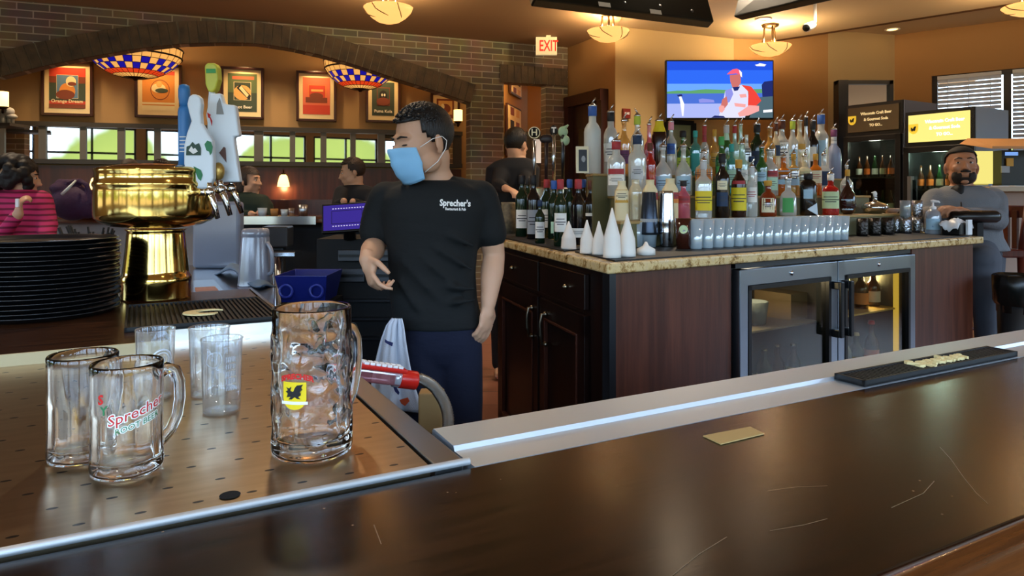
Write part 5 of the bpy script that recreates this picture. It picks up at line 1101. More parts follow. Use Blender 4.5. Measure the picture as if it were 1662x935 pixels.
# steel plate under tower
q = [ab(-.35, 2.47, 0), ab(.36, 2.445, 0), ab(.36, 2.6, 0), ab(-.35, 2.6, 0)]
# stack of black serving trays
tcx = F(44, 250, 2.06)
TR = mat('tray_black', '14161a', .32, coat=.3)
for k in range(17):
    z = SZ+.0015+k*.0129
    mb = MB(); R_ = .205; mb.lathe([(0, 0), (R_*.90, 0), (R_*.93, .004), (R_*.985, .0135), (R_, .0145), (R_*1.006, .0115), (R_*.99, .012), (R_*.945, .003), (R_*.9, .0015), (0, .0015)][::1], (0, 0, 0), 64)
    if k == 0: tr0 = obj('serving_tray', mb, TR); o = tr0
    else: o = tr0.copy(); COL.objects.link(o)
    o.location = (tcx.x+.0035*math.sin(k*2.3), tcx.y+.0035*math.cos(k*1.7), z); o.rotation_euler = (0, 0, k)
    pos = 'lowest of the stack' if k == 0 else ('topmost of the stack' if k == 16 else '%s from the bottom of the stack' % ORD[k])
    tag(o, 'round black serving tray, '+pos+' left of the brass tower', 'tray', 'stack of black serving trays')
# straw holder behind the trays
p = F(96, 202, 2.5); t = thing('straw_holder', 'black holder full of black straws behind the stack of trays', 'straw holder', (p.x, p.y, SZ))
mb = MB(); w = .17; h = zf(199, p.y)-SZ; mb.box((p.x, p.y, SZ+h/2), (w, .1, h)); obj('holder_box', mb, BLACK, t)
rr = random.Random(5)
for k in range(16):
    x = p.x-.055+.0085*k; tilt = (k-8)*.004+rr.uniform(-.006, .006); b0 = Vector((x, p.y+rr.uniform(-.03, .03), SZ+h-.02)); mb = MB(); mb.tube([b0, b0+Vector((tilt, 0, .065+rr.uniform(-.015, .015)))], .0035, 6); obj('straw', mb, BLACKM, t)
b0 = Vector((p.x-.075, p.y, SZ+h-.02)); mb = MB(); mb.tube([b0, b0+Vector((-.028, 0, .07))], .006, 6); obj('straw', mb, BLACKM, t)
# steel work area between the brass tower and the bartender
SW = mat('bench_steel', 'a9b4c2', .25, 1); WB = .92
t = thing('steel_workbench', 'stainless work bench with a lidded ice well behind the ribbed mat', 'work bench', tuple(onz(250, 232, WB)))
mb = MB(); q = [onz(203, 250, WB), onz(300, 250, WB), onz(300, 218, WB), onz(203, 218, WB)]; mb.prism([(a.x, a.y) for a in q], WB-.04, WB); obj('bench_top', mb, SW, t, [BEV(.004)])
mb = MB(); mb.prism([(a.x, a.y) for a in [v_*1 for v_ in q]], .05, WB-.042); obj('bench_body', mb, BLACKM, t)
mb = MB(); q2 = [onz(u, v, WB+.012) for u, v in ((207, 247), (250, 244), (234, 230), (207, 231))]; mb.prism([(a.x, a.y) for a in q2], WB+.001, WB+.012); obj('well_rim', mb, STEELB, t)
mb = MB(); q2 = [onz(u, v, WB+.015) for u, v in ((217, 246.5), (246, 244.5), (235, 235.5), (213, 236.5))]; mb.prism([(a.x, a.y) for a in q2], WB+.010, WB+.015); obj('well_lid', mb, wood_mat('well_wood', '8a5224', 'b87a42', .35, (1, 0), 6), t)
PIT = thin('frosted_pitcher', 'c9d0dc', .2, .15, .55, 'aab2c4')
p = onz(279.5, 234, WB+.001); r = 16.5*KU/FPX*p.y; h = zf(188, p.y)-p.z; t = thing('plastic_pitcher', 'frosted plastic pitcher standing upside down on the steel bench', 'pitcher', tuple(p))
mb = MB(); mb.lathe([(r*1.05, 0), (r*1.02, .012), (r, .03), (r*.82, h*.84), (r*.80, h*.86), (r*.83, h*.88), (r*.80, h*.97), (r*.7, h), (0, h)], p, 20, lambda q_, a, z: q_*min(1.12, 1/((abs(math.cos(a))**3.4+abs(math.sin(a))**3.4)**(1/3.4)))); obj('pitcher_body', mb, PIT, t)
mb = MB(); mb.tube(smooth([p+Vector((r*.9, -.02, .05)), p+Vector((r*1.25, -.03, .07)), p+Vector((r*1.2, -.03, h*.6)), p+Vector((r*.85, -.02, h*.75))], 5), .010, 10); obj('pitcher_handle', mb, PIT, t)
p = onz(239, 219, WB+.001); r = 17*KU/FPX*p.y; h = zf(192, p.y)-p.z; t = thing('plastic_pitcher', 'clear plastic pitcher with dark rim behind the ice well', 'pitcher', tuple(p))
mb = MB(); mb.lathe([(0, 0), (r*.9, 0), (r*.95, .01), (r*.85, h*.6), (r*.98, h*.85), (r, h)], p, 20); obj('pitcher_body', mb, PIT, t)
mb = MB(); mb.lathe([(r*1.1, h-.012), (r*1.14, h), (r*.9, h+.006), (0, h+.006)], p, 20); obj('lid', mb, mat('pitcher_lid', '3a3434', .5), t)
# clear bin behind the taps
p = onz(231, 222, WB+.001); p = Vector((p.x, p.y+.10, WB)); mb = MB(); w = 52*KU/FPX*p.y; h = zf(166, p.y)-WB
mb.box((p.x, p.y, WB+h/2+.001), (w, .08, h)); single('storage_bin', mb, thin('bin_plastic', 'b9c2d0', .15, .15, .6, '8f9ab0'), 'grey translucent square bin behind the beer taps', 'bin', (p.x, p.y, WB), mods=[BEV(.02, 3)])
# draped blue grey scoop/cloth
mb = MB(); G1, G2 = 16, 8; vs = []
for i in range(G1):
    f = i/(G1-1)
    for j in range(G2):
        g = j/(G2-1)-.5; c = onz(243+f*50, 220+f*12, WB+.03)
        vs.append((c.x+.02*g, c.y+.16*g, WB+.012+.075*math.sin(PI*min(1, f*1.1))*(1-.9*abs(g))*(1-f*.3)+.012*math.sin(9*f+4*g)))
mb.add(vs, [(i*G2+j, (i+1)*G2+j, (i+1)*G2+j+1, i*G2+j+1) for i in range(G1-1) for j in range(G2-1)], 0, True); single('bar_cloth', mb, mat('blue_grey_cloth', '5d7590', .6), 'blue grey cloth heaped on the steel bench beside the upturned pitcher', 'cloth', tuple(onz(265, 232, WB)), mods=[('SOLIDIFY', dict(thickness=.006))])
# dark shelving and cash drawers behind the bartender
t = thing('underbar_cabinet', 'dark under-bar cabinet with grey drawers beneath the purple screen', 'cabinet', (tx(400, 3.5), 3.5, 0))
xa, xb = tx(345, 3.4), tx(470, 3.4); za = zf(197, 3.4)
mb = MB(); mb.box(((xa+xb)/2, 3.62, za/2), (xb-xa, .4, za)); obj('body', mb, BLACKM, t)
DG = mat('drawer_grey', '4a4c50', .4, .5)
for v0, v1 in ((205.5, 215), (221, 232)):
    for u0, u1 in ((370, 399), (402, 428)):
        mb = MB(); mb.box(((tx(u0, 3.4)+tx(u1, 3.4))/2, 3.405, (zf(v0, 3.4)+zf(v1, 3.4))/2), (tx(u1, 3.4)-tx(u0, 3.4), .03, zf(v0, 3.4)-zf(v1, 3.4))); dd_ = obj('drawer', mb, DG, t, [BEV(.004)])
        sub(dd_); mb = MB(); mb.box(((tx(u0, 3.4)+tx(u1, 3.4))/2, 3.385, (zf((v0+v1)/2, 3.4))), ((tx(u1, 3.4)-tx(u0, 3.4))*.9, .012, .012)); obj('drawer_pull', mb, BLACK, dd_)
for v in (247, 262, 278):
    mb = MB(); mb.box(((xa+xb)/2, 3.40, zf(v, 3.4)), (xb-xa, .05, .01)); obj('shelf_lip', mb, mat('shelf_lip', '24262a', .3), t)
# point of sale screen
Dm = 3.35; c = F(379.5, 178.5, Dm); PM = frame_M(c, (1, -.05, .07), (-.12, .45, 1)); t = thing('till_screen', 'tilted touch screen till glowing purple with a dotted frame', 'till', (c.x, c.y+.05, za))
ww, hh = .245, .15
mb = MB(); mb.box((0, 0, -.012), (ww, hh, .024), M=PM); obj('screen_case', mb, BLACK, t, [BEV(.004)])
mb = MB(); mb.box((0, 0, .001), (ww*.93, hh*.86, .002), M=PM); s_ = obj('screen', mb, emit('purple_screen', '3a2c8c', 1.0), t); sub(s_)
mb = MB()
for k in range(13): 
    for y in (-.30, .30): mb.box((ww*(-.27+k*.054), hh*y, .003), (.007, .004, .001), M=PM)
for k in range(6): mb.box((ww*.40, hh*(-.24+k*.1), .003), (.005, .005, .001), M=PM)
obj('dotted_frame', mb, emit('screen_dots', 'cfc8ee', 1.0), s_)
mb = MB(); 
for (x, y, a, b) in ((0, .22, .6, .004), (0, -.22, .6, .004), (-.3, 0, .003, .44), (.3, 0, .003, .44)): mb.box((ww*x, hh*y, .003), (ww*a if a > .01 else .002, hh*b if b > .01 else .002, .001), M=PM)
obj('box_outline', mb, BLACK, s_)
mb = MB(); mb.tube([(c.x, c.y+.06, za), (c.x, c.y+.05, za+.06), PM @ Vector((0, 0, -.02))], .03, 12); obj('stand', mb, BLACK, t)
# far bar with steel edge, people sit beyond it
FB = 1.19; t = thing('far_bar', 'far side bar with wooden top and bright steel inner edge', 'bar', (tx(310, 4.9), 4.95, 0))
mb = MB(); mb.box(((tx(-40, 4.9)+tx(420, 4.9))/2, 5.1, FB-.02), (tx(420, 4.9)-tx(-40, 4.9), .55, .04)); obj('bar_top', mb, wood_mat('far_bar_wood', '3a1e10', '6b3e22', .2, (1, 0), 6), t, [BEV(.01, 2)])
mb = MB(); mb.box(((tx(255, 4.8)+tx(346, 4.8))/2, 4.80, FB-.02), (tx(346, 4.8)-tx(255, 4.8), .03, .055)); obj('steel_edge', mb, STEELB, t)
mb = MB(); mb.box(((tx(-40, 4.9)+tx(250, 4.9))/2, 4.95, FB/2-.02), (tx(250, 4.9)-tx(-40, 4.9), .1, FB-.04)); obj('bar_front', mb, mat('pale_panel', '8d837c', .6), t)
mb = MB(); mb.box(((tx(250, 4.9)+tx(420, 4.9))/2, 5.0, FB/2-.02), (tx(420, 4.9)-tx(250, 4.9), .1, FB-.04)); obj('bar_front', mb, BLACKM, t)
D = 4.5; t = thing('steel_shelf', 'small bright steel shelf on a post under the far bar', 'shelf', (tx(310, D), D, 0))
mb = MB(); mb.box((tx(310.5, D), D, zf(208.5, D)), (tx(326.5, D)-tx(294, D), .15, .03)); obj('shelf_board', mb, STEELB, t, [BEV(.004)]); mb = MB(); mb.tube([(tx(304, D), D, 0), (tx(304, D), D, zf(209.5, D))], .022, 12); obj('post', mb, STEEL, t)
D = 4.68; mb = MB(); mb.box((tx(304, D), D, (zf(186, D)+zf(203, D))/2), (tx(318, D)-tx(290, D), .14, zf(186, D)-zf(203, D))); mb.box((tx(304, D), D+.02, zf(203, D)/2), (.08, .06, zf(203, D))); single('receipt_printer', mb, mat('printer_grey', '32363c', .4), 'dark grey box-shaped printer below the far bar', 'printer', (tx(304, D), D, 0), mods=[BEV(.01)])
for k, (u, w, h, m_, lb) in enumerate(((287, 10, .06, PG, 'short clear glass at the left on the far bar'), (300, 9, .055, mat('candle_glass', 'c58a4a', .2, trans=.4), 'small amber candle glass on the far bar'), (311, 8, .05, PG, 'small clear glass right of the candle on the far bar'), (319, 7, .06, THING, 'narrow clear glass on the far bar'), (331.5, 11, .085, STEEL, 'steel cup on the far bar under the wall lamp'))):
    D = 5.0; r = w*KU/2/FPX*D; mb = MB(); mb.lathe([(0, 0), (r*.8, 0), (r, h), (r*.92, h), (r*.72, .006), (0, .006)], (tx(u, D), D, FB+.001), 16); single('small_glass', mb, m_, lb, 'glass', (tx(u, D), D, FB+.001))
# blue bin
D = 3.15; t = thing('blue_bus_bin', 'shallow dark blue plastic bin left of the bartender', 'bin', (tx(338, D), D, .72)); zt_, zb_ = zf(224, D), zf(246, D); w = tx(366, D)-tx(311, D)
M = Matrix.Translation((tx(339, D), D, zb_)); H_ = zt_-zb_; mb = MB()
o0 = [(-w*.42, -.10), (w*.42, -.10), (w*.42, .10), (-w*.42, .10)]; o1 = [(-w*.5, -.14), (w*.5, -.14), (w*.5, .14), (-w*.5, .14)]
vs = [(x, y, 0) for x, y in o0]+[(x, y, H_) for x, y in o1]+[(x*.95, y*.93, H_) for x, y in o1]+[(x*.95, y*.93, .008) for x, y in o0]
fs = [(3, 2, 1, 0), (12, 13, 14, 15)]
for i in range(4): j = (i+1) % 4; fs += [(i, j, j+4, i+4), (i+4, j+4, j+8, i+8), (i+8, j+8, j+12, i+12)]
mb.add(vs, fs, 0, False, M); obj('bin_body', mb, mat('blue_plastic', '1b2470', .35), t, [BEV(.008, 2)])
for x in (-.28, .30):
    mb = MB(); mb.lathe([(.022, 0), (.032, 0), (.032, .006), (.022, .006)], (0, 0, 0), 18, M=M @ Matrix.Translation((w*x, -.135, H_*.45)) @ Matrix.Rotation(PI/2, 4, 'X'), close=True); obj('grip_ring', mb, mat('blue_ring', '2c3690', .3), t)
mb = MB(); mb.box((tx(341, D), D+.02, zb_/2-.002), (w*.92, .26, zb_-.004)); single('low_cabinet', mb, BLACKM, 'low black cabinet under the blue bin', 'cabinet', (tx(339, D), D+.02, 0))

# ================= dining room wall: mirrors, pictures, lamps =================
TRIMG = mat('mirror_frame_wood', '3b352f', .35)
t = thing('mirror_band', 'long dark framed band of mirror panels along the dining room wall', 'mirror', tuple(onW(120, 131, .06)))
pL, pR = onW(-30, 118, .05), onW(505, 118, .05)
ztop, zbot = onW(0, 102.8, .05).z, onW(0, 130.8, .05).z
WMx = Matrix.Translation((pL.x, pL.y, 0)) @ Matrix.Rotation(math.atan2(Wd.y, Wd.x), 4, 'Z'); LLn = (Vector((pR.x, pR.y))-Vector((pL.x, pL.y))).length
def sW(u): q = onW(u, 118, .05); return (Vector((q.x, q.y))-Vector((pL.x, pL.y))).length*(1 if q.x > pL.x else -1)
mb = MB(); mb.box((LLn/2, -.01, ztop+.02), (LLn, .09, .05), M=WMx); mb.box((LLn/2, -.005, zbot-.02), (LLn, .07, .05), M=WMx); mb.box((LLn/2, .02, (ztop+zbot)/2), (LLn, .02, ztop-zbot), M=WMx); obj('frame', mb, TRIMG, t)
panels = [(-26, 0), (6, 43), (51, 88), (95, 129), (137, 169), (176, 206), (213, 240), (247, 278), (288, 317), (323, 350.5), (357, 383), (389, 413), (421, 443), (450, 470), (477, 495)]
edges = [panels[0][0]-2]
for i, (a, b) in enumerate(panels):
    mb = MB(); sa, sb = sW(a), sW(b); mb.box(((sa+sb)/2, -.004, (ztop+zbot)/2), (sb-sa, .006, ztop-zbot-.01), M=WMx); obj('mirror_panel', mb, MIRR, t)
    if i: sp = sW(panels[i-1][1]); mb = MB(); mb.box(((sp+sa)/2, -.012, (ztop+zbot)/2), (sa-sp, .03, ztop-zbot), M=WMx); obj('post', mb, mat('mirror_post', '6b6862', .4), t)
WO = mat('picture_frame_wood', '3a1c12', .35); MATB = mat('picture_mount', 'e6cf9c', .6)
PC = {k: mat('art_'+k, v, .6) for k, v in dict(red='c8402a', orange='d98a3a', tan='d9a860', green='5a6a44', dkgreen='3a4636', brown='7a3a22', cream='e9d7a6', black='1c1a18', blue='5a7ea0', pink='d96a4a', white='f0e8d0').items()}
def picture(u0, u1, v0, v1, fn, label, title=None, group='framed posters on the dining room wall'):
    a, b = onW(u0, v0, .045), onW(u1, v0, .045); zt_, zb_ = a.z, onW((u0+u1)/2, v1, .045).z; wd = (b-a); wd.z = 0; w = wd.length; h = zt_-zb_
    M = Matrix.Translation((a.x, a.y, zb_)) @ Matrix.Rotation(math.atan2(Wd.y, Wd.x), 4, 'Z') @ Matrix.Rotation(PI/2, 4, 'X')
    t = thing('framed_poster', label, 'picture', tuple(M @ Vector((w/2, 0, 0))), 0, group)
    mb = MB(); f = .03
    for (cx, cy, sx, sy) in ((w/2, f/2, w, f), (w/2, h-f/2, w, f), (f/2, h/2, f, h), (w-f/2, h/2, f, h)): mb.box((cx, cy, .0), (sx, sy, .035), M=M)
    obj('frame', mb, WO, t, [BEV(.004)])
    mb = MB(); mb.box((w/2, h/2, -.004), (w-f, h-f, .006), M=M); obj('mount', mb, MATB, t)
    x0, x1, y0, y1 = f+.045, w-f-.045, f+.055, h-f-.045
    def Q(fx, fy): return (x0+(x1-x0)*fx, y0+(y1-y0)*fy)
    art = MB(); lv = [0]
    def poly(pts, mi, z=None):
        lv[0] += 1; zz = .001+.0006*lv[0]; art.add([M @ Vector((Q(*p)[0], Q(*p)[1], zz)) for p in pts], [tuple(range(len(pts)))], mi)
    def rect(a_, b_, c_, d_, mi): poly([(a_, b_), (c_, b_), (c_, d_), (a_, d_)], mi)
    def ellp(cx, cy, rx, ry, mi): poly([(cx+rx*math.cos(2*PI*i/22), cy+ry*math.sin(2*PI*i/22)) for i in range(22)], mi)
    mats = list(PC.values()); ix = {k: i for i, k in enumerate(PC)}
    fn(rect, ellp, poly, ix)
    if title: 
        lv[0] += 2
        for s_, fx, fy, sz_, mi in title: text_mb(art, s_, sz_, M @ Matrix.Translation((Q(fx, fy)[0], Q(fx, fy)[1], .003+.0006*lv[0])), .0005, .001, mi=ix[mi])
    obj('poster_print', art, mats, t); return t
def a1(r, e, p, i):
    r(0, 0, 1, 1, i['red']); r(0, .18, 1, .68, i['dkgreen']); r(0, .62, 1, .78, i['brown']); r(.2, .24, .8, .82, i['cream']); r(.21, .25, .79, .81, i['blue']); e(.5, .42, .22, .2, i['orange']); e(.6, .66, .14, .13, i['cream']); e(.63, .6, .12, .05, i['brown']); e(.45, .33, .26, .12, i['brown']); r(0, .0, 1, .1, i['brown'])
def a2(r, e, p, i):
    r(0, 0, 1, 1, i['orange']); r(0, 0, 1, .2, i['cream']); r(0, .12, 1, .15, i['orange']); r(0, .9, 1, 1, i['red']); e(.55, .52, .3, .26, i['brown']); e(.55, .52, .28, .24, i['orange']); e(.5, .56, .22, .12, i['cream']); e(.52, .66, .09, .08, i['tan']); e(.6, .5, .2, .06, i['dkgreen'])
def a3(r, e, p, i):
    r(0, 0, 1, 1, i['dkgreen']); r(0, .5, 1, 1, i['green']); r(.15, .85, .9, .93, i['pink']); r(.2, .3, .8, .78, i['cream']); r(.22, .31, .78, .77, i['dkgreen']); e(.5, .5, .3, .2, i['tan']); p([(.3, .62), (.42, .72), (.8, .42), (.72, .32)], i['black']); p([(.38, .62), (.46, .68), (.72, .45), (.66, .38)], i['cream'])
def a4(r, e, p, i):
    r(0, 0, 1, 1, i['pink']); r(0, .0, 1, .25, i['red']); r(.2, .35, .85, .8, i['orange']); r(.22, .36, .83, .79, i['red']); r(.1, .32, .9, .46, i['brown']); e(.5, .5, .25, .09, i['brown']); r(.3, .62, .75, .68, i['tan'])
def a5(r, e, p, i):
    r(0, 0, 1, 1, i['dkgreen']); r(.22, .3, .8, .85, i['brown']); r(.25, .33, .77, .82, i['dkgreen']); e(.5, .6, .18, .16, i['black']); e(.45, .62, .04, .04, i['white']); e(.56, .62, .04, .04, i['white']); e(.5, .42, .3, .12, i['brown'])
def a6(r, e, p, i):
    r(0, 0, 1, 1, i['brown']); r(.1, .2, .9, .9, i['tan']); e(.5, .5, .3, .25, i['brown']); e(.35, .6, .1, .15, i['cream'])
picture(45, 102, 49, 95.5, a1, 'red and green framed poster, leftmost on the dining room wall', [("Orange Dream", .5, .17, .050, 'cream')])
picture(147.5, 199, 52, 97, a2, 'orange framed poster with an oval drawing partly behind the stained glass lamp')
picture(241.5, 288.5, 54.5, 98, a3, 'green framed poster with a slanted bottle shape and orange heading', [("Root Beer", .5, .12, .050, 'white')])
picture(324, 368, 58, 100, a4, 'pinkish red framed poster right of the green one')
picture(400, 438, 62, 101, a5, 'dark green framed poster with white title above the bartender', [("Puma Kola", .5, .13, .050, 'white')])
picture(471, 503, 76, 103, a6, 'brown framed poster in the corner beside the glowing wall sconce')
# picture spot glows come from small ceiling spots
SPT = mat('spot_glass', 'ffdf9e', .4, emis=6, ecol='ffc46a')
for u, lb in ((75, 'small round ceiling spot over the leftmost poster'), (172, 'small round ceiling spot over the orange poster'), (266, 'small round ceiling spot over the green poster'), (346, 'small round ceiling spot over the pinkish red poster'), (420, 'small round ceiling spot over the dark green poster')):
    q = onW(u, 60, .22); t = thing('ceiling_spot', lb, 'lamp', (q.x, q.y, ZL)); mb = MB(); mb.lathe([(.035, 0), (.055, 0), (.055, -.02), (.035, -.02)], (q.x, q.y, ZL-.001), 20, close=True); obj('ring', mb, STEEL, t)
    mb = MB(); mb.lathe([(0, -.006), (.034, -.006)], (q.x, q.y, ZL-.001), 20); obj('bulb', mb, SPT, t)
    light('spot_light', 'SPOT', (q.x, q.y, ZL-.04), 26, (1, .66, .3), .02, (0, 0, 0), spot_size=1.5, spot_blend=.6)
# sconces and bell lamps
SHD = mat('lamp_shade_glow', 'ffdca0', .5, emis=3.2, ecol='ffcf7a')
def bell(u, v0, v1, w, off, label, cyl=False, power=4):
    a = onW(u, v0, off); b = onW(u, v1, off); c = Vector((a.x, a.y, b.z)); h = a.z-b.z; r = w*KU/2/FPX*a.y
    t = thing('wall_lamp', label, 'lamp', tuple(onW(u, v0-2, .02))); mb = MB()
    if cyl: mb.lathe([(r, 0), (r, h), (r*.9, h), (r*.9, 0)], c, 24, close=True)
    else: mb.lathe([(r, 0), (r*.92, h*.3), (r*.62, h*.85), (r*.3, h), (r*.25, h*.95), (r*.85, h*.3), (r*.94, 0)], c, 24, close=True)
    obj('lamp_shade', mb, SHD, t)
    mb = MB(); 
    if cyl: mb.lathe([(0, -.03), (r*.5, -.03), (r*1.1, -.004), (0, -.004)], c, 20); mb.tube([c+Vector((0, 0, -.02)), c+Vector((Wd.y*-.0, .0, -.06)), onW(u, v1+3, .02)], .012)
    else: mb.lathe([(r*.35, h*.97), (r*.38, h*1.1), (0, h*1.14)], c, 16); mb.tube([c+Vector((0, 0, h*1.1)), c+Vector((0, 0, h*1.35)), onW(u, v0-3, .01)], .008)
    obj('lamp_arm', mb, mat('bronze', '3a2a1c', .35, 1), t)
    light('lamp_light', 'POINT', tuple(c+Vector((0, 0, h*.4 if cyl else -.02))), power, (1, .6, .25), .03)
bell(310, 143.5, 153.5, 13, .16, 'bell shaped wall lamp glowing above the far bar glasses')
bell(104, 146, 156, 12, .16, 'bell shaped wall lamp half hidden left of the brass drum')
bell(501, 90.5, 99.5, 9.5, .35, 'square glowing sconce at the right end of the mirrors', True, 6)
bell(3, 75.5, 87.5, 11, .6, 'glowing shaded lamp at the far left above the mirrors', True, 6)
q = onW(8, 100, .55); mb = MB(); mb.ell(onW(8, 92, .5), (.07, .05, .05)); mb.ell(onW(13, 96, .5), (.05, .05, .03)); mb.tube([onW(10, 96, .5), onW(10, 102, .5)], .02); mb.tube([onW(14, 96, .5), onW(14, 102, .5)], .016); mb.tube([onW(4, 94, .5), onW(3, 102, .5)], .03)
single('figurine', mb, mat('grey_figurine', 'a09a90', .6), 'small grey animal figurine under the far left lamp', 'figurine', tuple(onW(9, 102, .5)))
mb = MB(); q = onW(6, 103, .45); mb.box((q.x-.1, q.y, q.z-.005), (.5, .3, .03)); single('wall_shelf', mb, TRIMG, 'short dark shelf under the figurine at the far left', 'shelf', tuple(q))
# stained glass bowls hanging behind the arch
SGY = mat('stained_amber', 'e8b468', .4, emis=.75, ecol='ffb860'); SGB = mat('stained_blue', '1a1aa8', .3, emis=.25, ecol='2a20ff'); SGR = mat('stained_red', 'c8381a', .3, emis=.6, ecol='ff4a1a'); SGD = mat('stained_dark', '2a1030', .3, emis=.08); LEAD = mat('lead_line', '14100c', .5)
def tiffany(u, v0, v1, w, D, label):
    c = F(u, v1, D); r = w*KU/2/FPX*D; h = zf(v0, D)-c.z
    t = thing('stained_glass_lamp', label, 'lamp', (c.x, c.y, ZL), 0, 'stained glass bowl lamps behind the arch')
    pr = [(r*.25, 0), (r*.46, h*.10), (r*.62, h*.24), (r*.78, h*.45), (r*.90, h*.68), (r*.985, h*.90), (r*1.01, h*1.25)]
    mb = MB(); n = 30; vs = []
    for (a, z) in pr:
        for i in range(n): th = 2*PI*(i+.5)/n; vs.append((c.x+a*math.cos(th), c.y+a*math.sin(th), c.z+z))
    fs = []; o_ = len(mb.v)
    mb.v += vs
    for k in range(len(pr)-1):
        for i in range(n):
            j = (i+1) % n; mb.f.append((o_+k*n+i, o_+k*n+j, o_+(k+1)*n+j, o_+(k+1)*n+i)); mb.sm.append(False)
            if k == 1: mi = 2
            elif k in (2, 3): mi = 1 if (i//1+k) % 2 == 0 else 0
            elif k == 4: mi = 0
            else: mi = 0
            mb.m.append(mi)
    obj('glass_bowl', mb, [SGY, SGB, SGR], t)
    mb = MB()
    for i in range(n):
        th = 2*PI*(i+.5)/n; mb.tube([(c.x+a*1.004*math.cos(th), c.y+a*1.004*math.sin(th), c.z+z) for a, z in pr], .0028, 4)
    for (a, z) in pr: mb.tube([(c.x+a*1.004*math.cos(2*PI*i/n), c.y+a*1.004*math.sin(2*PI*i/n), c.z+z) for i in range(n)], .0035 if z < h*.8 else .010, 5, closed=True)
    obj('leading', mb, LEAD, t)
    mb = MB(); mb.lathe([(0, -.03), (.015, -.03), (.03, -.012), (r*.27, .003), (0, .006)], c, 20)
    obj('bottom_cap', mb, mat('bronze', '3a2a1c', .35, 1), t)
    for i in range(3): th = 2*PI*i/3+.4; mb = MB(); mb.tube([(c.x+r*math.cos(th), c.y+r*math.sin(th), c.z+h*1.25), (c.x, c.y, ZL)], .006, 6); obj('hanging_rod', mb, mat('bronze', '3a2a1c', .35, 1), t)
    light('lamp_light', 'POINT', (c.x, c.y, c.z+h*1.3), 14, (1, .7, .35), .06)
tiffany(148, 45, 64, 94, 7.25, 'large stained glass bowl lamp with blue checks, left one behind the arch')
tiffany(394, 55.5, 73.5, 76, 7.95, 'stained glass bowl lamp with blue checks, right one behind the arch')
# alabaster bowl ceiling lights
ALA = mat('alabaster', 'f0c488', .5, emis=1.15, ecol='ffbe6a', vary=(5, 'd99a50', .9)); NIC = mat('bronze_nickel', '8a7a60', .3, 1)
def bowl(u, vr, vb, w, D, label):
    r = w*KU/2/FPX*D; zr = zf(vr, D); h = zr-zf(vb, D); x = tx(u, D)
    t = thing('bowl_ceiling_light', label, 'lamp', (x, D, ZC), 0, 'alabaster bowl ceiling lights')
    mb = MB(); mb.lathe([(0, -h), (r*.2, -h*.98), (r*.45, -h*.86), (r*.7, -h*.6), (r*.88, -h*.3), (r, 0), (r*.97, .004), (r*.85, -h*.25), (r*.6, -h*.6), (0, -h*.9)], (x, D, zr), 40); obj('glass_bowl', mb, ALA, t)
    mb = MB()
    for s_ in (0, 1, 2, 3, 4, 5):
        a0 = s_*PI/3; pts = []
        for i in range(9):
            f = i/8; rr = r*(1.0-.45*math.sin(f*PI*.5)); a = a0+f*.9; zz = -h*.96*math.sqrt(max(0, 1-(rr/r)**2))*.86-.002; pts.append((x+rr*1.01*math.cos(a), D+rr*1.01*math.sin(a), zr+zz))
        mb.tube(pts, .004, 5)
    obj('wire_swirl', mb, NIC, t)
    mb = MB()
    for i in range(3): th = i*2*PI/3+.5; mb.tube([(x+r*.35*math.cos(th), D+r*.35*math.sin(th), zr-.01), (x+r*.28*math.cos(th), D+r*.28*math.sin(th), ZC-.03)], .010, 8)
    mb.lathe([(0, 0), (r*.42, 0), (r*.40, -.02), (r*.2, -.035), (0, -.035)], (x, D, ZC-.001), 24); obj('canopy', mb, NIC, t)
    light('lamp_light', 'POINT', (x, D, zr+.03), 42, (1, .7, .38), .05)
bowl(425, 6.5, 19.5, 54, 5.8, 'alabaster bowl ceiling light above the arch, leftmost of the bowls')
bowl(665, 25.5, 34.8, 46.5, 6.75, 'alabaster bowl ceiling light between the exit sign and the television')
bowl(842.5, 38, 46.3, 44, 7.25, 'alabaster bowl ceiling light at the upper right corner of the television')
bowl(1128, 5, 13, 56, 5.8, 'alabaster bowl ceiling light cut by the right edge of the view')
for u, v, z, lb in ((611, 27, 2.9, 'small recessed ceiling light beside the exit sign'), (723, 27.5, ZC, 'small recessed ceiling light left above the television'), (976, 24, ZC+RS, 'recessed ceiling light above the drinks coolers'), (835, 15.5, ZC, 'recessed ceiling light near the camera')):
    z = ZC if z < 3 else z
    D = (z-EYE)*FPX/(HY-v*KV); x = tx(u, D); t = thing('recessed_light', lb, 'lamp', (x, D, z)); mb = MB(); mb.lathe([(.055, -.001), (.08, -.001), (.08, -.012), (.055, -.006)], (x, D, z), 24, close=True); obj('ring', mb, WHITEP, t)
    mb = MB(); mb.lathe([(0, -.003), (.054, -.003)], (x, D, z), 24); obj('bulb', mb, SPT, t)
# ceiling camera
D = 5.9; x = tx(886, D); t = thing('security_camera', 'white security camera under the ceiling right of the television', 'camera', (x, D, ZC)); mb = MB(); z = zf(22, D)
mb.tube([(x-.05, D-.05, z-.02), (x+.03, D+.02, z+.02)], [.038, .034], 20); obj('camera_body', mb, WHITEP, t); mb = MB(); mb.tube([(x-.058, D-.056, z-.024), (x-.052, D-.051, z-.021)], .030, 20); obj('lens', mb, BLACK, t); mb = MB(); mb.tube([(x+.03, D+.02, z+.02), (x+.06, D+.04, z+.05), (x+.06, D+.04, ZC)], .014, 10); mb.lathe([(0, 0), (.05, 0), (.045, -.02), (0, -.02)], (x+.06, D+.04, ZC), 16); obj('bracket', mb, WHITEP, t)
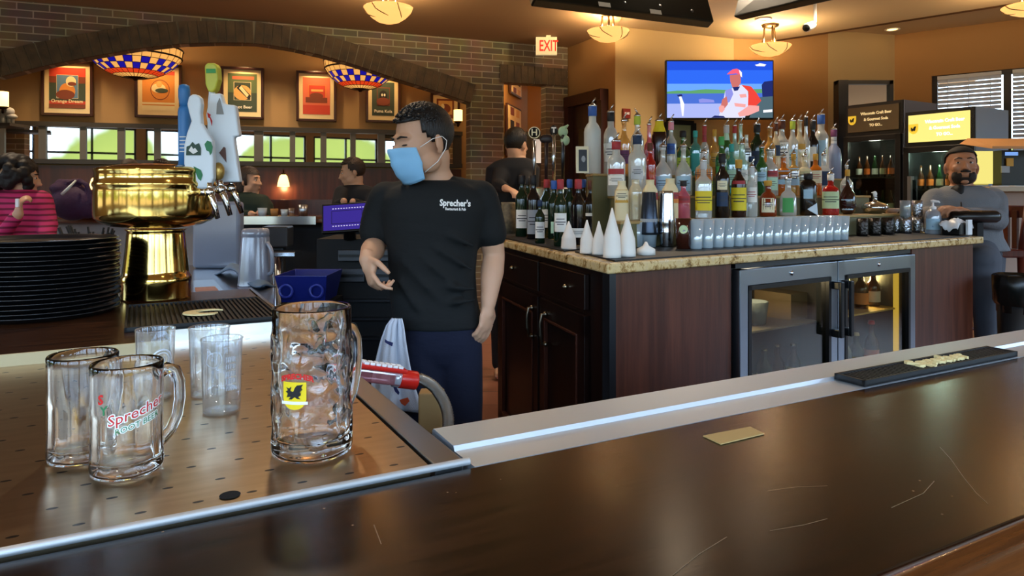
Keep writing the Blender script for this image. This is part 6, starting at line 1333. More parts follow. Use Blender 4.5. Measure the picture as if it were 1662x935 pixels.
# exit sign
D = 7.6; c = F(597.7, 37.8, D); t = thing('exit_sign', 'lit white exit sign with red letters at the end of the brick wall', 'sign', tuple(c)); w, h = 23*KU/FPX*D, 14.5*KV/FPX*D
EM = frame_M(c, (1, 0, 0), (0, 0, 1)); mb = MB(); mb.box((0, 0, -.02), (w, h, .05), M=EM); mb.box((w*.1, h*.5+.03, -.03), (.05, .08, .05), M=EM); mb.box((w*.1, (h*.5+.06+ZC-c.z)/2, -.03), (.03, max(.02, ZC-c.z-h*.5-.0), .03), M=EM); obj('sign_box', mb, mat('exit_white', 'e9d9a8', .5, emis=.35), t)
mb = MB(); text_mb(mb, "EXIT", h*.88, EM @ Matrix.Translation((w*.10, -h*.02, .007)), .001, .002, sx=.60); obj('letters', mb, emit('exit_red', 'f0301c', 1.6), t)
# black overhead boxes hung over the bar (backs of screens)
GM_ = mat('green_black', '0d1412', .45)
def hung(pts, D0, th, label, stickers):
    t = thing('hanging_screen', label, 'screen', tuple(F(pts[0][0], pts[0][1], D0)))
    P0 = [F(u, v, D) for u, v, D in pts]; n = len(P0); nn = (P0[1]-P0[0]).cross(P0[2]-P0[0]).normalized()
    if nn.y < 0: nn = -nn
    mb = MB(); vs = P0+[p+nn*th for p in P0]; mb.add(vs, [tuple(range(n)), tuple(range(2*n-1, n-1, -1))]+[((i+1) % n, i, i+n, (i+1) % n+n) for i in range(n)]); obj('case', mb, GM_, t, [BEV(.01)])
    for (u, v, D, k) in stickers:
        mb = MB(); c = F(u, v, D)-nn*.003
        ex = (P0[1]-P0[0]).normalized(); ey = nn.cross(ex).normalized()
        if k: mb.box((0, 0, 0), (.075, .03, .002), M=frame_M(c, ex, ey)); obj('sticker', mb, WHITE, t)
        else: mb.lathe([(0, 0), (.01, 0), (.01, .003), (0, .003)], (0, 0, 0), 10, M=frame_M(c, ex, ey)); obj('screw', mb, DKSTEEL, t)
D0 = 3.9
hung([(585, -1, 3.9), (781.5, 17.8, 4.3), (767, -22, 4.45), (575, -32, 4.1)], 3.9, .07, 'black back of a screen hung over the bar, left one at the ceiling', [(661, 4, 4.0, 1), (717, 10, 4.12, 1), (683, 2, 4.06, 0), (722, 5, 4.15, 0), (757, 9, 4.24, 0)])
hung([(802, 14, 4.3), (905, -4, 3.6), (905, -50, 3.7), (816, -30, 4.4)], 4.3, .07, 'black back of a screen hung over the bar, right one at the ceiling', [(829, 4, 4.2, 0), (850, -2, 4.0, 0)])
mb = MB(); p = F(790, 5, 4.5); mb.box((p.x, p.y, (p.z+ZC)/2+.05), (.08, .08, ZC-p.z-.1)); single('ceiling_mount', mb, mat('tan_mount', 'a8875a', .6), 'tan ceiling post between the two black hanging screens', 'bracket', (p.x, p.y, ZC))
for (pp, s_) in ((F(660, -8, 4.2), 1), (F(862, -22, 4.1), 2)):
    pass
# television
a, b = F(728, 49.2, 7.15), F(846.5, 48.3, 7.15); zb_ = zf(98.2, 7.15); w = b.x-a.x; h = a.z-zb_
t = thing('television', 'wall mounted flat television showing an angler in a red cap on a lake', 'television', ((a.x+b.x)/2, 7.2, zb_))
TM = frame_M(((a.x+b.x)/2, 7.15, zb_+h/2), (1, 0, 0), (0, 0, 1))
mb = MB(); mb.box((0, 0, -.03), (w, h, .06), M=TM); mb.box((.05, 0, -.3), (.3, .25, .55), M=TM); obj('bezel', mb, BLACK, t, [BEV(.008)])
TVM = [emit('tv_'+k, v, 1.05) for k, v in (('sky', '2f68ee'), ('sky_low', '6aa4f4'), ('tree', '5fa06a'), ('water', '4a6fd0'), ('boat', 'a9b4ee'), ('red', 'e8453a'), ('skin', 'c9706a'), ('white', 'dcdcf6'), ('navy', '232c6a'), ('grey', '4f6670'), ('pink', 'f0607a'), ('peach', 'f0a4a0'), ('lav', '8c90e0'), ('white2', 'f4f4ff'), ('skyt', '2450d8'))]
tvk = dict(sky=0, low=1, tree=2, water=3, boat=4, red=5, skin=6, white=7, navy=8, grey=9, pink=10, peach=11, lav=12, w2=13, top=14)
mb = MB(); lv = [0]
def TV(pts, k):   # pts in zoomed picture coordinates x 305..1495, y 92..590
    lv[0] += 1; mb.add([((x-900)/1190*w*.975, (341-y)/498*h*.95, .001+.0004*lv[0]) for x, y in pts], [tuple(range(len(pts)-1, -1, -1))], tvk[k], False, TM)
TV([(305, 92), (1495, 92), (1495, 240), (305, 240)], 'top'); TV([(305, 170), (1495, 170), (1495, 300), (305, 300)], 'sky'); TV([(305, 290), (1495, 290), (1495, 372), (305, 372)], 'low')
TV([(305, 360), (420, 350), (560, 352), (740, 338), (960, 345), (1380, 335), (1380, 378), (305, 382)], 'tree'); TV([(305, 378), (1495, 372), (1495, 470), (305, 470)], 'water'); TV([(305, 466), (980, 464), (1100, 590), (305, 590)], 'boat')
TV([(660, 430), (700, 420), (830, 432), (840, 455), (670, 458)], 'lav'); TV([(430, 385), (460, 390), (500, 470), (490, 575), (475, 575), (450, 440)], 'w2'); TV([(415, 388), (470, 382), (480, 400), (430, 405)], 'navy')
TV([(1370, 300), (1400, 272), (1495, 262), (1495, 400), (1380, 420)], 'navy'); TV([(1330, 410), (1495, 400), (1495, 590), (1230, 590)], 'grey')
TV([(960, 350), (1040, 330), (1140, 300), (1210, 330), (1230, 480), (1180, 590), (880, 590), (930, 470)], 'white'); TV([(960, 350), (1030, 330), (1050, 380), (1010, 450), (960, 470)], 'lav')
TV([(1140, 300), (1250, 315), (1310, 370), (1365, 440), (1300, 490), (1240, 510), (1215, 480), (1220, 360)], 'red'); TV([(1100, 550), (1230, 480), (1340, 485), (1340, 530), (1220, 570), (1120, 580)], 'peach')
TV([(925, 430), (975, 400), (990, 470), (930, 530), (905, 500)], 'skin'); TV([(885, 500), (905, 480), (945, 485), (955, 515), (925, 545), (895, 540)], 'peach'); TV([(1060, 460), (1190, 470), (1185, 500), (1070, 490)], 'peach')
TV([(1010, 215), (1130, 205), (1135, 280), (1100, 325), (1040, 325), (1015, 270)], 'skin'); TV([(975, 210), (1000, 190), (1040, 165), (1090, 158), (1130, 175), (1145, 220), (1130, 215), (1080, 200), (1030, 205)], 'pink'); TV([(1110, 165), (1145, 190), (1148, 235), (1130, 225)], 'w2')
TV([(1040, 320), (1125, 315), (1100, 350), (1060, 355)], 'navy'); TV([(800, 590), (840, 570), (940, 575), (960, 590)], 'navy'); TV([(1115, 385), (1190, 380), (1200, 410), (1130, 415)], 'peach')
TV([(1290, 125), (1330, 118), (1345, 110), (1420, 122), (1400, 138), (1310, 136)], 'w2'); TV([(1385, 522), (1488, 516), (1488, 540), (1385, 545)], 'w2')
obj('screen_picture', mb, TVM, t)
# red plate on the tan wall, dark niche under the television
def onQ23(u, v, off=.0): x, y, s = onl(u, (Q2[0]+off*d2.y, Q2[1]-off*d2.x), (d2.x, d2.y)); return F(u, v, y)
c = onQ23(685, 93.5, .02); mb = MB(); M = frame_M(c, d2, (0, 0, 1)); mb.box((0, 0, 0), (9*KU/FPX*c.y, 8*KV/FPX*c.y, .03), M=M); t = single('fire_alarm', mb, mat('alarm_red', '7a2016', .4), 'small dark red fire alarm plate on the tan wall left of the television', 'alarm', tuple(c)); mb = MB(); text_mb(mb, "FIRE", .032, frame_M((0, 0, 0), d2, (0, 0, 1)) @ Matrix.Translation((0, 0, .017)), .001, .001); o = obj('lettering', mb, WHITE, None); o.parent = t
c = onQ23(744, 112, .05); w = 33*KU/FPX*c.y; h = 22*KV/FPX*c.y; t = thing('service_window', 'black framed mirror-like panel below the television', 'mirror', (c.x, c.y, c.z-h/2)); M = frame_M(c, d2, (0, 0, 1)); mb = MB(); mb.box((0, h/2, 0), (w, .05, .05), M=M); mb.box((-w/2, 0, 0), (.05, h, .05), M=M); mb.box((w/2, 0, 0), (.06, h, .05), M=M); mb.box((0, -h/2, 0), (w, .05, .05), M=M); obj('frame', mb, BLACK, t); mb = MB(); mb.box((0, 0, 0), (w, h, .01), M=M); obj('panel', mb, mat('panel_sage', '8f9a78', .3), t)
# corridor pictures on the lit ochre wall
cwa, cwb = Vector(cp(548, 9.2)+(0,)), Vector(cp(577, 10.8)+(0,)); cd_ = (cwb-cwa).normalized()
def onC(u, v, off=.04): x, y, s = onl(u, (cwa.x+off*cd_.y, cwa.y-off*cd_.x), (cd_.x, cd_.y)); return F(u, v, y)
for u0, u1, v0, v1, lb in ((558, 569.5, 61, 76.5, 'small cream framed print high on the ochre corridor wall'), (554, 569, 84.5, 128, 'tall cream collage frame on the ochre corridor wall')):
    a, b = onC(u0, v0), onC(u1, v0); zt_ = a.z; zb_ = onC(u0, v1).z; w = ((b-a).x**2+(b-a).y**2)**.5; h = zt_-zb_; M = Matrix.Translation((a.x, a.y, zb_)) @ Matrix.Rotation(math.atan2(cd_.y, cd_.x), 4, 'Z') @ Matrix.Rotation(PI/2, 4, 'X'); t = thing('corridor_picture', lb, 'picture', tuple(M @ Vector((w/2, 0, 0))))
    mb = MB(); mb.box((w/2, h/2, 0), (w, h, .03), M=M); obj('frame', mb, WO, t); mb = MB(); mb.box((w/2, h/2, .017), (w-.06, h-.05, .004), M=M); obj('mount', mb, MATB, t)
    mb = MB()
    for i in range(2):
        for j in range(2 if h < .5 else 4): mb.box((w*(.3+.4*i), h*((j+.5)/(2 if h < .5 else 4)), .021), (w*.25, h*(.28 if h < .5 else .15), .003), M=M, mi=(i+j) % 3)
    obj('photos', mb, [PC['brown'], PC['tan'], PC['black']], t)
light('corridor_light', 'POINT', tuple(F(566, 70, 8.9)), 22, (1, .62, .25), .05)
# ================= right background =================
FX = Vector((.53, -.85, 0)).normalized(); FS = Vector((.85, .53, 0)).normalized()
def cooler(u, D, w, ztop, name_lab, sign, lit, seedv):
    c = Vector((tx(u, D), D, 0)); t = thing('drinks_cooler', name_lab, 'refrigerator', tuple(c+FX*w/2+FS*.28)); M = frame_M(c, FX, (0, 0, 1))   # local x along front, y up, z towards viewer?
    s = 1 if (M.to_3x3() @ Vector((0, 0, 1))).dot(FS) < 0 else -1
    dp = .56
    def bx(mb, x0, x1, y0, y1, z0, z1, mi=0): mb.box(((x0+x1)/2, (y0+y1)/2, -s*(z0+z1)/2), (x1-x0, y1-y0, abs(z1-z0)), M=M, mi=mi)
    hd = ztop-.30
    mb = MB(); bx(mb, 0, w, 0, .16, 0, dp); bx(mb, 0, w, hd, ztop, 0.0, dp); bx(mb, 0, .03, .16, hd, 0, dp); bx(mb, 0, w, .16, hd, dp-.04, dp); obj('body', mb, BLACK, t)
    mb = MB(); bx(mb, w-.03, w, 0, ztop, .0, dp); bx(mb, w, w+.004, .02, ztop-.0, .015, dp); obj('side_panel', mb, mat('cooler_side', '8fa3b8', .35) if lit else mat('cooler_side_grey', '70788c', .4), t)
    mb = MB(); 
    bx(mb, .0, w, hd-.05, hd, -.04, 0); bx(mb, 0, w, .14, .2, -.04, 0); bx(mb, 0, .05, .14, hd, -.04, 0); bx(mb, w-.05, w, .14, hd, -.04, 0); dr_ = obj('door', mb, BLACK, t, [BEV(.004)]); sub(dr_)
    mb = MB(); bx(mb, .05, w-.05, .2, hd-.05, -.022, -.018); obj('glass', mb, thin('door_glass_clear', 'ccd8d2', .03, .03, edge=.35), dr_)
    mb = MB(); bx(mb, .055, .085, 1.0, 1.5, -.075, -.05); bx(mb, .055, .085, 1.0, 1.03, -.06, -.02); bx(mb, .055, .085, 1.47, 1.5, -.06, -.02); obj('handle', mb, STEEL if lit else BLACK, dr_)
    mb = MB(); bx(mb, .03, w-.03, hd+.04, ztop-.03, -.012, .0); sg = obj('header_sign', mb, emit('header_lit', 'f0d878', 1.25) if lit else mat('header_dark', '4a3c24', .5), t); sub(sg)
    if sign:
        mb = MB(); Mt = M if s > 0 else M
        for txt, x, y, size in sign: text_mb(mb, txt, size, M @ Matrix.Translation((x, hd+y, .016*s)) @ (Matrix.Identity(4) if s > 0 else Matrix.Rotation(PI, 4, 'Y')), .001, .0015, sx=.92)
        obj('lettering', mb, mat('sign_cream', 'e9d9a8', .5, emis=.25) if not lit else emit('sign_white', 'fffbe8', 1.6), sg)
        mb = MB(); bd = [(-.035, .03), (.035, .03), (.035, 0)]+[(.035*math.cos(a), -.035*math.sin(a)) for a in [PI*i/8 for i in range(1, 8)]]+[(-.035, 0)]
        cx, cy = .075, hd+.155; mb.add([M @ Vector((cx+x*1.15, cy+y*1.3, .0165*s)) for x, y in bd], [tuple(range(len(bd)))], 0)
        gg = [(x*2.0, (y-.004)*2.0) for x, y in grif]; mb.add([M @ Vector((cx+x, cy+y, .019*s)) for x, y in gg], [tuple(range(len(gg)))], 1)
        obj('badge', mb, [mat('badge_yellow', 'e8c63a', .5, emis=.3), BLK], sg)
    rnd = random.Random(seedv); nb = 0
    for k in range(5):
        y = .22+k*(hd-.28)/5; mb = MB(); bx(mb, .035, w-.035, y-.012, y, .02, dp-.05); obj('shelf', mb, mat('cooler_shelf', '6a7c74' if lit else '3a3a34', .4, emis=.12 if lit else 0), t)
        for j in range(6):
            x = .08+(w-.16)*j/5; p = M @ Vector((x, y+.001, -s*.09)); hgt = .20; r = .027
            mbb = MB(); mbb.lathe([(0, 0), (r, 0), (r, hgt*.5), (r*.4, hgt*.72), (r*.38, hgt*.97), (0, hgt)], (0, 0, 0), 10)
            lb_ = 'dark bottle, %s on the %s shelf of the %s drinks cooler' % (ORD[j]+(' from left' if j else ''), ('lowest', 'second lowest', 'middle', 'second highest', 'highest')[k], 'lit' if lit else 'unlit')
            b_ = obj('beer_bottle', mbb, AMB if (k+j) % 3 else GRNB); b_.location = p; tag(b_, lb_, 'bottle', 'bottles in the %s drinks cooler' % ('lit' if lit else 'unlit'))
            mbl = MB(); mbl.lathe([(r*1.04, hgt*.12), (r*1.04, hgt*.40)], (0, 0, 0), 10); l_ = obj('label', mbl, [PB, PO, LC['mint'], LC['white']][rnd.randrange(4)]); l_.parent = b_
    if lit: light('cooler_glow', 'POINT', tuple(c+FX*.25+FS*.06+Vector((0, 0, hd-.08))), 22, (.85, 1, .85), .05)  # point light added behind the door so the bottles show
    else: light('cooler_glow', 'POINT', tuple(c+FX*.25+FS*.06+Vector((0, 0, hd-.08))), 12, (1, .9, .75), .05)  # weaker added light, brightens the bottles under the dark header
    return t
cooler(925, 6.70, .545, 2.19, 'black drinks cooler with dark header sign and cream lettering', [("Wisconsin Craft Beer", .305, .205, .036), ("& Gourmet Soda", .305, .150, .036), ("TO GO...", .305, .095, .034)], False, 1)
cooler(990.5, 6.05, .545, 2.05, 'black drinks cooler with glowing yellow header behind the seated man', [("Wisconsin Craft Beer", .325, .205, .038), ("& Gourmet Soda", .325, .150, .038), ("TO GO...", .325, .095, .036)], True, 2)
# tall dark frame with mirror behind the coolers
D = 7.3; t = thing('tall_mirror', 'tall dark framed mirror standing behind the left drinks cooler', 'mirror', (tx(946, D), D, 0)); x0, x1 = tx(914.5, D), tx(975, D); zt_ = zf(66.5, D)
mb = MB(); mb.box((x0+.05, D, zt_/2), (.10, .12, zt_)); mb.box((x1-.02, D, zt_/2), (.04, .08, zt_)); mb.box(((x0+x1)/2, D, zt_-.02), (x1-x0, .08, .04)); mb.box(((x0+x1)/2, D, .04), (x1-x0, .08, .08)); obj('frame', mb, mat('navy_frame', '141a24', .4), t)
mb = MB(); mb.box(((x0+x1)/2+.03, D, zt_/2), (x1-x0-.12, .02, zt_-.08), rz=-.25*0); obj('mirror_glass', mb, MIRR, t)
# serving booth on the right: canopy, lit back, screen and counter
D = 5.12; t = thing('host_booth', 'host booth with tan canopy, glowing yellow back panel and dark screen', 'booth', (tx(1100, D), D, 0)); X = lambda u: tx(u, D)
mb = MB(); vs = [(X(1070), D-.15, zf(121.5, D)), (X(1160), D-.15, zf(121.5, D)), (X(1160), D+.25, zf(112, D)), (X(1078), D+.2, zf(112, D)), (X(1070), D-.15, zf(123.5, D)), (X(1160), D-.15, zf(123.5, D)), (X(1160), D+.3, zf(116, D)), (X(1078), D+.3, zf(116, D))]
mb.add(vs, [(0, 1, 2, 3), (7, 6, 5, 4), (4, 5, 1, 0), (5, 6, 2, 1), (6, 7, 3, 2), (7, 4, 0, 3)]); obj('canopy', mb, mat('canopy_tan', 'c9935a', .5), t)
mb = MB(); n = 9
for i in range(n): mb.box((X(1075)+(X(1105)-X(1075))*(i+.5)/n, D+.2, (zf(123, D)+zf(151, D))/2), ((X(1105)-X(1075))/n*.72, .04, zf(123, D)-zf(151, D)))
obj('light_panel', mb, emit('booth_yellow', 'e6d878', 1.1), t)
mb = MB(); mb.box(((X(1074)+X(1106))/2, D+.26, (zf(123, D)+zf(152, D))/2), (X(1106)-X(1074), .03, zf(123, D)-zf(152, D))); obj('back_panel', mb, emit('booth_ochre', 'b8a860', .8), t)
mb = MB(); mb.box(((X(1106)+X(1150))/2, D+.15, (zf(123, D)+zf(153, D))/2), (X(1150)-X(1106), .1, zf(123, D)-zf(153, D))); sc_ = obj('dark_screen', mb, BLACK, t); sub(sc_)
mb = MB(); mb.box((X(1116), D+.09, zf(126, D)), (.09, .01, .025)); obj('blue_bar', mb, emit('scr_blue', '7aa4e8', 1), sc_)
mb = MB(); mb.box((X(1114), D+.09, zf(133, D)), (.05, .01, .06)); obj('yellow_note', mb, LC['gold'], sc_); mb = MB(); mb.box((X(1109), D+.09, zf(139, D)), (.06, .01, .05)); obj('paper_note', mb, LC['grey'], sc_)
mb = MB(); mb.box(((X(1062)+X(1160))/2, D+.05, zf(155.5, D)), (X(1160)-X(1062), .5, .035)); obj('counter_top', mb, mat('booth_top', 'b0a088', .4), t)
mb = MB(); mb.box(((X(1066)+X(1160))/2, D+.08, zf(156.5, D)/2), (X(1160)-X(1066), .4, zf(156.5, D)-.0)); obj('booth_front', mb, mat('booth_front', '9b8272', .6), t)
for u, lb in ((1081, 'small pale paper slip on the booth counter, left one'), (1099, 'small pale paper slip on the booth counter, right one')):
    mb = MB(); mb.box((X(u), D-.12, zf(155.5, D)+.020), (.09, .06, .004), rz=.2); single('paper_slip', mb, WHITE, lb, 'paper', (X(u), D-.12, zf(155.5, D)+.02))
# bin with black bag
D = 3.9; c = Vector((tx(1114, D), D, 0)); zt_ = zf(227, D); r = 24*KU/FPX*D; t = thing('waste_bin', 'dark waste bin lined with a shiny black bag at the right edge', 'bin', tuple(c))
mb = MB(); mb.lathe([(0, 0), (r*.7, 0), (r*.86, zt_-.02), (0, zt_-.02)], c, 28); obj('bin_body', mb, mat('bin_black', '0e0f10', .5), t)
mb = MB(); rr = random.Random(2); prof = []
mb.lathe([(r*.88, zt_-.16), (r*.98, zt_-.14), (r*1.02, zt_-.06), (r*.99, zt_), (r*.93, zt_+.008), (r*.85, zt_-.01), (r*.82, zt_-.2), (0, zt_-.25)], c, 40, lambda q_, a, z: q_*(1+.035*math.sin(a*7+z*30)+.02*math.sin(a*17+1))); obj('bin_bag', mb, mat('bag_black', '101210', .25), t)
# stool of the seated man, padded rail
D = 4.62; sx_ = tx(1083, D); CH = wood_mat('stool_wood', '3a120b', '5a2014', .3, 'z', 3); t = thing('bar_stool', 'dark red wooden bar stool with slatted back under the seated man', 'stool', (sx_-.12, D, 0), .0)
mb = MB(); zs = zf(207, D); mb.box((sx_-.10, D, zs), (.40, .40, .05)); obj('seat', mb, CH, t, [BEV(.012, 2)])
for i, (dx, dy) in enumerate(((-.28, -.17), (.08, -.17), (.08, .17), (-.28, .17))):
    mb = MB(); mb.tube([(sx_+dx, D+dy, zs-.02), (sx_+dx*1.08, D+dy*1.12, 0)], [.022, .018], 8); obj('leg', mb, CH, t)
for zz in (.34, .58):
    for (a, b) in (((-.29, -.18), (.09, -.18)), ((-.29, .18), (.09, .18)), ((.09, -.18), (.09, .18))): mb = MB(); mb.tube([(sx_+a[0], D+a[1], zs*zz+.1), (sx_+b[0], D+b[1], zs*zz+.1)], .012, 8); obj('rung', mb, CH, t)
zt_ = zf(170, D)
for dy in (-.16, .16): mb = MB(); mb.tube([(sx_+.09, D+dy, zs), (sx_+.125, D+dy, zt_)], [.022, .018], 8); obj('back_post', mb, CH, t)
mb = MB(); mb.box((sx_+.125, D, zt_-.03), (.03, .38, .08)); obj('back_rail', mb, CH, t, [BEV(.006)])
for dy in (-.08, 0, .08): mb = MB(); mb.box((sx_+.108, D+dy, (zs+zt_)/2), (.015, .045, zt_-zs-.05)); obj('back_slat', mb, CH, t)
D = 4.06; t = thing('padded_armrest', 'black padded bar armrest on a dark post beside the seated man', 'armrest', (tx(1068, D), D, 0)); z = zf(178.3, D)
mb = MB(); mb.tube([(tx(1043, D), D+.02, z-.004), (tx(1060, D), D+.01, z), (tx(1089, D), D, z), (tx(1092, D), D, z)], [.033, .036, .036, .026], 18); obj('pad', mb, mat('black_vinyl', '0c0b0c', .3), t)
mb = MB(); mb.box((tx(1070.5, D), D+.01, (z+CZ)/2-.02), (.035, .05, z-CZ-.03)); obj('post', mb, BLACKM, t)
# dark foot by the cabinet end
# purple bag / seat back on the left
D = 4.75; mb = MB(); pts = [(62, 150), (70, 148), (82, 147), (90, 149), (96, 156), (102, 166), (106, 176), (100, 178), (60, 178), (56, 172), (60, 162)]
P0 = [F(u, v, D) for u, v in pts]; 
mb.ell(F(80, 167, D), (.155, .08, .12), None, 18, 12); mb.ell(F(70, 155, D), (.10, .06, .045), None, 16, 10); mb.ell(F(96, 168, D), (.07, .07, .10), None, 14, 10); mb.tube([F(86, 148, D-.02), F(95, 152, D-.04), (F(103, 168, D-.04))], .018, 8); mb.tube([F(63, 149.5, D), F(76, 150, D-.03), F(88, 149, D)], .022, 8)
t = single('winter_coat', mb, mat('plum_cloth', '3a1c3c', .7, bump=(40, .4)), 'dark plum coat bundled on the seat beside the woman in pink', 'coat', tuple(F(80, 178, D)), mods=[('REMESH', dict(mode='VOXEL', voxel_size=.012)), ('SMOOTH', dict(iterations=4))])
mb = MB(); mb.tube([F(68, 160, D-.10), F(74, 155.5, D-.105), F(83, 148.5, D-.06)], [.012, .010, .006], 6); o = obj('reflective_strip', mb, mat('strip_white', 'cfd6d0', .4), None); o.parent = t; o.matrix_parent_inverse = Matrix.Translation(-F(80, 178, D))
mb = MB(); D = 6.3; mb.box((-3.0, D, .65), (3.6, .12, 1.3)); single('booth_back', mb, WALLW, 'long reddish wooden booth back behind the far bar guests', 'booth', (-3.0, D, 0))
# ================= people =================
SKIN = mat('skin', 'c99b7c', .5, bump=(300, .05)); SKIN.node_tree.nodes['Principled BSDF'].inputs['Subsurface Weight'].default_value = .08
SKIN2 = mat('skin_tan', 'b07d5e', .5); HAIR = mat('black_hair', '0e0b0a', .45, bump=(250, .5, (1, 1, .2))); HAIRB = mat('brown_hair', '2a1a10', .5, bump=(120, .6)); EYEW = mat('eye_white', 'dcd8d2', .25); IRIS = mat('iris', '22150e', .2); LIP = mat('lip', 'a2604e', .5)
def Rz(a): return Matrix.Rotation(a, 3, 'Z')
def Rx(a): return Matrix.Rotation(a, 3, 'X')
def RM(c, R, s): return Matrix.Translation(c) @ R.to_4x4() @ Matrix.Scale(s, 4)
def head(mb, M):
    def e(c, r, rot=None): 
        m2 = MB(); m2.ell(c, r, rot, 22, 14); mb.add(m2.v, m2.f, 0, True, M)
    e((0, .012, .032), (.074, .094, .088)); e((0, -.030, -.012), (.064, .066, .085)); e((0, -.040, -.072), (.046, .050, .036)); e((0, -.070, -.096), (.022, .018, .016))
    e((.046, -.02, -.06), (.022, .045, .035)); e((-.046, -.02, -.06), (.022, .045, .035))
    e((0, -.074, .030), (.050, .020, .012)); e((0, -.101, -.012), (.0085, .016, .026), Rx(-.35)); e((0, -.112, -.030), (.013, .012, .010)); e((.011, -.102, -.032), (.008, .010, .007)); e((-.011, -.102, -.032), (.008, .010, .007))
    e((.038, -.072, -.022), (.022, .020, .018)); e((-.038, -.072, -.022), (.022, .020, .018)); e((0, -.090, -.060), (.022, .012, .010))
    for s_ in (-1, 1):
        e((s_*.078, .012, -.008), (.007, .019, .031), Rz(s_*.35)); e((s_*.076, .008, -.034), (.006, .010, .010))
def eyes(M, root, look_down=False, gaze=(0, 0)):
    for s_ in (-1, 1):
        mb = MB(); mb.ell((s_*.030, -.0835, .006), (.0115, .0080, .0050 if not look_down else .003), None, 12, 8); me = MB(); me.add(mb.v, mb.f, 0, True, M); o = obj('eye', me, EYEW if not look_down else IRIS, root); sub(o)
        me = MB(); mb = MB(); mb.ell((s_*.030+gaze[0], -.0895, .006+gaze[1]), (.0062, .0035, .0058 if not look_down else .002), None, 10, 6); me.add(mb.v, mb.f, 0, True, M); obj('iris', me, IRIS, o)
    me = MB()
    for s_ in (-1, 1): mb = MB(); mb.tube([(s_*.012, -.0945, .029), (s_*.028, -.0915, .0335), (s_*.046, -.078, .029)], [.0028, .0038, .002], 6); me.add(mb.v, mb.f, 0, True, M)
    obj('eyebrows', me, HAIR, root)
def hair(M, root, m_, kind='short'):
    mb = MB()
    if kind == 'short':
        def f(c): return (c.z > .072 and c.y < -.02) or (c.y >= -.02 and c.z > .022-.06*min(1, max(0, (c.y+.02)/.05)) and not (abs(c.x) > .06 and c.y < .03 and c.z < .0)) or (c.y > .045 and c.z > -.045) or (-.03 < c.y < .01 and c.z > .03 and abs(c.x) > .05)
        mb.ell((0, .014, .034), (.0778, .0985, .093), None, 48, 34, flt=lambda c: f(c+Vector((0, .014, .034))))
    elif kind == 'long':
        mb.ell((0, .014, .026), (.088, .106, .104), None, 30, 20, flt=lambda c: not (c.y+.014 < -.02 and c.z+.026 < .062)); mb.ell((0, .055, -.06), (.088, .06, .10), None, 20, 14)
    elif kind == 'curly':
        rr = random.Random(4)
        for i in range(130):
            a = rr.uniform(0, 2*PI); p = rr.uniform(-.7, 1.4); r = .088
            r *= 1.08; x, y, z = r*math.cos(p)*math.cos(a), .03+r*1.1*math.cos(p)*math.sin(a), .005+r*1.15*math.sin(p)
            if y < -.06 and z < .05: continue
            mb.ell((x, y, z), (.034, .034, .034), None, 8, 6)
    if kind == 'short':
        rr = random.Random(11)
        for i in range(260):
            a = rr.uniform(-PI, PI); p = rr.uniform(.35, 1.45); d = Vector((math.cos(p)*math.cos(a), math.cos(p)*math.sin(a), math.sin(p)))
            q = Vector((d.x*.0785, .014+d.y*.0995, .034+d.z*.094))
            if q.y < -.035 and q.z < .082: continue
            f = Vector((rr.uniform(-.004, .004), -.010, -.001)); mb.tube([q-d*.0025, q+f*.6+d*.0006, q+f*1.2-d*.0015], [.0028, .0024, .001], 5)
    me = MB(); me.add(mb.v, mb.f, 0, True, M)
    mods = [('SOLIDIFY', dict(thickness=.006, offset=0))] if kind == 'short' else []
    if kind == 'curly': mods = [('REMESH', dict(mode='VOXEL', voxel_size=.007)), ('SMOOTH', dict(iterations=1))]
    return obj('hair', me, m_, root, mods)
def hand(mb, w, dF, pN, side, s=1.0, curls=(.5, .55, .6, .65), thumb=.5):
    dF = dF.normalized(); pN = (pN-dF*pN.dot(dF)).normalized(); ac = dF.cross(pN).normalized()
    def pt(a, b, c): return w+ac*a*s+pN*b*s+dF*c*s
    R = Matrix((ac, pN, dF)).transposed()
    mb.ell(pt(0, 0, .048), (.036*s, .0145*s, .046*s), R, 16, 12); mb.ell(pt(side*.024, .008, .032), (.016*s, .013*s, .028*s), R, 12, 8); mb.limb([pt(0, 0, -.02), pt(0, 0, .03)], [.022*s, .024*s], 12)
    for i, (o_, L_) in enumerate(((.028, .92), (.0095, 1.0), (-.0095, .94), (-.027, .76))):
        b0 = pt(side*o_, 0, .080-abs(o_)*.25); ang = 0; d = b0; ps = [pt(side*o_*.8, 0, .05), d]; rs = [.009*s, .0088*s]
        for ln, k in ((.040, .9), (.025, 1.1), (.020, .8)):
            ang += curls[i]*k; d = d+(dF*math.cos(ang)+pN*math.sin(ang)+ac*side*o_*.9*.3)*ln*L_*s; ps.append(d); rs.append((.0084, .0078, .0066)[len(ps)-3]*s)
        mb.limb(ps, rs, 10)
    t0 = pt(side*.026, .006, .018); d1 = (dF*.62+ac*side*.68+pN*.35*thumb).normalized(); d2_ = (dF*.85+ac*side*.15+pN*.7*thumb).normalized()
    p1 = t0+d1*.036*s; p2 = p1+d2_*.030*s; mb.limb([t0, p1, p2, p2+d2_*.020*s], [.013*s, .0108*s, .0098*s, .0078*s], 10)
BODYM = lambda v, it=3: [('REMESH', dict(mode='VOXEL', voxel_size=v, use_smooth_shade=True)), ('SMOOTH', dict(iterations=it, factor=.6))]
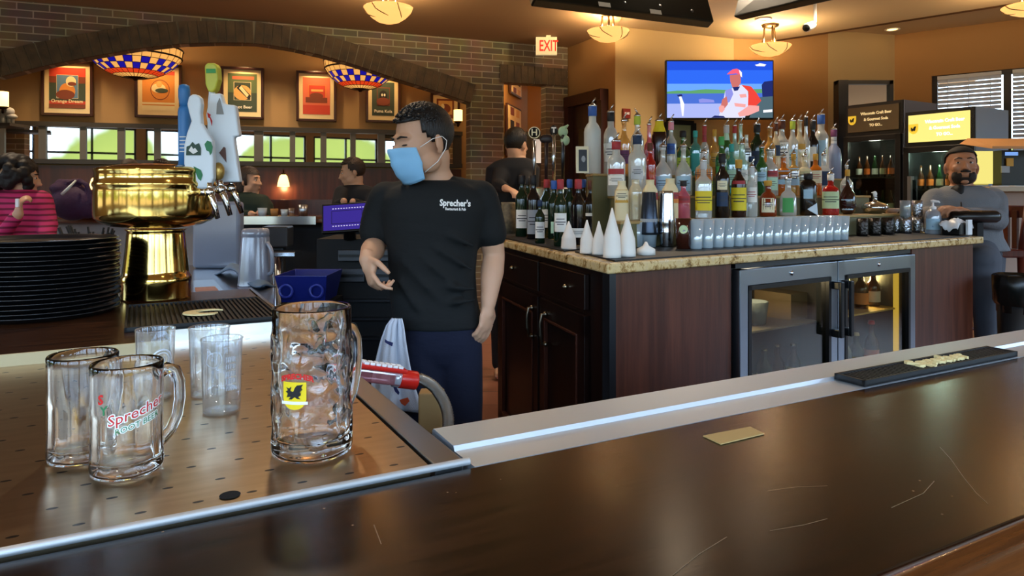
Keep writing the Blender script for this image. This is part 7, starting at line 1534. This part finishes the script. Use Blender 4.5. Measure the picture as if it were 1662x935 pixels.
# ---- the bartender ----
D = 2.42; base = F(475, 200, D); t = thing('person', 'standing bartender in black t-shirt, blue jeans and light blue face mask', 'person', (base.x, D, 0))
HR = Rz(math.radians(-52)) @ Rx(math.radians(13)); hc_ = F(462.5, 117.5, 2.38); HM_ = RM(hc_, HR, 1.06)
body = MB(); head(body, HM_)
nb = F(477, 150, 2.43); body.limb([HM_ @ Vector((0, .03, -.05)), F(474, 140, 2.42), nb], [.056, .056, .064], 18)
body.limb([nb+Vector((0, 0, -.02)), F(445, 160, 2.44)], [.05, .036]); body.limb([nb+Vector((0, 0, -.02)), F(508, 159, 2.44)], [.05, .036])
body.torso([((F(u, v, D).x, D+.01, F(u, v, D).z), rx, ry, 0) for u, v, rx, ry in ((479, 275, .11, .08), (474, 240, .12, .085), (473, 205, .125, .09), (474, 175, .145, .10), (475, 160, .13, .085), (476, 150, .07, .06))])
sl, el, wl = F(419, 164, 2.44), F(411, 201, 2.47), F(402, 214, 2.28); sr_, er, wr = F(529, 163, 2.44), F(540.5, 210, 2.46), F(534, 250, 2.39)
body.limb([sl, (sl+el)/2, el], [.052, .047, .038], 16); body.limb([el, el*.6+wl*.4, wl], [.038, .041, .028], 16)
body.limb([sr_, (sr_+er)/2, er], [.052, .049, .038], 16); body.limb([er, er*.65+wr*.35, wr], [.038, .041, .026], 16)
hand(body, wl, Vector((.25, -.45, -.72)), Vector((.85, .2, -.25)), 1, 1.0, (.45, .85, .95, 1.0), .7)
hand(body, wr, Vector((-.12, -.12, -1)), Vector((-.75, .55, 0)), 1, 1.02, (.35, .45, .5, .55), .5)
for (a, b, c) in ((F(463, 285, 2.42), F(467, 395, 2.40), (F(467, 330, 2.42).x, 2.46, .09)), (F(500, 285, 2.42), F(505, 395, 2.40), (F(510, 330, 2.42).x, 2.46, .09))): body.limb([a, b, Vector(c)], [.075, .05, .038], 14)
bo = obj('body', body, SKIN, t, BODYM(.0052, 3)); eyes(HM_, t, True); hair(HM_, t, HAIR, 'short')
tee = MB()
TEE = mat('black_tee', '070b0c', .85, bump=(9, .5, (1, 1, 2.2)))
tee.torso([((F(u, v, D).x, D+.012, F(u, v, D).z), rx, ry, 0) for u, v, rx, ry in ((480, 269, .151, .112), (478, 262, .153, .114), (474, 245, .150, .112), (472.5, 225, .150, .112), (473, 205, .155, .115), (474, 188, .172, .122), (475, 174, .186, .124), (475, 163, .186, .116), (475.5, 155, .158, .10), (476.5, 150.5, .108, .082), (477, 148.5, .084, .074))], 32)
tee.limb([F(423, 164, 2.44), F(415, 177, 2.45), F(411, 190, 2.455)], [.064, .060, .0585], 20); tee.limb([F(525, 163, 2.44), F(532, 178, 2.45), F(536.5, 192, 2.452)], [.064, .060, .058], 20)
tee.limb([F(462, 157, 2.43), F(436, 161, 2.44)], [.052, .052]); tee.limb([F(492, 157, 2.43), F(515, 160, 2.44)], [.054, .053])
rr = random.Random(8)
for (u0, v0, u1, v1) in ((450, 190, 515, 222), (445, 200, 505, 240), (440, 215, 495, 258), (470, 185, 518, 203), (436, 232, 470, 266), (480, 235, 518, 238), (485, 250, 519, 247)):
    a, b = F(u0, v0, D-.098), F(u1, v1, D-.098); m = (a+b)/2; tee.limb([a+Vector((0, .012, 0)), m+Vector((0, -.004, 0)), b+Vector((0, .012, 0))], [.008, .012, .007], 8)
shirt = obj('t_shirt', tee, TEE, t, BODYM(.008, 4)); sub(shirt)
# round hem cuts are left soft; chest lettering
def chest(x, y, w): return (x, y, w)
cx = F(497, 167.5, D-.125); N_ = frame_M(cx, (.97, .16, -.03), (.02, .22, .97))
mb = MB(); text_mb(mb, "Sprecher's", .030, N_, .0006, .0009, sx=.80); text_mb(mb, "Restaurant & Pub", .0125, N_ @ Matrix.Translation((.002, -.0195, 0)), .0004, .0004, sx=.76)
obj('lettering', mb, WHI, shirt, [('SHRINKWRAP', dict(target=shirt, wrap_method='PROJECT', use_negative_direction=True, use_positive_direction=True, use_project_y=True, offset=.0015, wrap_mode='ABOVE_SURFACE'))])
jn = MB(); JE = mat('dark_denim', '081028', .9, bump=(14, .4, (1, 1, 2)))
jn.torso([((F(u, v, D).x, D+.01, F(u, v, D).z), rx, ry, 0) for u, v, rx, ry in ((480, 256, .128, .10), (481, 270, .136, .105), (481, 285, .135, .105), (481, 297, .12, .09))], 28)
jn.limb([F(463, 285, 2.42), F(465, 330, 2.40), F(466, 395, 2.39), Vector((F(466, 330, 2.42).x, 2.46, .10))], [.088, .080, .062, .052], 20); jn.limb([F(500, 285, 2.43), F(503, 330, 2.42), F(506, 395, 2.41), Vector((F(510, 330, 2.42).x, 2.46, .10))], [.088, .080, .062, .052], 20)
obj('jeans', jn, JE, t, BODYM(.009, 3))
for ux in (466, 510): sh = MB(); x = F(ux, 330, 2.42).x; sh.ell((x, 2.40, .045), (.048, .13, .045)); sh.ell((x, 2.46, .08), (.045, .05, .05)); obj('shoe', sh, BLACK, t)
# mask wrapped on the lower face
MK = mat('mask_blue', '8cc4ea', .75, bump=(500, .1)); mb = MB(); G1, G2 = 26, 13; vs = []
for j in range(G2):
    g = j/(G2-1); z = .002-g*.121
    for i in range(G1):
        f = -1+2*i/(G1-1); a = f*(1.18-.12*abs(g-.5)*2); bul = 1+.05*math.cos(PI*(g-.45)); 
        nose = .021*math.exp(-((f*1.0)/.24)**2)*max(0, 1-g*.95)
        rx, ry = .0735*bul, (.084-(.020*max(0, g-.62)/.38))*bul; pl = .0018*math.sin(g*PI*6)*(abs(f) < .8)
        vs.append((rx*math.sin(a), -.026-(ry+nose+pl)*math.cos(a)*(.96 if abs(f) < .95 else .95), z-(.008*f*f*(1-g))+.012*f*f*g))
me = MB(); me.add(vs, [(j*G1+i, j*G1+i+1, (j+1)*G1+i+1, (j+1)*G1+i) for j in range(G2-1) for i in range(G1-1)], 0, True, HM_)
mk = obj('face_mask', me, MK, t, [('SOLIDIFY', dict(thickness=.002))]); sub(mk)
me = MB(); m2 = MB()
for s_ in (-1, 1):
    m2.tube([(s_*.066, -.052, -.008), (s_*.080, -.01, .010), (s_*.087, .020, .012), (s_*.088, .034, -.004), (s_*.086, .026, -.028), (s_*.078, -.006, -.062), (s_*.060, -.050, -.088)], .0013, 6)
me.add(m2.v, m2.f, 0, True, HM_); obj('ear_loops', me, WHITE, mk)
# towel hanging from his waist
mb = MB(); G1, G2 = 16, 20; vs = []
Lf = [(428, 262), (422, 268), (416, 280), (411, 295), (407, 310), (404, 325), (402, 335)]; Rt = [(440, 262), (442, 268), (445, 285), (449, 302), (454, 318), (460, 332), (464, 340)]
def li(L_, g): k = g*(len(L_)-1); i = min(int(k), len(L_)-2); f = k-i; return (L_[i][0]*(1-f)+L_[i+1][0]*f, L_[i][1]*(1-f)+L_[i+1][1]*f)
for j in range(G2):
    g = j/(G2-1); a = li(Lf, g); b = li(Rt, g)
    for i in range(G1):
        f = i/(G1-1); vs.append(F(a[0]*(1-f)+b[0]*f, a[1]*(1-f)+b[1]*f, 2.285+.022*math.sin(f*11+.6)*(.4+g*.8)+.01*math.sin(f*23)))
mb.add(vs, [(j*G1+i, j*G1+i+1, (j+1)*G1+i+1, (j+1)*G1+i) for j in range(G2-1) for i in range(G1-1)], 0, True)
tw = single('bar_towel', mb, mat('towel_white', 'cfd3dc', .85, bump=(300, .3)), 'white bar towel with dark blue marks hanging from the bartender\'s waist', 'towel', tuple(F(434, 262, 2.285)), mods=[('SOLIDIFY', dict(thickness=.004))])
oT = F(434, 262, 2.285)
for pts, m_, nm in (([(421, 279), (424, 280.5), (430, 282), (429, 285), (424, 283), (421, 281.5)], mat('towel_blue', '1c2454', .8), 'blue_mark'), ([(428, 314), (431, 315), (437, 323), (436, 325), (432, 322)], mat('towel_blue', '1c2454', .8), 'blue_mark'), ([(437, 329), (446, 327), (448, 330), (443, 334), (439, 332)], mat('towel_orange', 'a8401c', .8), 'orange_mark')):
    mb = MB(); P0 = [F(u, v, 2.245)-oT for u, v in pts]; mb.add(P0, [tuple(range(len(P0)))]); o = obj(nm, mb, m_, None, [('SOLIDIFY', dict(thickness=.002))]); o.parent = tw
# ---- generic seated or standing guests ----
def guest(label, hu, hv, D, yaw, pitch, s, shirt_m, hair_m, hair_k, tors, arms, skin=SKIN, hands=(), face=True, pants=None, vox=.010, legs=True, extra=None):
    p0 = F(hu, hv, D); tb_ = F(tors[-1][0], tors[-1][1], D); t = thing('person', label, 'person', (tb_.x, D, 0))
    R = Rz(math.radians(yaw)) @ Rx(math.radians(pitch)); M = RM(p0, R, s); b = MB(); head(b, M)
    top = F(tors[0][0], tors[0][1], D); b.limb([M @ Vector((0, .03, -.05)), top+Vector((0, 0, -.03))], [.052*s, .058*s], 12)
    b.torso([((F(u, v, D).x, D, F(u, v, D).z), rx*.8, ry*.8, 0) for u, v, rx, ry in tors][::-1])
    for ps, rs in arms: b.limb([F(*p) for p in ps], [r*.86 for r in rs], 12)
    for h_ in hands: hand(b, *h_)
    bx_ = tb_.x; zp = tb_.z
    if legs:
        for dx in (-.09, .09): b.limb([Vector((bx_+dx, D, zp)), Vector((bx_+dx, D-.06, max(.3, zp*.55))), Vector((bx_+dx, D, .06))], [.07, .05, .04], 12); b.ell((bx_+dx, D-.05, .04), (.045, .11, .04))
    obj('body', b, skin, t, BODYM(vox*.8, 2))
    if face: eyes(M, t, gaze=(-.002, .001))
    if hair_k: hair(M, t, hair_m, hair_k)
    sh = MB(); sh.torso([((F(u, v, D).x, D, F(u, v, D).z), rx, ry, 0) for u, v, rx, ry in tors][::-1], 24)
    for k, (ps, rs) in enumerate(arms):
        q = [F(*p) for p in ps]; n = len(q); q2 = list(q)
        if extra == 'short': q2 = q[:2]; q2[-1] = q[0]*.25+q[1]*.75; sh.limb(q2, rs[:2], 14)
        else: q2[-1] = q[-2]*.12+q[-1]*.88; sh.limb(q2, [r*1.12 for r in rs], 14)
    so = obj('shirt', sh, shirt_m, t, BODYM(vox, 2))
    if legs:
        pn = MB()
        for dx in (-.09, .09): pn.limb([Vector((bx_+dx, D, zp+.02)), Vector((bx_+dx, D-.06, max(.3, zp*.55))), Vector((bx_+dx, D, .10))], [.095, .075, .06], 14)
        obj('trousers', pn, pants or mat('dark_trousers', '1a1c22', .8), t, BODYM(.014, 1))
    return t, M
KN_ = mat('grey_knit', '6a6d72', .85, bump=(120, .3))
D = 4.45
gt, GM2 = guest('bearded man in grey jacket and dark cap leaning on the far end of the bar', 1051.5, 137.5, D, -22, -10, 1.12, KN_, HAIR, None,
  [(1053, 153, .10, .09), (1053, 157, .17, .12), (1053, 163, .215, .15), (1053, 172, .225, .16), (1053, 182, .21, .16), (1058, 195, .20, .15), (1066, 206, .20, .15)],
  [([(1024, 166, D), (1014, 179, D-.08), (1033, 175, D-.32)], [.078, .062, .042]), ([(1084, 166, D), (1088, 181, D-.12), (1054, 176.5, D-.34)], [.082, .066, .042])],
  hands=((F(1033, 175, D-.32), Vector((.8, -.25, .25)), Vector((.2, -.1, -1)), 1, 1.1, (.5, .6, .7, .8), .4), (F(1054, 176.5, D-.34), Vector((-.85, -.1, .45)), Vector((-.2, .3, -1)), -1, 1.1, (.6, .7, .7, .8), .4)), skin=SKIN2, vox=.009, legs=False)
me = MB(); m2 = MB(); m2.ell((0, -.036, -.062), (.060, .062, .046), None, 30, 18, flt=lambda c: c.y < .045 and c.z < .0+.035*(abs(c.x)/.06)**2 and not (abs(c.x) < .018 and c.y < -.03 and c.z > -.016)); m2.tube([(-.022, -.100, -.046), (0, -.107, -.043), (.022, -.100, -.046)], [.003, .005, .003], 6); me.add(m2.v, m2.f, 0, True, GM2); obj('beard', me, mat('beard_hair', '1a120e', .7, bump=(300, .6)), gt, [('SOLIDIFY', dict(thickness=.006, offset=0))])
me = MB(); m2 = MB(); m2.ell((0, .012, .040), (.079, .098, .080), None, 34, 24, flt=lambda c: c.z > .028-(.05 if c.y > .0 else 0)-.3*max(0, c.y+.05)*(abs(c.x)/.08)); me.add(m2.v, m2.f, 0, True, GM2); obj('dark_cap', me, mat('cap_black', '15130f', .8), gt, [('SOLIDIFY', dict(thickness=.006, offset=0))])
me = MB(); m2 = MB(); m2.ell((.03, .105, -.02), (.035, .03, .03), None, 12, 8); m2.ell((.06, .07, -.03), (.03, .04, .035), None, 12, 8); me.add(m2.v, m2.f, 0, True, GM2); obj('hair', me, HAIR, gt)
mb = MB(); D1 = D-.15; vm = mat('brown_vest', '5a4638', .8); mb.torso([((F(u, v, D-.012).x, D-.012, F(u, v, D).z), rx, ry, 0) for u, v, rx, ry in ((1052, 158, .09, .12), (1056, 166, .12, .145), (1058, 176, .12, .155))][::-1], 24); None
mb = MB(); mb.tube([F(1051, 166, D-.168), F(1052, 174, D-.172), F(1053, 182, D-.168)], .004, 6); obj('zip', mb, DKSTEEL, gt)
mb = MB(); mb.tube([F(1047, 155, D-.07), F(1050, 160, D-.10), F(1051, 164, D-.125)], [.040, .026, .006], 12); obj('black_collar', mb, BLACKM, gt)
pn = MB(); pn.limb([F(1066, 204, D), F(1077, 214, D-.22), F(1078, 262, D-.25), F(1079, 300, D-.2)], [.12, .09, .065, .055], 16); pn.limb([F(1066, 204, D+.1), F(1084, 208, D+.05), F(1082, 262, D+.05), F(1082, 300, D+.02)], [.11, .085, .065, .055], 16); obj('trousers', pn, mat('grey_trousers', '4c4f58', .85), gt, BODYM(.014, 1))
PK = mat('pink_striped', 'b0265a', .8, bump=(20, .2)); 
nt_ = PK.node_tree; wv = N(nt_, 'ShaderNodeTexWave', Scale=9.0, Distortion=1.2); wv.bands_direction = 'Z'; tcn = N(nt_, 'ShaderNodeTexCoord'); nt_.links.new(tcn.outputs['Object'], wv.inputs[0]); rp = N(nt_, 'ShaderNodeValToRGB'); rp.color_ramp.elements[0].color = hexc('6a1030'); rp.color_ramp.elements[0].position = .15; rp.color_ramp.elements[1].color = hexc('c22c64'); rp.color_ramp.elements[1].position = .45; nt_.links.new(wv.outputs[0], rp.inputs[0]); nt_.links.new(rp.outputs[0], nt_.nodes['Principled BSDF'].inputs['Base Color'])
D = 4.4
pt_, PM2 = guest('woman in striped pink top with dark curly hair raising a hand', 21, 146, D, 118, 8, 1.04, PK, mat('dark_curls', '120a08', .6), 'curly', [(22, 156, .08, .07), (20, 160, .16, .11), (20, 168, .21, .13), (22, 182, .205, .13), (24, 200, .20, .13), (24, 215, .20, .13)],
  [([(2, 166, D-.05), (-4, 200, D-.18), (20, 176, D-.26)], [.066, .05, .034]), ([(44, 166, D), (52, 186, D-.05), (50, 205, D-.16)], [.066, .052, .034])],
  hands=((F(20, 176, D-.26), Vector((.15, 0, 1)), Vector((.5, .6, 0)), 1, .95, (.6, .8, .9, .9), .5),), vox=.011, face=True)
mb = MB(); c = F(19, 167, D-.30); mb.box(c, (.02, .012, .05)); single('white_phone', mb, WHITEP, 'small white phone held up by the woman in pink', 'phone', tuple(c), mods=[BEV(.003)])
BT = mat('black_top', '101218', .85); GT = mat('dark_green_top', '12241a', .85)
D = 5.75
guest('short haired man in dark shirt looking left behind the purple screen', 385.5, 142, D, -72, 10, .98, BT, HAIRB, 'short', [(389, 152, .08, .07), (391, 156, .17, .10), (392, 162, .20, .12), (393, 176, .19, .12), (393, 200, .18, .12)],
  [([(374, 159, D-.08), (369, 170, D-.2), (376, 165.5, D-.34)], [.058, .045, .032]), ([(408, 160, D), (404, 172, D-.2), (386, 166, D-.34)], [.058, .045, .032])], vox=.012)
guest('woman with brown hair in dark green top facing right, beyond the far bar', 273, 149, D, 75, 0, .96, GT, HAIRB, 'long', [(270, 158, .07, .07), (272, 162, .15, .10), (274, 168, .18, .12), (276, 182, .18, .12), (276, 205, .18, .12)], [([(262, 166, D), (262, 178, D-.1), (275, 176, D-.28)], [.055, .042, .03]), ([(287, 166, D), (289, 177, D-.1), (284, 175, D-.28)], [.055, .042, .03])], vox=.012)
D = 6.6
guest('dark haired guest whose head just shows above the brass drum, left one', 141, 141, D, 10, 0, .95, BT, HAIRB, 'long', [(141, 151, .08, .07), (141, 155, .15, .10), (141, 165, .14, .12), (141, 180, .13, .12), (141, 200, .13, .12)], [([(132, 158, D), (131, 172, D-.1), (137, 172, D-.2)], [.05, .04, .03])], vox=.016)
guest('dark haired guest whose head just shows above the brass drum, right one', 176, 141, D, -15, 0, .95, BT, HAIRB, 'short', [(176, 151, .08, .07), (176, 155, .15, .10), (176, 165, .14, .12), (176, 180, .13, .12), (176, 200, .13, .12)], [([(186, 158, D), (187, 172, D-.1), (181, 172, D-.2)], [.05, .04, .03])], vox=.016)
D = 5.2
guest('dark haired person in black seen from behind left of the beer tap tower', 564.5, 119, D, 150, 6, 1.0, BT, HAIR, 'short', [(565, 130, .09, .08), (563, 133, .15, .10), (561, 138, .20, .12), (560, 150, .20, .12), (560, 170, .18, .12), (560, 195, .18, .12)],
  [([(549, 141, D-.05), (545, 152, D-.2), (553, 155, D-.42)], [.058, .045, .032]), ([(572, 141, D), (577, 152, D-.2), (572, 160, D-.4)], [.058, .045, .032])],
  hands=((F(553, 155, D-.42), Vector((.6, -.6, -.2)), Vector((0, .2, -1)), 1, .95, (.4, .5, .5, .6), .4),), vox=.012, face=False)
# tidy up helper properties
for o in TEMP:
    if '_mi' in o: del o['_mi']
